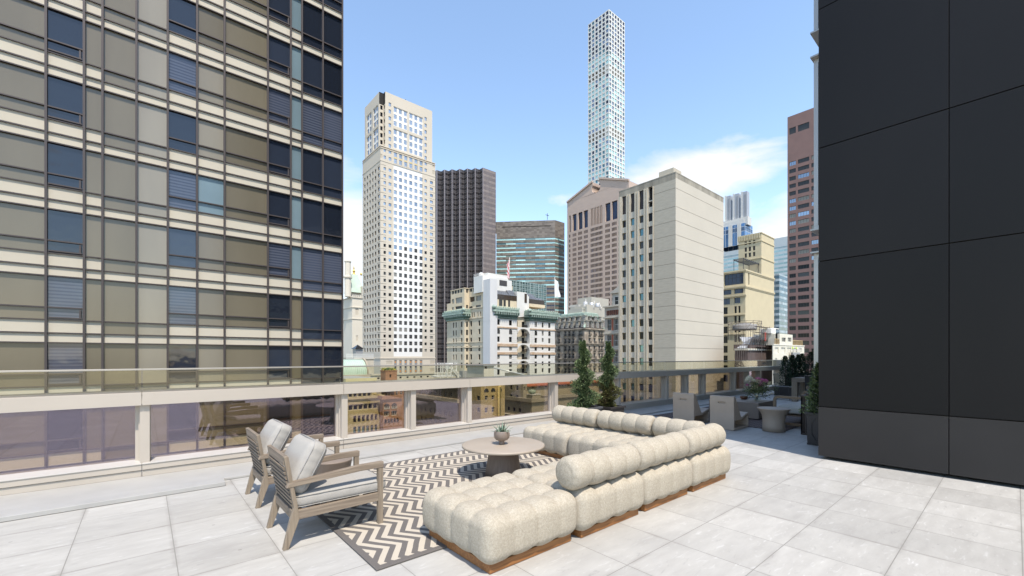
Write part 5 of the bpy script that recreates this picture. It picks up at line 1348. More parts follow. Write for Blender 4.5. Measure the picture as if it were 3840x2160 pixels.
    for z in row_t: fe.box(cx + x2 + 4.3, yw + dep - 1.0, z - 2.6, cx + x2 + 6.9, yw + dep, z - 2.5); [fe.box(cx + x2 + 4.3 + .36 * k, yw + dep - 1.0, z - 2.5, cx + x2 + 4.36 + .36 * k, yw + dep - 1.24, z - 1.5) for k in range(8)]; fe.box(cx + x2 + 4.3, yw + dep - 1.32, z - 1.5, cx + x2 + 6.9, yw + dep - 1.22, z - 1.42)
    fe.build('fire_escape', M['black'], t)
    # west side
    W1 = Fac(cx + .6, cy, R(-90)); ua, ub = W1.u(z3x(1082)), W1.u(z3x(742)); yA = cy - ub
    zu = W1.z(z3x(900), z3y(430)); zl = W1.z(z3x(900), z3y(960))
    wt = [W1.z(z3x(990), z3y(y)) for y in (1205, 1405)]; pw = wt[0] - wt[1]
    cw = [(W1.u(z3x(775)), W1.u(z3x(817))), (W1.u(z3x(970)), W1.u(z3x(1015)))]; rc = []
    grid_wins(rnd, W1, cw, rows_down(wt[0], 2.2, pw, 20), .3, ('f_dark', .1, 1, 2, False), [('w_dark', 5), ('w_shade', 3), ('w_blind', 1)], rc, wins)
    for a, q in ((757, 778), (808, 832), (855, 880), (945, 967), (1008, 1032)):
        za = W1.z(z3x(880), z3y(1125)); zb = W1.z(z3x(880), z3y(1010)); rc.append((W1.u(z3x(a)), za, W1.u(z3x(q)), zb, .3, None)); wins.append((W1, W1.u(z3x(a)), za, W1.u(z3x(q)) - W1.u(z3x(a)), zb - za, .3, ('f_dark', .06, 1, 1, False), 'w_dark'))
    mt = MB(); facade(mt, W1, ub, ua + 2, -60, zl, rc, 0)
    # upper yellow storeys
    ru = []; 
    for (a, q), (y0, y1), g, nn in (((770, 822), (530, 450), 'w_shade', 2), ((838, 890), (525, 440), 'w_shade', 2), ((907, 965), (510, 425), 'w_shade', 2), ((978, 1033), (497, 405), 'w_shade', 2), ((1046, 1076), (487, 395), 'w_shade', 1), ((768, 882), (765, 650), 'w_bronze', 4), ((917, 1035), (740, 622), 'w_blind', 4), ((750, 832), (950, 875), 'w_shade', 1), ((910, 1028), (925, 845), 'w_shade', 1)):
        za, zb = W1.z(z3x((a + q) / 2), z3y(y0)), W1.z(z3x((a + q) / 2), z3y(y1)); ru.append((W1.u(z3x(a)), za, W1.u(z3x(q)), zb, .3, None)); wins.append((W1, W1.u(z3x(a)), za, W1.u(z3x(q)) - W1.u(z3x(a)), zb - za, .3, ('f_dark', .08, nn, 1, False), g))
    mu = MB(); facade(mu, W1, ub, ua + 2, zl, zu, ru, 0)
    # short south return, then the wing
    xs = cx + .6; Rn = Fac(xs - 6, yA, 0); ur0 = Rn.u(z3x(640)); xw = xs - 6 + ur0; rr = []; q0, q1 = Rn.u(z3x(680)), Rn.u(z3x(727))
    for z, h_ in [(W1.z(z3x(742), z3y(y)), h_) for y, h_ in ((450, 1.9), (845, 1.9))]: rr.append((q0, z - h_, q1, z, .3, None)); wins.append((Rn, q0, z - h_, q1 - q0, h_, .3, ('f_dark', .08, 1, 1, False), 'w_shade'))
    facade(mu, Rn, ur0, 6, zl, zu, rr, 0)
    rr = []; grid_wins(rnd, Rn, [(q0, q1)], rows_down(wt[0] - .1, 2.2, pw, 20), .3, ('f_dark', .1, 1, 2, False), [('w_dark', 3), ('w_shade', 3)], rr, wins); facade(mt, Rn, ur0, 6, -60, zl, rr, 0)
    W2 = Fac(xw, yA, R(-90)); uw = W2.u(z3x(316)); uw2 = W2.u(z3x(228)); zq = W2.z(z3x(300), z3y(805)); rr = []
    for (a, q), (y0, y1), g, nn in (((345, 393), (590, 502), 'w_shade', 2), ((407, 457), (577, 490), 'w_shade', 2), ((472, 522), (562, 475), 'w_shade', 2), ((537, 587), (550, 462), 'w_shade', 2), ((343, 393), (812, 703), 'w_blind', 2), ((427, 587), (800, 665), 'w_blind', 5), ((343, 393), (965, 895), 'w_blind', 1), ((425, 587), (950, 868), 'w_dark', 4)):
        za, zb = W2.z(z3x((a + q) / 2), z3y(y0)), W2.z(z3x((a + q) / 2), z3y(y1)); rr.append((W2.u(z3x(a)), za, W2.u(z3x(q)), zb, .3, None)); wins.append((W2, W2.u(z3x(a)), za, W2.u(z3x(q)) - W2.u(z3x(a)), zb - za, .3, ('f_dark', .08, nn, 1, False), g))
    facade(mu, W2, uw, 0, zl, zu, rr, 0); facade(mu, W2, uw2, uw, zl, zq, [], 0)
    rr = []; wt2 = W2.z(z3x(570), z3y(1235)); cl = [(W2.u(z3x(a)), W2.u(z3x(q))) for a, q in ((370, 396), (430, 456), (555, 592))]
    grid_wins(rnd, W2, cl, rows_down(wt2, 2.3, pw, 20), .3, ('f_dark', .08, 1, 2, False), [('w_dark', 5), ('w_shade', 2)], rr, wins); quoins(rr, uw2 + .2, W2.u(z3x(330)), wt2 + .8, -25); quoins(rr, W2.u(z3x(485)), W2.u(z3x(548)), wt2 + .8, -25)
    facade(mt, W2, uw2, 0, -60, zl, rr, 0)
    mt.build('tan_wall', M['hotel_tan'], t); mb.build('wall', [M['hotel_white'], M['hotel_tan']], t)
    # solid cores and roofs
    yN = yA - uw2
    mu.box(xs + .4, yA + .0, zl, cx + x2 - 3, yA + 14, zu - .2); mu.box(xw + .4, yA + .4, zl, xs + 3, yA - uw - .05, zu - .2); mu.box(xw + .4, yA - uw, zl, xs + 3, yN - .05, zq - .2)
    mu.box(xw - .2, yA - .2, zu, xs + .6, yA - uw, zu + .3); mu.box(xs - .2, yw + 2.6, zu, xs + 3, yA, zu + .3)
    mu.build('yellow_penthouse', M['yellowst'], t)
    co = MB(); co.box(xs + .5, yw + .5, -60, cx + x2 - .4, yA + 14, zc0 - .05, 0); co.box(cx + x2 + .4 - 3, yw + dep + .5, -60, cx + x4 - .4, yA + 14, zc0 - .1, 0); co.box(cx + x3 + .4, yw + .5, -60, cx + x4 - .4, yw + dep, zc0 - .1, 0); co.box(xw + .5, yA + .5, -60, xs + .4, yN - .1, zc0 - 1, 0); co.build('core', M['hotel_tan'], t)
    # cornices
    cornice(t, cx + x1 - .2, yw, cx + x2, yw + 6.9, zc0, zc1, 1.7)
    cornice(t, cx + x3, yw, cx + x4, yw + 6.9, zc0 - .1, zc1 - .1, 1.7, 'wsne')
    zwc = W2.z(z3x(400), z3y(1215)); cornice(t, xw, yA, xw + 3, yN, zwc, zwc + (zc1 - zc0) * .92, 1.6)
    # string courses
    sc = MB(); sr = MB()
    for j, hh in ((0, .6), (2, 1.3), (3, 1.1)):
        z = row_t[j] - hw - .75 - hh * .3
        for a, q in ((x1, x2), (x3, x4)): sr.box(cx + a, yw - .28, z - hh * .5, cx + q + .2, yw - .0, z + hh * .35)
    for z in (wt[0] + .9, wt[0] + 5.0, wt2 - pw * 2.6, wt2 - pw * 3.2): sc.box(xw - .25, yA - .25, z, xs, yN, z + .4); sc.box(xs - .25, cy + da, z, xs + .2, yA, z + .4)
    sr.build_each('string_course', M['rust'], t); sc.build_each('tan_string_course', M['hotel_tan'], t)
    # white penthouse box
    f = Fac(cx - .3, cy + 4.5, 0); zb1 = f.z(1900, z3y(118)); xr = f.u(z3x(1680)); xr2 = f.u(z3x(1765)); xl = Fac(cx - .3, cy + 4.5, R(-90)).u(z3x(860))
    wh = MB(); zpt = f.z(z3x(1300), z3y(90)); z0_ = f.z(z3x(1400), z3y(400))
    wh.box(cx - .3, cy + 4.5, z0_ - 3, cx - .3 + xr, cy + 4.5 - xl, f.z(z3x(1150), z3y(150))); wh.box(cx + 2.5, cy + 4.9, z0_ - 3, cx - .3 + xr - .02, cy + 9, zpt); wh.box(cx - .3 + xr, cy + 4.6, z0_ - 4, cx - .3 + xr2, cy + 9, f.z(z3x(1700), z3y(262)))
    wh.build('white_penthouse', M['hotel_white'], t)
    lv = MB(); lv.box(cx - .3 + f.u(z3x(1467)), cy + 4.42, f.z(z3x(1550), z3y(390)), cx - .3 + f.u(z3x(1643)), cy + 4.5, f.z(z3x(1550), z3y(262))); lv.build('louvre', M['f_dark'], t)
    rl = MB(); zz = f.z(z3x(1150), z3y(150)); yl = cy + 4.5 - xl
    for k in range(12): rl.box(cx - .25, cy + 5 + (yl - cy - 5) * k / 11, zz, cx - .17, cy + 5.08 + (yl - cy - 5) * k / 11, zz + 1.2)
    for h_ in (.6, 1.2): rl.box(cx - .26, cy + 5, zz + h_ - .07, cx - .18, yl, zz + h_)
    rl.lathe([(1.0, 0), (1.0, 1.5), (.2, 1.9)], (cx + 1.6, cy + 8, zz), 12); rl.build('roof_railing', M['f_white'], t)
    # tan penthouse and skylights behind the cornices
    yb = yw + 2.2; G = Fac(cx, yb, 0); pen = MB(); gl = MB(); sl = MB()
    za, zb = G.z(1895, z4y(245)), G.z(1895, z4y(105)); pen.box(cx + x1 - .5, yb, zc0, cx + G.u(1938), yb + 6, zb)
    zc_, zd = G.z(1895, z4y(118)), G.z(1895, z4y(30)); gl.box(cx + x1, yb - .1, zc_, cx + G.u(z4x(565)), yb + 1, zd)
    for k in range(10): u = x1 + (G.u(z4x(565)) - x1) * k / 9; sl.box(cx + u - .05, yb - .2, zc_, cx + u + .05, yb - .08, zd)
    def slope(u0, u1, z0, z1, yo, yi): gl.add([(cx + u0, yo, z0), (cx + u1, yo, z0), (cx + u1 - 1.2, yi, z1), (cx + u0 - 1.2 if u0 > x1 + 3 else cx + u0, yi, z1), (cx + u1, yi, z0)], [(0, 1, 2, 3), (1, 4, 2)], 1)
    slope(x1, G.u(z4x(450)), zd, zd + 2.6, yb - .1, yb + 2.2); slope(G.u(z4x(435)), G.u(z4x(565)), zd, zd + 4.6, yb - .2, yb + 3.2)
    pen.box(cx + x1, yb + 2.4, zd, cx + G.u(z4x(560)), yb + 7, zd + 4.6)
    for a, q in ((247, 307), (328, 368), (412, 446)): wins.append((Fac(cx, yb - .03, 0), G.u(z4x(a)), za + .2, G.u(z4x(q)) - G.u(z4x(a)), 2.6, 0, ('f_dark', .1, 2, 1, False), 'w_shade'))
    # white stair head with a slit window
    u0, u1, u2 = G.u(z4x(565)), G.u(z4x(700)), G.u(z4x(782)); zA, zB = G.z(1950, z4y(-25)), G.z(1965, z4y(190))
    wf = MB(); wf.extr([(-0, zB - 6), (u2 - u0, zB - 5.2), (u2 - u0, zA - 2), (u2 - u0 - 1.6, zA), (0, zA)], 'y', yb - .3, yb + 6)
    for i in range(len(wf.v)): wf.v[i] = (wf.v[i][0] + cx + u0, wf.v[i][1], wf.v[i][2])
    wf.build('stair_head', M['hotel_white'], t, fix=True)
    wins.append((Fac(cx, yb - .33, 0), u1, G.z(1970, z4y(175)), 1.35, 3.9, 0, ('f_dark', .12, 1, 1, False), 'w_bronze'))
    u3 = G.u(z4x(1065)); zE, zF, zG = G.z(2000, z4y(195)), G.z(2000, z4y(110)), G.z(2000, z4y(250))
    pen.box(cx + u2, yb - .6, zG, cx + u3, yb + 6, zE); gl.box(cx + u2, yb - .2, zE, cx + u3 - .1, yb + 3, zF)
    for k in range(9): u = u2 + (u3 - .2 - u2) * k / 8; sl.box(cx + u - .05, yb - .3, zE, cx + u + .05, yb - .18, zF)
    slope(u2 + 1.0, G.u(z4x(955)), zF, zF + 2.6, yb - .2, yb + 2.4); slope(G.u(z4x(955)), u3, zF - .3, zF + 1.2, yb - .2, yb + 1.6)
    pen.build('tan_penthouse', M['yellowst'], t); gl.build('skylight', [M['w_bronze'], M['skylight']], t); sl.build('skylight_bars', M['f_dark'], t)
    pl = MB(); pl.box(cx + x3 - .5, yw + .4, zc1 - .6, cx + x4 - 1, yw + 8, zc1 + .1); pl.build('roof', M['yellowst'], t)
    add_windows(t, wins)
    # flags
    for nm, lb, px, ptop, pbot, w_, col, Y in (('flagpole', 'flagpole with a white flag above the white hotel roof', z4x(1258), 1038, 1160, 1.9, 'flag_white', yw + 1.5), ('flagpole', 'flagpole with a red and white striped flag on the hotel penthouse', 1911, 965, 1050, -1.4, 'flag_striped', cy + 7)):
        g = Fac(0, Y, 0); x = g.u(px); z1, z0 = g.z(px, ptop), g.z(px, pbot) - 2
        fp = thing(nm, lb, 'flagpole', (x, Y, z0), 0, 'flagpoles on the hotel'); MB().tube([(0, 0, 0), (0, 0, z1 - z0)], .09, 8).build('pole', M['f_white'], fp, local=True)
        v = []; fs = []; n_, m_ = 12, 16; hgt = 8.5 if w_ > 0 else 8.5
        for i in range(n_ + 1):
            for j in range(m_ + 1):
                u = j / m_; k = i / n_; q = w_ * k * (1.6 if w_ > 0 else 1) ; v.append((q * (1 - .15 * math.sin(u * 5)), .25 * math.sin(k * 8 + u * 3), z1 - z0 - .6 - hgt * (u * (1 - k * .32) + k * .30)))
        for i in range(n_):
            for j in range(m_): b_ = i * (m_ + 1) + j; fs.append((b_, b_ + 1, b_ + m_ + 2, b_ + m_ + 1))
        MB().add(v, fs, 0, True).build('flag', M[col], fp, local=True)
M['flag_white'] = mat('white_flag_cloth', (.75, .75, .73), .8)
def flagm():
    m, N, L, B, mth = nodes('striped_flag_cloth'); tc = N.new('ShaderNodeTexCoord'); sp = N.new('ShaderNodeSeparateXYZ'); L.new(tc.outputs['Object'], sp.inputs[0])
    s_ = mth('GREATER_THAN', mth('FRACT', mth('ADD', mth('MULTIPLY', sp.outputs[0], 1.9), mth('MULTIPLY', sp.outputs[2], .45))), .5); c = mixc(N, L, s_, (.7, .68, .66), (.5, .03, .04))
    L.new(mixc(N, L, mth('GREATER_THAN', sp.outputs[2], 12.6), c, (.03, .04, .14)), B.inputs['Base Color']); return m
M['flag_striped'] = flagm()
hotel()

# ---- mansarded hotel
M['grey_stone'] = mat('weathered_limestone', (.48, .40, .30), .9, 0, .5, .35, .3, 2, col2=(.20, .165, .13), detail=6)
M['slate'] = mat('brown_slate', (.075, .06, .055), .8, 0, .5, 1.5)
def mansard_hotel():
    rnd = random.Random(81); zx = lambda y: 980 + y / 3.293; xx = lambda x: 1650 + x / 3.293
    b = Box(xx(1785), 215, xx(1415), xx(2030), zx(832)); A, B = b.A, b.B
    t = root('building', 'ornate weathered stone building with a dark mansard roof and green cresting', b.cx, b.cy)
    pit = 3.85; ra, rb, wins = [], [], []; z0 = b.z1 - .7; rows = rows_down(z0, 2.5, pit, 20)
    ca = [(A.u(xx(a)), A.u(xx(a)) + 1.5) for a in (1455, 1535, 1583, 1632)] + [(A.u(xx(1712)), A.u(xx(1712)) + 2.4)]
    cb = [(B.u(xx(a)), B.u(xx(a)) + 1.3) for a in (1835, 1897, 1958, 1990)]
    for f, cs, rc in ((A, ca, ra), (B, cb, rb)):
        grid_wins(rnd, f, cs, rows, .5, ('f_white', .1, 2, 2, False), [('w_dark', 7), ('w_shade', 3)], rc, wins)
    mb = MB(); b.shell(mb, ra, rb); mb.build('wall', M['grey_stone'], t)
    bc = MB(); cr = MB()
    for j, (a, q) in enumerate(rows):
        for f, cs in ((A, ca), (B, cb)):
            for u0, u1 in cs:
                p = [f.p(u0 - .35, -.75, 0), f.p(u1 + .35, 0, 0)]; x0, x1 = sorted((p[0][0], p[1][0])); y0, y1 = sorted((p[0][1], p[1][1]))
                bc.box(x0, y0, a - .1, x1, y1, a); [bc.box(x0 + (x1 - x0) * k / 6, y0 + (y1 - y0) * k / 6 * (f is A), a, x0 + (x1 - x0) * k / 6 + .08, y0 + (y1 - y0) * k / 6 * (f is A) + .08, a + .9) for k in range(7)]
                bc.box(x0, y0, a + .85, x1 if f is B else x0 + .1, y1 if f is A else y0 + .1, a + .95)
                p = [f.p(u0 - .3, -.4, 0), f.p(u1 + .3, 0, 0)]; x0, x1 = sorted((p[0][0], p[1][0])); y0, y1 = sorted((p[0][1], p[1][1])); cr.box(x0, y0, q + .12, x1, y1, q + .42)
    for z in (b.z1 - .15, rows[1][0] - .55, rows[3][0] - .5, rows[5][0] - .5): cr.box(b.cx - .7, b.cy - .7, z, b.cx + b.wb + .2, b.cy + b.wa + .2, z + .5)
    bc.build('balconies', M['black'], t); cr.build_each('window_hood', M['grey_stone'], t)
    # mansard
    hm = (832 - 672) / 3.293 / F * 215; zt = b.z1 + hm; i_ = 2.8; x0, y0, x1, y1 = b.cx, b.cy, b.cx + b.wb, b.cy + b.wa
    V = [(x0, y0, b.z1 + .4), (x1, y0, b.z1 + .4), (x1, y1, b.z1 + .4), (x0, y1, b.z1 + .4), (x0 + i_, y0 + i_, zt), (x1 - i_, y0 + i_, zt), (x1 - i_, y1 - i_, zt), (x0 + i_, y1 - i_, zt)]
    MB().add(V, [(0, 1, 5, 4), (1, 2, 6, 5), (2, 3, 7, 6), (3, 0, 4, 7), (4, 5, 6, 7)]).build('mansard_roof', M['slate'], t)
    hp = MB(); hp.bar((x0, y0, b.z1 + .4), (x0 + i_, y0 + i_, zt), 1.0, 1.0); hp.bar((x1, y0, b.z1 + .4), (x1 - i_, y0 + i_, zt), .8, .8)
    hp.box(x0 + i_ - .9, y0 + i_ - .9, zt, x1 - i_ + .5, y1 - i_ + .5, zt + 1.5)
    n = 26
    for k in range(n): hp.lathe([(.4, 0), (.3, .4), (.04, .8)], (x0 + i_ - .6, y0 + i_ + (y1 - y0 - 2 * i_) * k / n, zt + 1.5), 6, 0, False)
    for k in range(16): hp.lathe([(.4, 0), (.3, .4), (.04, .8)], (x0 + i_ + (x1 - x0 - 2 * i_) * k / 16, y0 + i_ - .6, zt + 1.5), 6, 0, False)
    hp.build('copper_cresting', M['copper'], t)
    dm = MB(); dw = []
    for row, (fz, n1, n2) in enumerate(((.06, 6, 4), (.55, 6, 4))):
        z = b.z1 + .4 + hm * fz; s_ = i_ * fz
        for f, w, n in ((A, b.wa, n1), (B, b.wb, n2)):
            for k in range(n):
                u = w * (k + .6) / n; off = s_ - .25; wd, hh = 1.9 - .3 * row, 3.2 - .6 * row
                p = [f.p(u - wd / 2, off, 0), f.p(u + wd / 2, off + 2.2, 0)]; xa, xb = sorted((p[0][0], p[1][0])); ya, yb = sorted((p[0][1], p[1][1])); dm.box(xa, ya, z, xb, yb, z + hh)
                p = [f.p(u - wd / 2 - .25, off - .3, 0), f.p(u + wd / 2 + .25, off + 1.2, 0)]; xa, xb = sorted((p[0][0], p[1][0])); ya, yb = sorted((p[0][1], p[1][1])); dm.box(xa, ya, z + hh, xb, yb, z + hh + .4)
                wins.append((f, u - .5, z + .35, 1.0, hh - .8, off - .04, ('f_white', .1, 2, 2, k % 3 == 1), 'w_dark'))
    dm.build_each('dormer', mat('pale_dormer', (.36, .34, .28), .8, 0, .35, 1), t, 2); add_windows(t, wins)
    ro = MB(); g = Fac(x0 + 4, y0 + 5, R(-90)); g2 = Fac(x0 + 4, y0 + 5, 0)
    zr0 = zt + 1.5; ro.box(x0 + 4, y0 + 5, zt, x1 - 3, y1 - 6, zr0 + 3.0); ro.box(x0 + 6, y0 + 3.5, zt, x1 - 5, y0 + 12, zr0 + 5.0)
    X = Fac(0, y0 + 12, 0); ro.box(X.u(2218), y0 + 12, zt, X.u(2282), y0 + 22, X.z(2240, 1116)); ro.box(X.u(2180), y0 + 14, zt, X.u(2218), y0 + 20, X.z(2200, 1142)); ro.build('roof_house', mat('cream_roof_house', (.46, .43, .36), .85, 0, .1, .4), t)
    pi = MB()
    for k in range(9): x = x0 + 5 + 2.0 * k; pi.tube([(x, y0 + 4 + k % 3, zr0 + 3), (x, y0 + 4 + k % 3, zr0 + 5 + (k * 7) % 4)], .12, 6)
    for k in range(4): pi.tube([(x0 + 4, y0 + 4 + 4 * k, zr0 + 4 + .3 * k), (x1 - 6, y0 + 4 + 3 * k, zr0 + 4.4 + .3 * k)], .14, 6)
    for k in range(3): pi.lathe([(1.2, 0), (1.2, 1.8), (.5, 2.2)], (x0 + 9 + 5 * k, y0 + 7, zr0 + 4.8), 12)
    pi.build('roof_pipes', M['mullion'], t)
mansard_hotel()

# ---- narrow building with red piers
def pier_building():
    rnd = random.Random(91); zx = lambda y: 600 + y / 1.8118; xx = lambda x: 2080 + x / 1.8118
    b = Box(xx(470), 150, xx(340), xx(560), zx(990)); A = b.A
    t = root('building', 'narrow stone building with red brick piers and tall paired windows, beside the beige slab', b.cx, b.cy)
    ra, wins = [], []; z = A.z(xx(400), zx(1078)); pit = A.z(xx(400), zx(1078)) - A.z(xx(400), zx(1186)); hh = pit * .74
    for k in range(9):
        for a, q in ((358, 384), (401, 432)):
            u0, u1 = A.u(xx(a)), A.u(xx(q)); ra.append((u0, z - k * pit - hh, u1, z - k * pit, .4, None)); wins.append((A, u0, z - k * pit - hh, u1 - u0, hh, .4, ('f_white', .14, 3 if q > 400 else 2, 2, False), 'w_dark'))
        ra.append((A.u(xx(386)), z - k * pit - hh, A.u(xx(399)), z - k * pit, .05, 1))
    zt = A.z(xx(390), zx(1020)); zb = A.z(xx(390), zx(1054)); u0 = A.u(xx(352)); u1 = A.u(xx(435)); n = 6
    for k in range(n): ra.append((u0 + (u1 - u0) * k / n + .3, zb, u0 + (u1 - u0) * (k + 1) / n, zt, .3, None)); wins.append((A, u0 + (u1 - u0) * k / n + .3, zb, (u1 - u0) / n - .3, zt - zb, .3, ('f_dark', .06, 1, 1, False), 'w_dark')); ra.append((u0 + (u1 - u0) * k / n, zb, u0 + (u1 - u0) * k / n + .3, zt, .1, 1))
    mb = MB(); b.shell(mb, ra, []); mb.build('wall', [mat('buff_stone', (.42, .37, .31), .85, 0, .12, .4), mat('red_brick_pier', (.30, .09, .05), .85)], t)
    co = MB()
    for z_ in (b.z1, zb - 1.0): co.box(b.cx - .6, b.cy - .2, z_, b.cx + 3, b.cy + b.wa + .5, z_ + .5)
    for k in range(8): co.box(b.cx - .4, b.cy - .2, z - k * pit + .3, b.cx + 1, b.cy + b.wa + .2, z - k * pit + .75)
    co.build_each('stone_course', M['buff'], t); co = MB()
    # temple fronted attic
    u0 = A.u(xx(388)); za = A.z(xx(410), zx(905)); zp = A.z(xx(425), zx(852)); p = A.p(u0, 0, 0); co.box(b.cx + .3, b.cy, b.z1, b.cx + 4, p[1], za)
    co.extr([(p[1] + .8, za), (b.cy - 3.0, za), ((p[1] + b.cy) / 2 - 1.4, zp)], 'x', b.cx - .5, b.cx + 4); co.build('attic', mat('pale_attic_stone', (.47, .44, .38), .85, 0, .15, .5), t, fix=True)
    wins.append((Fac(b.cx + .27, b.cy + b.wa, R(-90)), A.u(xx(404)), b.z1 + .6, 3.2, za - b.z1 - 1.8, 0, ('f_white', .14, 2, 2, False), 'w_dark')); add_windows(t, wins)
pier_building()

# ---- turreted tower in the gap at left
def turret_tower():
    zx = lambda y: 960 + y / 3.15; xx = lambda x: 1280 + x / 3.15; D = 400.; rnd = random.Random(3)
    b = Box(xx(128), D, xx(18), xx(330), zx(480)); t = root('building', 'cream stone tower with a pale green pyramid roof and gilded finial', b.cx, b.cy)
    cr_ = mat('cream_tower_stone', (.66, .60, .49), .85, 0, .06, .1); gold = mat('gilding', (.62, .42, .10), .4, .4); gr = mat('pale_green_copper', (.50, .60, .50), .7, 0, .12, .2)
    mb = MB(); zz = b.z1 - 8; rb = []
    for k in range(5): rb.append((3 + 6.2 * k, zz - 9, 6 + 6.2 * k, zz - 3, .4, 1)); rb.append((3.5 + 6.2 * k, zz - 33, 5.6 + 6.2 * k, zz - 28, .3, 1))
    b.shell(mb, [], rb); mb.build('wall', [cr_, mat('tan_blind_panel', (.54, .48, .38), .85)], t)
    c = MB()
    for z, o_ in ((b.z1, .8), (zz - 1.2, .6), (zz - 12, .5)): c.box(b.cx - o_, b.cy - o_, z - .8, b.cx + b.wb, b.cy + b.wa, z)
    for k in range(16): c.box(b.cx + 1.8 * k, b.cy - .8, b.z1, b.cx + 1.8 * k + 1.0, b.cy, b.z1 + 2)
    c.build_each('cornice', cr_, t)
    f = Fac(b.cx, b.cy + 6, 0); x0, x1 = b.cx + f.u(xx(92)), b.cx + f.u(xx(275)); xm = b.cx + f.u(xx(178)); z0, z1 = f.z(xx(178), zx(432)), f.z(xx(178), zx(212)); y0 = b.cy + 5; y1 = y0 + (x1 - x0)
    MB().box(x0 + 2, y0 + 2, b.z1, x1 - 2, y1 - 2, z0).build('attic', cr_, t)
    MB().add([(x0, y0, z0), (x1, y0, z0), (x1, y1, z0), (x0, y1, z0), (xm - 2.8, (y0 + y1) / 2 - 2.8, z1), (xm + 2.8, (y0 + y1) / 2 - 2.8, z1), (xm + 2.8, (y0 + y1) / 2 + 2.8, z1), (xm - 2.8, (y0 + y1) / 2 + 2.8, z1)], [(0, 1, 5, 4), (1, 2, 6, 5), (2, 3, 7, 6), (3, 0, 4, 7), (4, 5, 6, 7)]).build('pyramid_roof', gr, t)
    m = MB(); k_ = (f.z(xx(178), zx(100)) - z1) / 14; m.lathe([(q[0] * .62, q[1] * k_) for q in [(4.4, -1), (4.6, .2), (2.2, 1.0), (1.4, 4.2), (2.2, 5.2), (2.2, 6.2), (1.0, 7.0), (.8, 9.6), (1.3, 10.4), (.5, 11.4), (.6, 12.4), (.1, 14)]], (xm, (y0 + y1) / 2, z1), 12)
    m.lathe([(0.1, 0), (1.0, .5), (1.0, 2), (.2, 3)], (xm + 5.5, y0 + 3.5, z0 + 17), 8); m.lathe([(0.1, 0), (1.0, .5), (1.0, 2), (.2, 3)], (xm - 8, y0 + 2, z0 + 8), 8)
    m.lathe([(1.6, 0), (1.6, 1), (.9, 2.4), (1.1, 3.4), (.2, 4.6)], (x1 - 1, y0 - 1, z0 + 6), 8); m.build('gilded_finial', gold, t)
    MB().box(x1 - 4, y0 - 3, b.z1, x1 + 2.2, y0 + 3, z0 + 6).build('dormer', cr_, t)
    xt = b.cx + f.u(xx(68)); ch = MB(); ch.lathe([(3.0, b.z1), (3.0, z0 + 12), (3.9, z0 + 12.5), (3.9, z0 + 14), (2.7, z0 + 14.4), (2.7, z0 + 27), (3.2, z0 + 27.4), (3.2, z0 + 28.4), (.1, z0 + 28.4)], (xt, b.cy + 4, 0), 12, 0, False); ch.build('turret', cr_, t)
    xs = b.cx + f.u(xx(34)); sp = MB(); sp.lathe([(2.5, z0), (2.5, z0 + 26), (2.6, z0 + 30), (.1, z0 + 47)], (xs - 3, b.cy + 10, 0), 8, 0, False); sp.build('green_spire', gr, t)
turret_tower()

# ---- green barrel vaulted hall and the low roofs beyond the parapet
def vault_hall():
    D = 84.; b = Box(1379, D, 1300, 1400, 1408); f = b.A
    X0, Y0 = corner(1230, D); X1 = X0 + 0
    zb = 1.55 - (1408 - HY) / F * D; zt = 1.55 - (1349 - HY) / F * D
    g = Fac(0, Y0 - .4, 0); xl, xr = g.u(1215), g.u(1377); r = (zt - zb)
    t = root('hall', 'low hall with a rounded pale green copper vault just beyond the parapet', xl, Y0, cat='building')
    n = 18; prof = [(r * .95 * (1 - math.cos(math.pi / 2 * k / n)), zb + r * math.sin(math.pi / 2 * k / n)) for k in range(n + 1)]
    y0 = Y0 - .4
    m = MB(); vs = []; fs = []
    for x in (xl, xr):
        for y, z in prof: vs.append((x, y0 + y, z))
        vs.append((x, y0 + 9, zt)); vs.append((x, y0 + 9, zb))
    k_ = n + 3
    for i in range(n + 1): fs.append((i, k_ + i, k_ + i + 1, i + 1))
    fs.append(tuple(range(k_, 2 * k_))); fs.append(tuple(range(k_ - 1, -1, -1)))
    m.add(vs, fs); o = m.build('vault', mat('pale_verdigris', (.36, .47, .38), .6, 0, .22, .8, .1, 4, col2=(.44, .52, .43), stretch=(1, .3, .3)), t)
    rb = MB(); nn = 22
    for q in range(nn + 1):
        x = xl + (xr - xl) * q / nn
        for i in range(n): rb.bar((x, y0 + prof[i][0] - .02, prof[i][1]), (x, y0 + prof[i + 1][0] - .02, prof[i + 1][1] + .01), .05, .07)
    rb.build('standing_seams', M['copper'], t)
    e = MB()
    for i in range(n): e.bar((xr + .12, y0 + prof[i][0] - .15, prof[i][1] + .1), (xr + .12, y0 + prof[i + 1][0] - .15, prof[i + 1][1] + .12), .30, .32)
    e.build('gable_coping', mat('tan_coping', (.40, .34, .25), .85, 0, .3, 1), t)
    w = MB(); w.box(xl - 3, y0 - .5, -60, xr + .5, y0 + 14, zb); w.build('wall', mat('buff_hall_wall', (.50, .42, .32), .9, 0, .25, .6), t)
vault_hall()
M['roofgrey'] = mat('roof_felt', (.30, .29, .27), .95, 0, .2, .4)
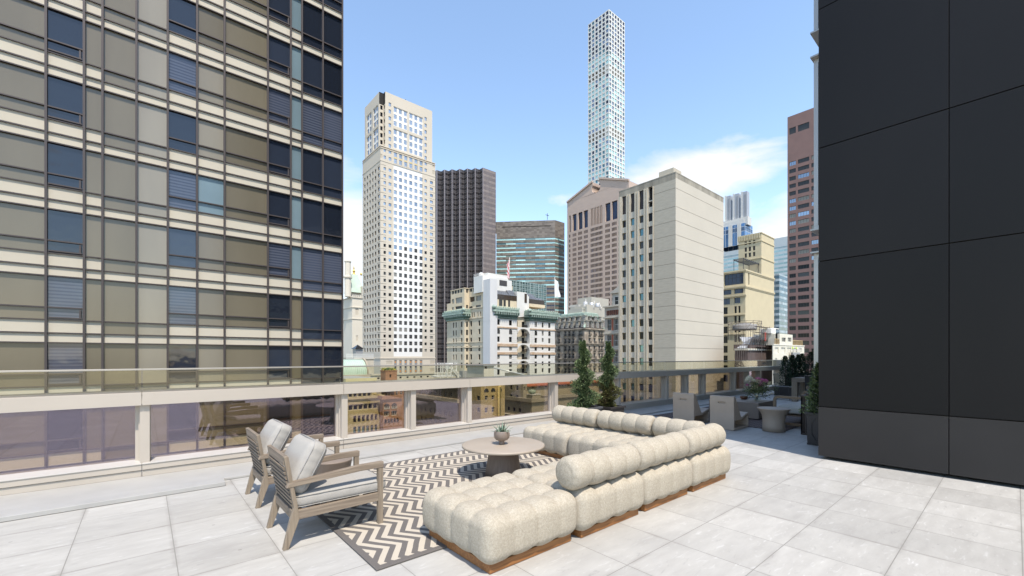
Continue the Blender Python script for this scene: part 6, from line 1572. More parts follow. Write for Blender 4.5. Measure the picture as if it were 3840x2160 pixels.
def simple(name, label, px, d, pl, pr, yt, yb, m, cat='building', cop=None, wins=(), roof=None):
    """low block by its near corner; wins = (face, x0, y0, x1, y1, count, style, glass) in photo pixels"""
    b = Box(px, d, pl, pr, yt, yb); t = root(name, label, b.cx, b.cy, b.z0, cat); ra, rb, ww = [], [], []
    for face, x0, y0, x1, y1, n, gap, st, gk in wins:
        f = b.A if face == 'A' else b.B; xm = (x0 + x1) / 2; u0, u1 = f.u(x0), f.u(x1); z1, z0 = f.z(xm, y0), f.z(xm, y1); cw = (u1 - u0) / n
        for k in range(n):
            a, q = u0 + cw * k + cw * gap / 2, u0 + cw * (k + 1) - cw * gap / 2
            if not st[4]: (ra if face == 'A' else rb).append((a, z0, q, z1, .25, None))
            ww.append((f, a, z0, q - a, z1 - z0, .25 if not st[4] else -.02, st, gk))
    mb = MB(); b.shell(mb, ra, rb, 0, 1); mb.build('wall', [m, roof or M['roofgrey']], t); add_windows(t, ww)
    if cop:
        c = MB(); o_ = cop[0]; x0, y0, x1, y1 = b.cx - o_, b.cy - o_, b.cx + b.wb + o_, b.cy + b.wa + o_; h = cop[1]
        c.box(x0, y0, b.z1 - h * .4, x1, y0 + .4, b.z1 + h); c.box(x0, y0 + .4, b.z1 - h * .4, x0 + .4, y1, b.z1 + h); c.box(x1 - .4, y0 + .4, b.z1 - h * .4, x1, y1, b.z1 + h); c.build('coping', cop[2] if len(cop) > 2 else m, t)
    return b, t
sw = ('f_white', .07, 1, 2, False); dw_ = ('f_dark', .08, 1, 1, False)
# cream roofs in front of the marble tower
M['annex'] = mat('cream_annex', (.52, .46, .36), .9, 0, .2, .4, .1, 3)
simple('annex', 'cream low annex block directly behind the green vault', 1330, 120, 1290, 1402, 1345, 1560, M['annex'], cop=(.2, .35))
simple('annex', 'long cream roof parapet in front of the marble tower with small dark windows', 1395, 112, 1385, 1745, 1407, 1600, M['annex'], cop=(.2, .3), wins=[('B', 1405, 1412, 1640, 1418, 9, .7, ('f_dark', .08, 1, 1, False), 'w_dark')])
def rail_run(label, Y, x0, x1, y, h, n, name='railing'):
    f = Fac(0, Y, 0); a, b_ = f.u(x0), f.u(x1); z = f.z((x0 + x1) / 2, y); t = MB()
    for k in range(n + 1): x = a + (b_ - a) * k / n; t.box(x - .04, Y, z, x + .04, Y + .08, z + h)
    for q in (.5, 1): t.box(a, Y - .01, z + h * q - .06, b_, Y + .07, z + h * q)
    o_ = t.build(name, M['f_white'], None); tag(o_, label, 'railing')
rail_run('white roof railing on the cream annex above the green vault', 90.5, 1300, 1400, 1346, 1.1, 26)
b_, t_ = simple('kiosk', 'small dark peaked roof hut above the annex roofs', 1335, 170, 1322, 1360, 1308, 1345, M['f_grey'], 'hut')
MB().add([(b_.cx - .5, b_.cy - .5, b_.z1), (b_.cx + b_.wb + .5, b_.cy - .5, b_.z1), (b_.cx + b_.wb + .5, b_.cy + b_.wa + .5, b_.z1), (b_.cx - .5, b_.cy + b_.wa + .5, b_.z1), (b_.cx + b_.wb / 2, b_.cy + b_.wa / 2, b_.z1 + 1.7)], [(0, 1, 4), (1, 2, 4), (2, 3, 4), (3, 0, 4)]).build('roof', M['w_dark'], t_)
b_, t_ = simple('brick_bulkhead', 'red brick rooftop bulkhead with planting on top', 1446, 78, 1427, 1489, 1392, 1440, mat('red_brown_brick', (.36, .19, .11), .9, 0, .25, 1.5, .2, 8), 'roof hut', cop=(.06, .12), wins=[('B', 1461, 1404, 1467, 1416, 1, 0, dw_, 'w_shade')])
pts = []; rnd = random.Random(77)
for k in range(900): pts.append((rnd.uniform(.1, b_.wb), rnd.uniform(.1, b_.wa), b_.z1 - b_.z0 + rnd.uniform(.1, .4), 0, 0, rnd.choice((0, 1, 2))))
leafcloud('roof_plants', pts, t_, [LG[1], LG[2], mat('yellow_flower', (.6, .5, .08), .7)], (.25, .09), 3)
simple('roof_house', 'buff rooftop house with a flat oversailing roof left of the white hotel base', 1815, 92, 1752, 1852, 1371, 1440, M['buff'], 'roof hut', cop=(.3, .25, M['f_grey']), wins=[('B', 1818, 1374, 1826, 1383, 1, 0, dw_, 'w_shade')])
simple('roof_box', 'small grey rooftop box beside the buff roof house', 1735, 90, 1722, 1752, 1391, 1430, M['roofgrey'], 'roof hut')
def steel_stair():
    f = Fac(0, 72, 0); x0 = f.u(1650); t = thing('steel_platform', 'white steel service platform with railings and ladders on a lower roof', 'platform', (x0, 72, f.z(1680, 1425))); m = MB(); zb = f.z(1680, 1425)
    P = lambda px, py: (f.u(px), f.z(px, py))
    for px in (1652, 1662, 1678, 1694, 1712):
        x, z = P(px, 1362); m.box(x - .06, 72, zb - 1, x + .06, 72.12, z); m.box(x - .05, 74, zb - 1, x + .05, 74.1, z)
    for py in (1362, 1367, 1377, 1398, 1404):
        a, z = P(1638, py); b, _ = P(1716, py); m.box(a, 72, z - .04, b, 72.1, z + .04)
    a, z = P(1638, 1412); b, _ = P(1716, 1412); m.box(a, 72, z - .08, b, 74.2, z + .08)
    for k in range(18): x = a + (b - a) * k / 17; m.box(x - .02, 72, z, x + .02, 72.05, z + .75)
    for k in range(9): q = P(1694 + 2.2 * k, 1388 + 3 * k); m.box(q[0], 71.6, q[1], q[0] + .9, 72, q[1] + .05)
    m.bar((P(1692, 1386)[0], 71.6, P(1692, 1386)[1]), (P(1716, 1416)[0], 71.6, P(1716, 1416)[1]), .1); m.bar((P(1664, 1366)[0], 72.05, P(1664, 1366)[1]), (P(1672, 1400)[0], 72.05, P(1672, 1400)[1]), .08); m.bar((P(1680, 1366)[0], 72.05, P(1680, 1366)[1]), (P(1672, 1400)[0], 72.05, P(1672, 1400)[1]), .08)
    m.build('frame', M['hotel_white'], t)
    x, z = P(1686, 1366); MB().box(x, 72.3, z - 1.0, x + 1.0, 73.6, z + .2).build('cabinet', M['hotel_white'], t)
steel_stair()
o = MB().tube([(Fac(0, 70, 0).u(1850), 70, Fac(0, 70, 0).z(1850, 1379)), (Fac(0, 66, 0).u(1966), 66, Fac(0, 66, 0).z(1966, 1406))], .13, 8).build('roof_mast', M['mullion']); tag(o, 'pale slanting metal pipe lying across the roofs in front of the white hotel', 'pipe')

# ---- buildings seen down through the guard glass
yl = mat('yellow_render', (.56, .49, .29), .9, 0, .1, .3, .1, 3)
b_, t_ = simple('building', 'yellow modern block with ribbon windows seen through the guard glass', 1290, 70, 1200, 1434.6, 1497, None, yl, cop=(.25, .3), wins=[('B', 1306, 1514, 1416.6, 1536, 6, .04, ('f_white', .1, 1, 1, False), 'w_navy'), ('B', 1322, 1556, 1418, 1580, 6, .34, ('f_dark', .08, 1, 1, False), 'w_dark'), ('B', 1322, 1596, 1418, 1620, 6, .34, ('f_dark', .08, 1, 1, False), 'w_teal'), ('B', 1322, 1636, 1418, 1660, 6, .34, ('f_dark', .08, 1, 1, False), 'w_dark')])
simple('building', 'yellow penthouse storey with a long window strip behind the ribbon window block', 1296, 73.5, 1220, 1412, 1420, 1500, yl, wins=[('B', 1306, 1470, 1394, 1490, 5, .05, ('f_white', .12, 1, 1, False), 'w_navy')])
tc_ = mat('terracotta', (.44, .25, .155), .9, 0, .2, .6, .2, 4)
simple('building', 'terracotta building with pointed arched windows between the yellow block and the brown block', 1437, 72, 1425, 1506, 1494, None, tc_, cop=(.3, .4), wins=[('B', 1436, 1512, 1492, 1533, 2, .25, ('f_white', .12, 3, 1, True), 'w_shade'), ('B', 1436, 1541, 1492, 1560, 2, .25, ('f_white', .1, 3, 1, False), 'w_dark'), ('B', 1440, 1569, 1496, 1584, 5, .25, ('f_dark', .1, 1, 1, True), 'w_dark'), ('B', 1436, 1612, 1492, 1630, 2, .25, sw, 'w_dark')])
simple('building', 'orange brown brick building behind the terracotta one', 1476, 82, 1466, 1545, 1440, None, mat('orange_brick', (.42, .24, .12), .9, 0, .2, .5), wins=[('B', 1480, 1462, 1530, 1482, 3, .5, sw, 'w_shade'), ('B', 1510, 1500, 1540, 1520, 2, .5, sw, 'w_shade')])
simple('building', 'dark brown low building with a cornice behind the terracotta roof', 1440, 86, 1430, 1476, 1455, None, mat('brown_stone', (.22, .17, .13), .9, 0, .2, .5), cop=(.5, .6), wins=[('B', 1444, 1476, 1474, 1492, 3, .5, dw_, 'w_dark')])
ol = mat('olive_brown_brick', (.205, .175, .125), .9, 0, .18, .5, .15, 5)
b_, t_ = simple('building', 'olive brown apartment block with double sash windows seen through the guard glass', 1722, 92, 1545, 1752, 1458, None, ol, cop=(.35, .4), wins=
       [('A', 1572, y, 1700, y + 18, 7, .62, sw, 'w_shade') for y in (1500 - 36 * 1, 1536 - 36 * 0, 1572, 1608)] + [('B', 1726, y, 1740, y + 14, 1, .2, sw, 'w_shade') for y in (1440, 1475, 1512, 1550, 1590)])
c = MB()
for y in (1490, 1497): z = b_.A.z(1650, y); c.box(b_.cx - .5, b_.cy, z - .25, b_.cx, b_.cy + b_.wa, z + .15)
c.build_each('string_course', M['buff'], t_)
yb_ = mat('yellow_brick', (.50, .40, .20), .9, 0, .22, .9, .3, 8)
b_, t_ = simple('building', 'yellow brick building with arched upper windows and a pale pipe, seen through the guard glass', 1803, 82, 1768, 1893, 1430, None, yb_, wins=[('B', 1811, 1455, 1886, 1468, 3, .36, ('f_dark', .09, 2, 1, True), 'w_shade'), ('B', 1811, 1482, 1886, 1499, 3, .56, sw, 'w_shade'), ('B', 1811, 1526, 1886, 1546, 3, .56, sw, 'w_navy'), ('B', 1811, 1570, 1886, 1590, 3, .56, sw, 'w_shade'), ('A', 1784, 1484, 1802, 1502, 1, .3, sw, 'w_shade'), ('A', 1784, 1528, 1802, 1546, 1, .3, sw, 'w_shade')])
u = b_.B.u(1866); MB().tube([(b_.cx + u, b_.cy - .5, -30), (b_.cx + u, b_.cy - .5, b_.B.z(1866, 1450)), (b_.cx + u + .4, b_.cy - .3, b_.B.z(1866, 1447))], .32, 10).build('flue', mat('yellow_flue', (.62, .50, .22), .6), t_)
gb = mat('grey_buff_brick', (.36, .325, .25), .9, 0, .15, .5, .15, 5)
b_, t_ = simple('building', 'grey buff block with a stepped terrace corner beyond the yellow brick building', 1994, 86, 1893, 2080, 1505, None, gb, cop=(.45, .5), wins=[('A', 1897, 1528, 1960, 1542, 3, .55, dw_, 'w_navy'), ('A', 1897, 1565, 1960, 1580, 3, .55, dw_, 'w_dark'), ('B', 2000, 1560, 2070, 1575, 4, .5, dw_, 'w_dark')])
lt = MB()
for k in range(8): z = b_.z1 - 3.6; q = b_.B.p(1.2 + 1.4 * k, -.3, 0); lt.lathe([(.01, 0), (.09, .04), (.09, .14), (.01, .18)], (q[0], q[1], z - .3), 8)
c = MB(); c.box(b_.cx - .5, b_.cy - .5, b_.z1 - 3.3, b_.cx + b_.wb, b_.cy, b_.z1 - 3.15); c.box(b_.cx - .5, b_.cy, b_.z1 - 3.3, b_.cx, b_.cy + b_.wa, b_.z1 - 3.15); c.build('canopy_edge', M['hotel_white'], t_); lt.build('bulb_string', M['candle'], t_)
simple('building', 'grey buff stair tower with sash windows rising behind the stepped terrace', 1962, 94, 1893, 1976, 1400, 1520, gb, wins=[('A', 1905, 1445, 1950, 1463, 2, .55, sw, 'w_shade'), ('A', 1905, 1479, 1950, 1497, 2, .55, sw, 'w_shade'), ('B', 1964, 1450, 1971, 1466, 1, 0, sw, 'w_dark')])
b_, t_ = simple('roof_hut', 'grey roof hut carrying a round green ventilator', 1996, 88.5, 1974, 2027, 1481, 1512, gb, 'roof hut', cop=(.1, .08, M['f_white']))
MB().lathe([(.3, 0), (.55, .05), (.8, .35), (.8, .6), (.65, .85), (.01, .95)], (b_.cx + .8, b_.cy + .9, b_.z1 + .1), 16).build('ventilator', M['copper'], t_)
b_, t_ = simple('building', 'long buff wall with small windows under a red tiled roof edge behind the roof hut', 1965, 112, 1950, 2420, 1446, None, mat('olive_buff_wall', (.45, .40, .28), .9, 0, .1, .4), wins=[('B', 1986, 1449, 2060, 1454, 3, .7, dw_, 'w_shade'), ('B', 2095, 1442, 2165, 1447, 7, .5, dw_, 'w_shade')])
MB().add([(b_.cx - .5, b_.cy - .6, b_.z1), (b_.cx + b_.wb, b_.cy - .6, b_.z1), (b_.cx + b_.wb, b_.cy + 5, b_.z1 + 1.6), (b_.cx - .5, b_.cy + 5, b_.z1 + 1.6), (b_.cx - .5, b_.cy - .6, b_.z1 - .3), (b_.cx + b_.wb, b_.cy - .6, b_.z1 - .3)], [(0, 1, 2, 3), (4, 5, 1, 0)]).build('tiled_roof', mat('red_roof_tiles', (.46, .16, .09), .8, 0, .25, 1.5, .4, 6), t_)
simple('building', 'low buff wing with a ledge below the tiled wall, seen between the topiaries', 2010, 100, 1995, 2400, 1497, None, gb, cop=(.4, .5))

# ---- right hand cluster
def ycols(A, prs): return [(A.u(a), A.u(q)) for a, q in prs]
M['ystone'] = mat('yellow_limestone', (.56, .47, .30), .85, 0, .07, .3, .1, 3)
def yellow_tower():
    rnd = random.Random(101); x7 = lambda x: 2640 + x / 2.416; y7 = lambda y: 600 + y / 2.416
    b = Box(x7(375), 150, 2690, x7(635), y7(990)); A, B = b.A, b.B
    t = root('building', 'yellow limestone building with a taller rear block and a terrace pergola', b.cx, b.cy)
    ra, rb, wins = [], [], []
    def w(f, rc, a, q, y0, y1, st, g, d=.4): xm = (a + q) / 2; u0, u1 = f.u(a), f.u(q); z1, z0 = f.z(xm, y0), f.z(xm, y1); rc.append((u0, z0, u1, z1, d, None)); wins.append((f, u0, z0, u1 - u0, z1 - z0, d, st, g))
    d3 = ('f_dark', .1, 3, 1, False); d2 = ('f_dark', .09, 2, 1, False)
    w(A, ra, 2716, x7(357), y7(1005), y7(1130), ('f_dark', .14, 5, 2, False), 'w_navy'); w(A, ra, x7(273), x7(355), y7(1155), y7(1208), d3, 'w_navy'); w(A, ra, 2702, x7(247), y7(1170), y7(1222), d3, 'w_navy')
    pit = 36.2
    for k in range(9):
        y = y7(1237) + k * pit
        if k < 1: w(A, ra, x7(274), x7(330), y, y + 25, d2, 'w_navy'); w(A, ra, 2708, x7(236), y + 4, y + 30, d2, 'w_navy')
        else: w(A, ra, x7(274), x7(296), y, y + 26, d2, 'w_dark'); w(A, ra, x7(310), x7(330), y - 1, y + 25, d2, 'w_dark'); w(A, ra, 2710, x7(214), y + 4, y + 30, d2, 'w_dark')
    w(B, rb, x7(401), x7(412), y7(1008), y7(1130), ('f_dark', .05, 1, 1, False), 'w_dark')
    mb = MB(); b.shell(mb, ra, rb); mb.build('wall', M['ystone'], t)
    c = MB()
    for y in (990, 1135, 1215): z = A.z(x7(375), y7(y)); n_ = b.wb if y < 1200 else 0.3; c.box(b.cx - .5, b.cy - .35, z - .5, b.cx + n_, b.cy + b.wa, z); c.box(b.cx - .25, b.cy - .18, z - .9, b.cx + n_ - .02, b.cy + b.wa, z - .5)
    for k in (2, 4): z = A.z(x7(330), y7(1237) + k * pit * 1.0 - 6); c.box(b.cx - .35, b.cy - .0, z - .3, b.cx, b.cy + b.wa, z)
    c.build_each('cornice', M['ystone'], t)
    xu = b.cx + B.u(x7(520)); V = Fac(xu, b.cy, R(-90)); yu = b.cy - V.u(x7(312)); zt = V.z(x7(520), y7(655)); V = Fac(xu, yu, R(-90)); rc = []
    for r0, r1 in ((738, 770), (792, 832), (846, 885)):
        for a, q in ((368, 388), (404, 425), (443, 464)): w(V, rc, x7(a), x7(q), y7(r0 - (a - 368) * .18), y7(r1 - (a - 368) * .18), ('f_dark', .1, 1, 1, False), 'w_bronze')
    mb = MB(); facade(mb, V, 0, yu - b.cy, b.z1, zt, rc); U = Fac(xu, b.cy, 0); wu = b.cx + b.wb - xu; facade(mb, U, 0, wu, b.z1, zt, [])
    mb.add([(xu, b.cy, zt), (xu + wu, b.cy, zt), (xu + wu, yu, zt), (xu, yu, zt), (xu + wu, b.cy, b.z1), (xu + wu, yu, b.z1), (xu, yu, b.z1)], [(0, 1, 2, 3), (4, 5, 2, 1), (5, 6, 3, 2)]); mb.build('upper_wall', M['ystone'], t)
    c = MB()
    for z in (zt - .3, zt - 3.2, V.z(x7(400), y7(880)) - 1.2): c.box(xu - .3, b.cy - .2, z, xu + wu + .1, yu + .1, z + .35)
    for k in range(14): y = b.cy + .4 + (yu - b.cy) * k / 14; c.box(xu - .35, y, zt - 2.0, xu, y + .35, zt - .3)
    c.build_each('upper_cornice', M['ystone'], t)
    pg = MB(); za = A.z(x7(355), y7(975)); zp = za + 3.2; xp0 = b.cx + .5; xp1 = xu - .6
    for x in (xp0, xp1):
        for y in (b.cy + .8, b.cy + 4): pg.box(x, y, b.z1, x + .15, y + .15, zp)
    pg.bar((xp0, b.cy + .8, zp), (xp1 + 1.2, b.cy + .8, zp), .2, .35); pg.bar((xp0, b.cy + 4, zp), (xp1, b.cy + 4, zp), .2, .3)
    for k in range(9): x = xp0 + (xp1 - xp0) * k / 8; pg.bar((x, b.cy + .5, zp + .2), (x, b.cy + 4.3, zp + .2), .12, .22)
    pg.build('pergola', M['f_dark'], t); add_windows(t, wins)
yellow_tower()
M['brown_granite'] = mat('red_brown_granite', (.215, .125, .105), .6, 0, .12, .3)
def brown_tower():
    rnd = random.Random(111); x7 = lambda x: 2640 + x / 2.416; y7 = lambda y: 600 + y / 2.416; D = 225.
    cx, cy = corner(2953, D); A = Fac(cx, cy, R(-90)); L_ = A.u(3290); t = root('building', 'red brown granite high rise with grouped dark windows at the far right', cx, cy - L_)
    z1 = A.z(2953, 440); rc, wins = [], []; zt = A.z(x7(900), y7(742)); pit = A.z(x7(900), y7(742)) - A.z(x7(900), y7(811)); hh = pit * .54
    base = [A.u(x7(v)) for v in (772, 832, 850, 953)]; per = A.u(x7(972)) - base[0]
    n = int(L_ / per) + 1
    for j in range(-12, 24):
        z = zt - j * pit
        if j == -12: continue
        for k in range(n):
            for (a, q, m_) in ((base[0], base[1], 3), (base[2], base[3], 4)):
                a_, q_ = a + k * per, q + k * per
                if q_ > L_ - 1 or z > z1 - 9: continue
                rc.append((a_, z - hh, q_, z, .3, None)); wins.append((A, a_, z - hh, q_ - a_, hh, .3, ('f_dark', .1, m_, 1, False), pick(rnd, [('w_shade', 5), ('w_sky2', 2), ('w_blind', 1)] if j < 3 else [('w_dark', 6), ('w_shade', 3), ('w_bronze', 1)])))
    for a, q in ((base[0], base[1]), (base[2], base[3])): rc.append((a, z1 - 9.5, q, z1 - 6.2, .3, 1))
    mb = MB(); facade(mb, A, 0, L_, -60, z1, rc, 0); mb.add([(cx, cy, z1), (cx, cy - L_, z1), (cx + 40, cy - L_, z1), (cx + 40, cy, z1), (cx, cy, -60), (cx + 40, cy, -60)], [(0, 1, 2, 3), (4, 0, 3, 5)], 0)
    mb.add([(cx, cy - L_, -60), (cx + 40, cy - L_, -60), (cx + 40, cy - L_, z1), (cx, cy - L_, z1)], [(0, 1, 2, 3)], 0); mb.build('wall', [M['brown_granite'], M['w_shade']], t); add_windows(t, wins)
brown_tower()
def glass_cluster():
    x7 = lambda x: 2640 + x / 2.416; y7 = lambda y: 600 + y / 2.416
    m = stripe_mat('pale_banded_glass', (.34, .50, .50), (.50, .55, .54), (.42, .50, .50), 4.3, 5.0, band=.45, lw=.1, noise=.12, rough=.2, metal=.25)
    b = Box(2960, 430, 2700, 3100, y7(692)); t = root('building', 'pale green banded glass tower behind the yellow limestone building', b.cx, b.cy); mb = MB(); b.shell(mb); mb.build('curtain_wall', m, t)
    MB().box(b.cx - .3, b.cy - .3, b.z1 - 9, b.cx + 60, b.cy + b.wa, b.z1 + .4).build('parapet_band', mat('pale_grey_parapet', (.48, .52, .52), .5), t)
    m = stripe_mat('blue_banded_glass', (.05, .085, .11), (.36, .42, .44), (.14, .18, .20), 4.0, 2.3, band=.56, lw=.09, noise=.3)
    b = Box(x7(682), 300, x7(600), x7(800), y7(1030)); t = root('building', 'darker blue banded glass block between the yellow and the red brown buildings', b.cx, b.cy); mb = MB(); b.shell(mb); mb.build('curtain_wall', m, t)
    b = Box(x7(371), 290, 2690, x7(441), y7(568), y7(760)); t = root('building', 'blue glass tower crowned by three tall grey fins, behind the beige slab', b.cx, b.cy, b.z0)
    mb = MB(); b.shell(mb, [], []); mb.build('curtain_wall', stripe_mat('blue_glass', (.09, .19, .34), (.06, .12, .22), (.45, .50, .55), 12, 3.2, band=.75, lw=.16, noise=.2), t)
    f = MB()
    for px in (x7(240), x7(319)): p = b.A.p(b.A.u(px), -.4, 0); f.box(p[0] - .2, p[1] - 1.2, b.z0, p[0] + .6, p[1] + 1.2, b.z1 + .3)
    f.box(b.cx + 1, b.cy + 1, b.z1, b.cx + 8, b.cy + b.wa, b.z1 + 3); f.build('white_piers', M['white_conc'], t)
    G = Fac(b.cx + 3, b.cy + b.wa, R(-90))
    for a, q, y in ((190, 240, 320), (260, 315, 300), (335, 390, 280)):
        u0, u1 = G.u(x7(a)), G.u(x7(q)); z1 = G.z(x7(q), y7(y)); p0, p1 = G.p(u0, 0, 0), G.p(u1, 4, 0)
        MB().box(p0[0], p1[1], b.z1 - 1, p1[0], p0[1], z1).build('fin', mat('grey_fin', (.42, .43, .45), .5, .1, .1, .1), t)
        MB().box(p0[0] - .2, p1[1] + (p0[1] - p1[1]) * .72, b.z1 - 1, p0[0] - .02, p0[1], z1 + .4).build('fin_edge', M['white_conc'], t)
        MB().box(p0[0] - .12, p1[1] + .6, z1 - (z1 - b.z1) * .92, p0[0] - .02, p1[1] + (p0[1] - p1[1]) * .45, z1 - 2).build('fin_louvre', mat('fin_louvre_grey', (.30, .31, .32), .5, 0, .15, .3), t)
        MB().box(p0[0] - 1.5, p1[1] - 1, b.z1 - 1, p1[0] + 1, p0[1] + .4, b.z1 + 4.5).build('fin_base', M['white_conc'], t)
glass_cluster()

# ---- cream building under repair with scaffold, netting and work platform
x5 = lambda x: 2700 + x / 6.586; y5 = lambda y: 1180 + y / 6.586
M['cream_wall'] = mat('cream_stucco', (.68, .63, .51), .9, 0, .08, .4, .1, 3)
w3 = ('f_white', .12, 3, 1, False)
b_, t_ = simple('building', 'cream stucco building with triple windows beside the netted scaffold', x5(1312), 118, x5(1290), x5(2080), y5(740), None, M['cream_wall'], cop=(.12, .2), wins=[('B', x5(1350), y5(808), x5(1447), y5(955), 1, 0, w3, 'w_dark'), ('B', x5(1510), y5(810), x5(1612), y5(955), 1, 0, w3, 'w_green'), ('B', x5(1660), y5(812), x5(1757), y5(955), 1, 0, w3, 'w_green'), ('B', x5(1815), y5(820), x5(1890), y5(940), 1, 0, w3, 'w_dark'), ('B', x5(1955), y5(825), x5(2020), y5(930), 1, 0, w3, 'w_dark'),
     ('B', x5(1352), y5(1075), x5(1410), y5(1225), 1, 0, w3, 'w_bronze'), ('B', x5(1508), y5(1075), x5(1524), y5(1225), 1, 0, dw_, 'w_dark'), ('B', x5(1570), y5(1065), x5(1622), y5(1225), 1, 0, w3, 'w_dark'), ('B', x5(1352), y5(1340), x5(1410), y5(1490), 1, 0, w3, 'w_bronze'), ('B', x5(1570), y5(1340), x5(1640), y5(1490), 1, 0, w3, 'w_dark')])
f_ = b_.B; u0, u1 = f_.u(x5(1478)), f_.u(x5(1797)); zt = f_.z(x5(1640), y5(482)); up = MB(); g = Fac(b_.cx, b_.cy + .05, 0); rc = []; ww = []
for a, q in ((1530, 1632), (1680, 1772)): rc.append((f_.u(x5(a)), f_.z(x5(a), y5(672)), f_.u(x5(q)), f_.z(x5(a), y5(562)), .25, None)); ww.append((g, f_.u(x5(a)), f_.z(x5(a), y5(672)), f_.u(x5(q)) - f_.u(x5(a)), f_.z(x5(a), y5(562)) - f_.z(x5(a), y5(672)), .25, w3, 'w_dark'))
facade(up, g, u0, u1, b_.z1, zt, rc); up.box(b_.cx + u0, b_.cy + .6, b_.z1, b_.cx + u1, b_.cy + 7, zt); up.add([g.p(u0, 0, b_.z1), g.p(u0, 1, b_.z1), g.p(u0, 1, zt), g.p(u0, 0, zt), g.p(u1, 0, b_.z1), g.p(u1, 1, b_.z1), g.p(u1, 1, zt), g.p(u1, 0, zt), ], [(0, 1, 2, 3), (4, 5, 6, 7), (3, 2, 6, 7)]); up.build('penthouse', M['cream_wall'], t_)
add_windows(t_, ww)
bl = MB()
for a, q in ((1370, 1478), (1805, 2050)):
    n = int((q - a) / 22)
    for k in range(n + 1): x = b_.cx + f_.u(x5(a + (q - a) * k / n)); bl.box(x - .07, b_.cy + .1, b_.z1 + .2, x + .07, b_.cy + .25, b_.z1 + 1.6)
    bl.box(b_.cx + f_.u(x5(a)), b_.cy + .08, b_.z1 + 1.5, b_.cx + f_.u(x5(q)), b_.cy + .27, b_.z1 + 1.7)
bl.build('wooden_balustrade', mat('raw_timber', (.42, .30, .15), .8), t_)
t = thing('duct', 'white covered rooftop unit and boom on the cream penthouse', 'roof unit', (b_.cx + u0, b_.cy + 2, zt)); MB().box(-.5, 0, .02, 3.2, 3, 1.6).build('cover', M['hotel_white'], t, .2, local=True); MB().box(2, .5, 1.6, 7.2, .8, 1.85).build('boom', M['f_white'], t, local=True)
# swing stage with two workers
st_ = Fac(0, b_.cy - 1.2, 0); xs0, xs1 = st_.u(x5(1800)), st_.u(x5(2030)); zs_ = st_.z(x5(1900), y5(935))
t = thing('swing_stage', 'suspended work platform on the cream wall', 'work platform', (xs0, b_.cy - 1.2, zs_)); m = MB(); L_ = xs1 - xs0
m.box(0, 0, 0, L_, .7, .12)
for k in range(12): m.box(L_ * k / 11 - .03, 0, .12, L_ * k / 11 + .03, .05, 1.0)
for z in (.55, 1.0): m.box(0, -.01, z, L_, .04, z + .05)
for x in (.2, L_ - .2): m.tube([(x, .35, 0), (x, .35, b_.z1 - zs_ + .4)], .02, 5)
m.build('platform', M['mullion'], t, local=True); MB().box(L_ * .05, .1, -1.6, L_ * .8, .6, -.05).build('debris_sheet', M['f_grey'], t, local=True)
def worker(x, y, z, label, lean, seed):
    J = [(0, 0, .95), (0, 0, 1.15), (0, .0, 1.42), (0, 0, 1.52), (0, 0, 1.64), (-.18, 0, 1.42), (-.24, -.1, 1.14), (-.16, -.32, 1.05), (.18, 0, 1.42), (.25, -.12, 1.16), (.18, -.34, 1.12 + lean), (-.1, 0, .9), (-.11, -.03, .5), (-.11, .02, .08), (-.11, -.12, .03), (.1, 0, .9), (.11, .02, .5), (.11, .04, .08), (.11, -.1, .03)]
    E_ = [(0, 1), (1, 2), (2, 3), (3, 4), (2, 5), (5, 6), (6, 7), (2, 8), (8, 9), (9, 10), (0, 11), (11, 12), (12, 13), (13, 14), (0, 15), (15, 16), (16, 17), (17, 18)]
    r = [.15, .15, .15, .06, .11, .08, .05, .04, .08, .05, .04, .10, .07, .05, .05, .10, .07, .05, .05]
    me = bpy.data.meshes.new('person'); me.from_pydata(J, E_, []); ob = bpy.data.objects.new('person', me); COL.objects.link(ob); me.skin_vertices or None
    sk = ob.modifiers.new('skin', 'SKIN'); sk.use_smooth_shade = True; ob.modifiers.new('sub', 'SUBSURF').levels = 1
    for v, q in zip(me.skin_vertices[0].data, r): v.radius = (q, q)
    me.skin_vertices[0].data[0].use_root = True; me.materials.append(M['hivis']); ob.location = (x, y, z); ob.rotation_euler = (0, 0, R(180)); tag(ob, label, 'person', 'workers on the swing stage')
    MB().lathe([(.14, 1.68), (.13, 1.76), (.07, 1.82), (.01, 1.83)], n=12).build('hard_hat', M['hivis'], ob, local=True)
def hv():
    m, N, L, B, mth = nodes('workwear'); tc = N.new('ShaderNodeTexCoord'); sp = N.new('ShaderNodeSeparateXYZ'); L.new(tc.outputs['Object'], sp.inputs[0])
    c = mixc(N, L, mth('GREATER_THAN', sp.outputs[2], .92), (.06, .06, .08), (.55, .75, .05)); L.new(mixc(N, L, mth('GREATER_THAN', sp.outputs[2], 1.5), c, (.4, .24, .16)), B.inputs['Base Color']); return m
M['hivis'] = hv()
worker(xs0 + L_ * .14, b_.cy - .85, zs_ + .12, 'worker in a bright yellow vest at the left end of the suspended platform', .25, 1)
worker(xs0 + L_ * .52, b_.cy - .85, zs_ + .12, 'worker in a bright yellow vest at the middle of the suspended platform', -.1, 2)
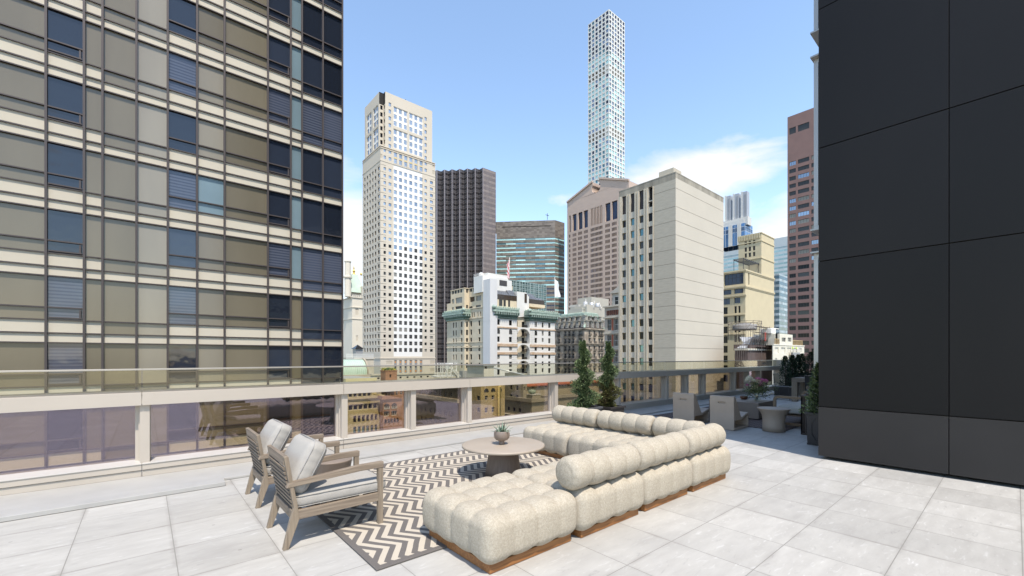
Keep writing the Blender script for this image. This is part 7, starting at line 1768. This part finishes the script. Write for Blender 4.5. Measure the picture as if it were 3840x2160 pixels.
# netted building with mansard and scaffold
net = mat('brown_debris_netting', (.075, .05, .044), .9, 0, .35, .5, .3, 3, col2=(.11, .08, .07), stretch=(1, 1, .6))
bn = Box(x5(680), 116, x5(365), x5(1295), y5(880)); t = root('building', 'building wrapped in dark brown debris netting under a pale sloping roof', bn.cx, bn.cy)
mb = MB(); bn.shell(mb); mb.build('netting', net, t); zr = bn.B.z(x5(900), y5(655)); zz = bn.B.z(x5(1000), y5(745))
MB().box(bn.cx + 1.0, bn.cy - .05, bn.z1, bn.cx + bn.wb, bn.cy + 4, zz).build('upper_netting', net, t)
za = bn.A.z(x5(560), y5(540)); x0, y0, x1, y1 = bn.cx + .3, bn.cy + .3, bn.cx + bn.wb - .3, bn.cy + bn.wa - .3; i_ = 3.0
MB().add([(x0, y0, bn.z1 + .6), (x1, y0, bn.z1 + .6), (x1, y1, bn.z1 + .6), (x0, y1, bn.z1 + .6), (x0 + i_, y0 + i_, za), (x1, y0 + i_, za), (x1, y1 - i_, za), (x0 + i_, y1 - i_, za)], [(0, 1, 5, 4), (1, 2, 6, 5), (2, 3, 7, 6), (3, 0, 4, 7), (4, 5, 6, 7)]).build('sloping_roof', mat('pale_zinc_roof', (.42, .43, .45), .5, .1, .2, .6), t)
MB().box(bn.cx - .3, bn.cy - .3, bn.z1, bn.cx + bn.wb, bn.cy + bn.wa, bn.z1 + .5).build('ledge', M['cream_wall'], t)
MB().box(bn.cx + bn.wb * .55, bn.cy + 1.5, bn.z1, bn.cx + bn.wb + .5, bn.cy + bn.wa - 1, bn.B.z(x5(1200), y5(500))).build('roof_house', mat('pale_roof_house', (.50, .49, .47), .8, 0, .25, .4), t)
t = thing('scaffold', 'tangled rooftop scaffold around the netted building', 'scaffold', (bn.cx, bn.cy - .8, bn.z1)); m = MB(); rnd = random.Random(13); H1 = za - bn.z1 + 2.5; Lx = bn.wb; zN = 0
for k in range(13):
    x = Lx * k / 12 
    m.tube([(x, 0, -22 if k in (0, 5) else 0), (x, 0, H1 * (.55 + .45 * (k > 3)))], .05, 5); m.tube([(x, 1.2, 0), (x, 1.2, H1)], .05, 5)
for z in (1, 3, 5, 6.6): m.tube([(0, 0, z), (Lx, 0, z)], .05, 5); m.box(Lx * .3, 0, z, Lx * .95, 1.1, z + .08)
for k in range(12): m.tube([(Lx * k / 12, 0, 1 + 2 * (k % 3)), (Lx * (k + 1) / 12, 0, 3 + 2 * (k % 3))], .04, 5)
for k in range(6): y = 1 + bn.wa * k / 6; m.tube([(-.6, y, -20), (-.6, y, 4.5)], .05, 5)
m.build('tubes', mat('dark_scaffold_tube', (.10, .08, .07), .6, 0, .4, 1), t, local=True)
g = Fac(0, bn.cy + 5, 0); xa, xb = g.u(x5(862)), g.u(x5(1155)); z0, z1 = g.z(x5(1000), y5(355)), g.z(x5(1000), y5(150)); xm, rr = (xa + xb) / 2, (xb - xa) / 2
t = thing('water_tank', 'rooftop water tank inside a ring of scaffold above the netted building', 'water tank', (xm, bn.cy + 5 + rr, z0)); MB().lathe([(rr * .72, 0), (rr * .72, (z1 - z0) * .62), (.05, (z1 - z0) * .88)], n=24).build('tank', mat('grey_tank', (.26, .25, .24), .8, 0, .3, 1), t, local=True)
m = MB(); hh = z1 - z0; z9 = za - z0
for k in range(14): a = 2 * math.pi * k / 14; x, y = rr * math.cos(a), rr * math.sin(a); m.tube([(x, y, z9), (x, y, hh)], .06, 5)
for z in (0, hh * .35, hh * .7, hh):
    for k in range(14): a, c_ = 2 * math.pi * k / 14, 2 * math.pi * (k + 1) / 14; m.tube([(rr * math.cos(a), rr * math.sin(a), z), (rr * math.cos(c_), rr * math.sin(c_), z)], .06, 5)
for k in range(0, 14, 2): a, c_ = 2 * math.pi * k / 14, 2 * math.pi * (k + 1) / 14; m.tube([(rr * math.cos(a), rr * math.sin(a), 0), (rr * math.cos(c_), rr * math.sin(c_), hh)], .05, 5)
m.build('ring_scaffold', mat('rusty_tube', (.17, .14, .11), .7, 0, .4, 1), t, local=True)
g = Fac(0, bn.cy - 1.2, 0); x = g.u(x5(1125)); z0, z1 = g.z(x5(1125), y5(645)), g.z(x5(1125), y5(435)); t = MB()
for s_ in (-.3, .3): t.box(x + s_ - .04, bn.cy - 1.2, z0, x + s_ + .04, bn.cy - 1.1, z1)
for k in range(10): t.box(x - .3, bn.cy - 1.18, z0 + (z1 - z0) * k / 10, x + .3, bn.cy - 1.12, z0 + (z1 - z0) * k / 10 + .06)
o = t.build('ladder', mat('red_ladder', (.55, .08, .06), .6)); tag(o, 'bright red ladder on the rooftop scaffold', 'ladder')
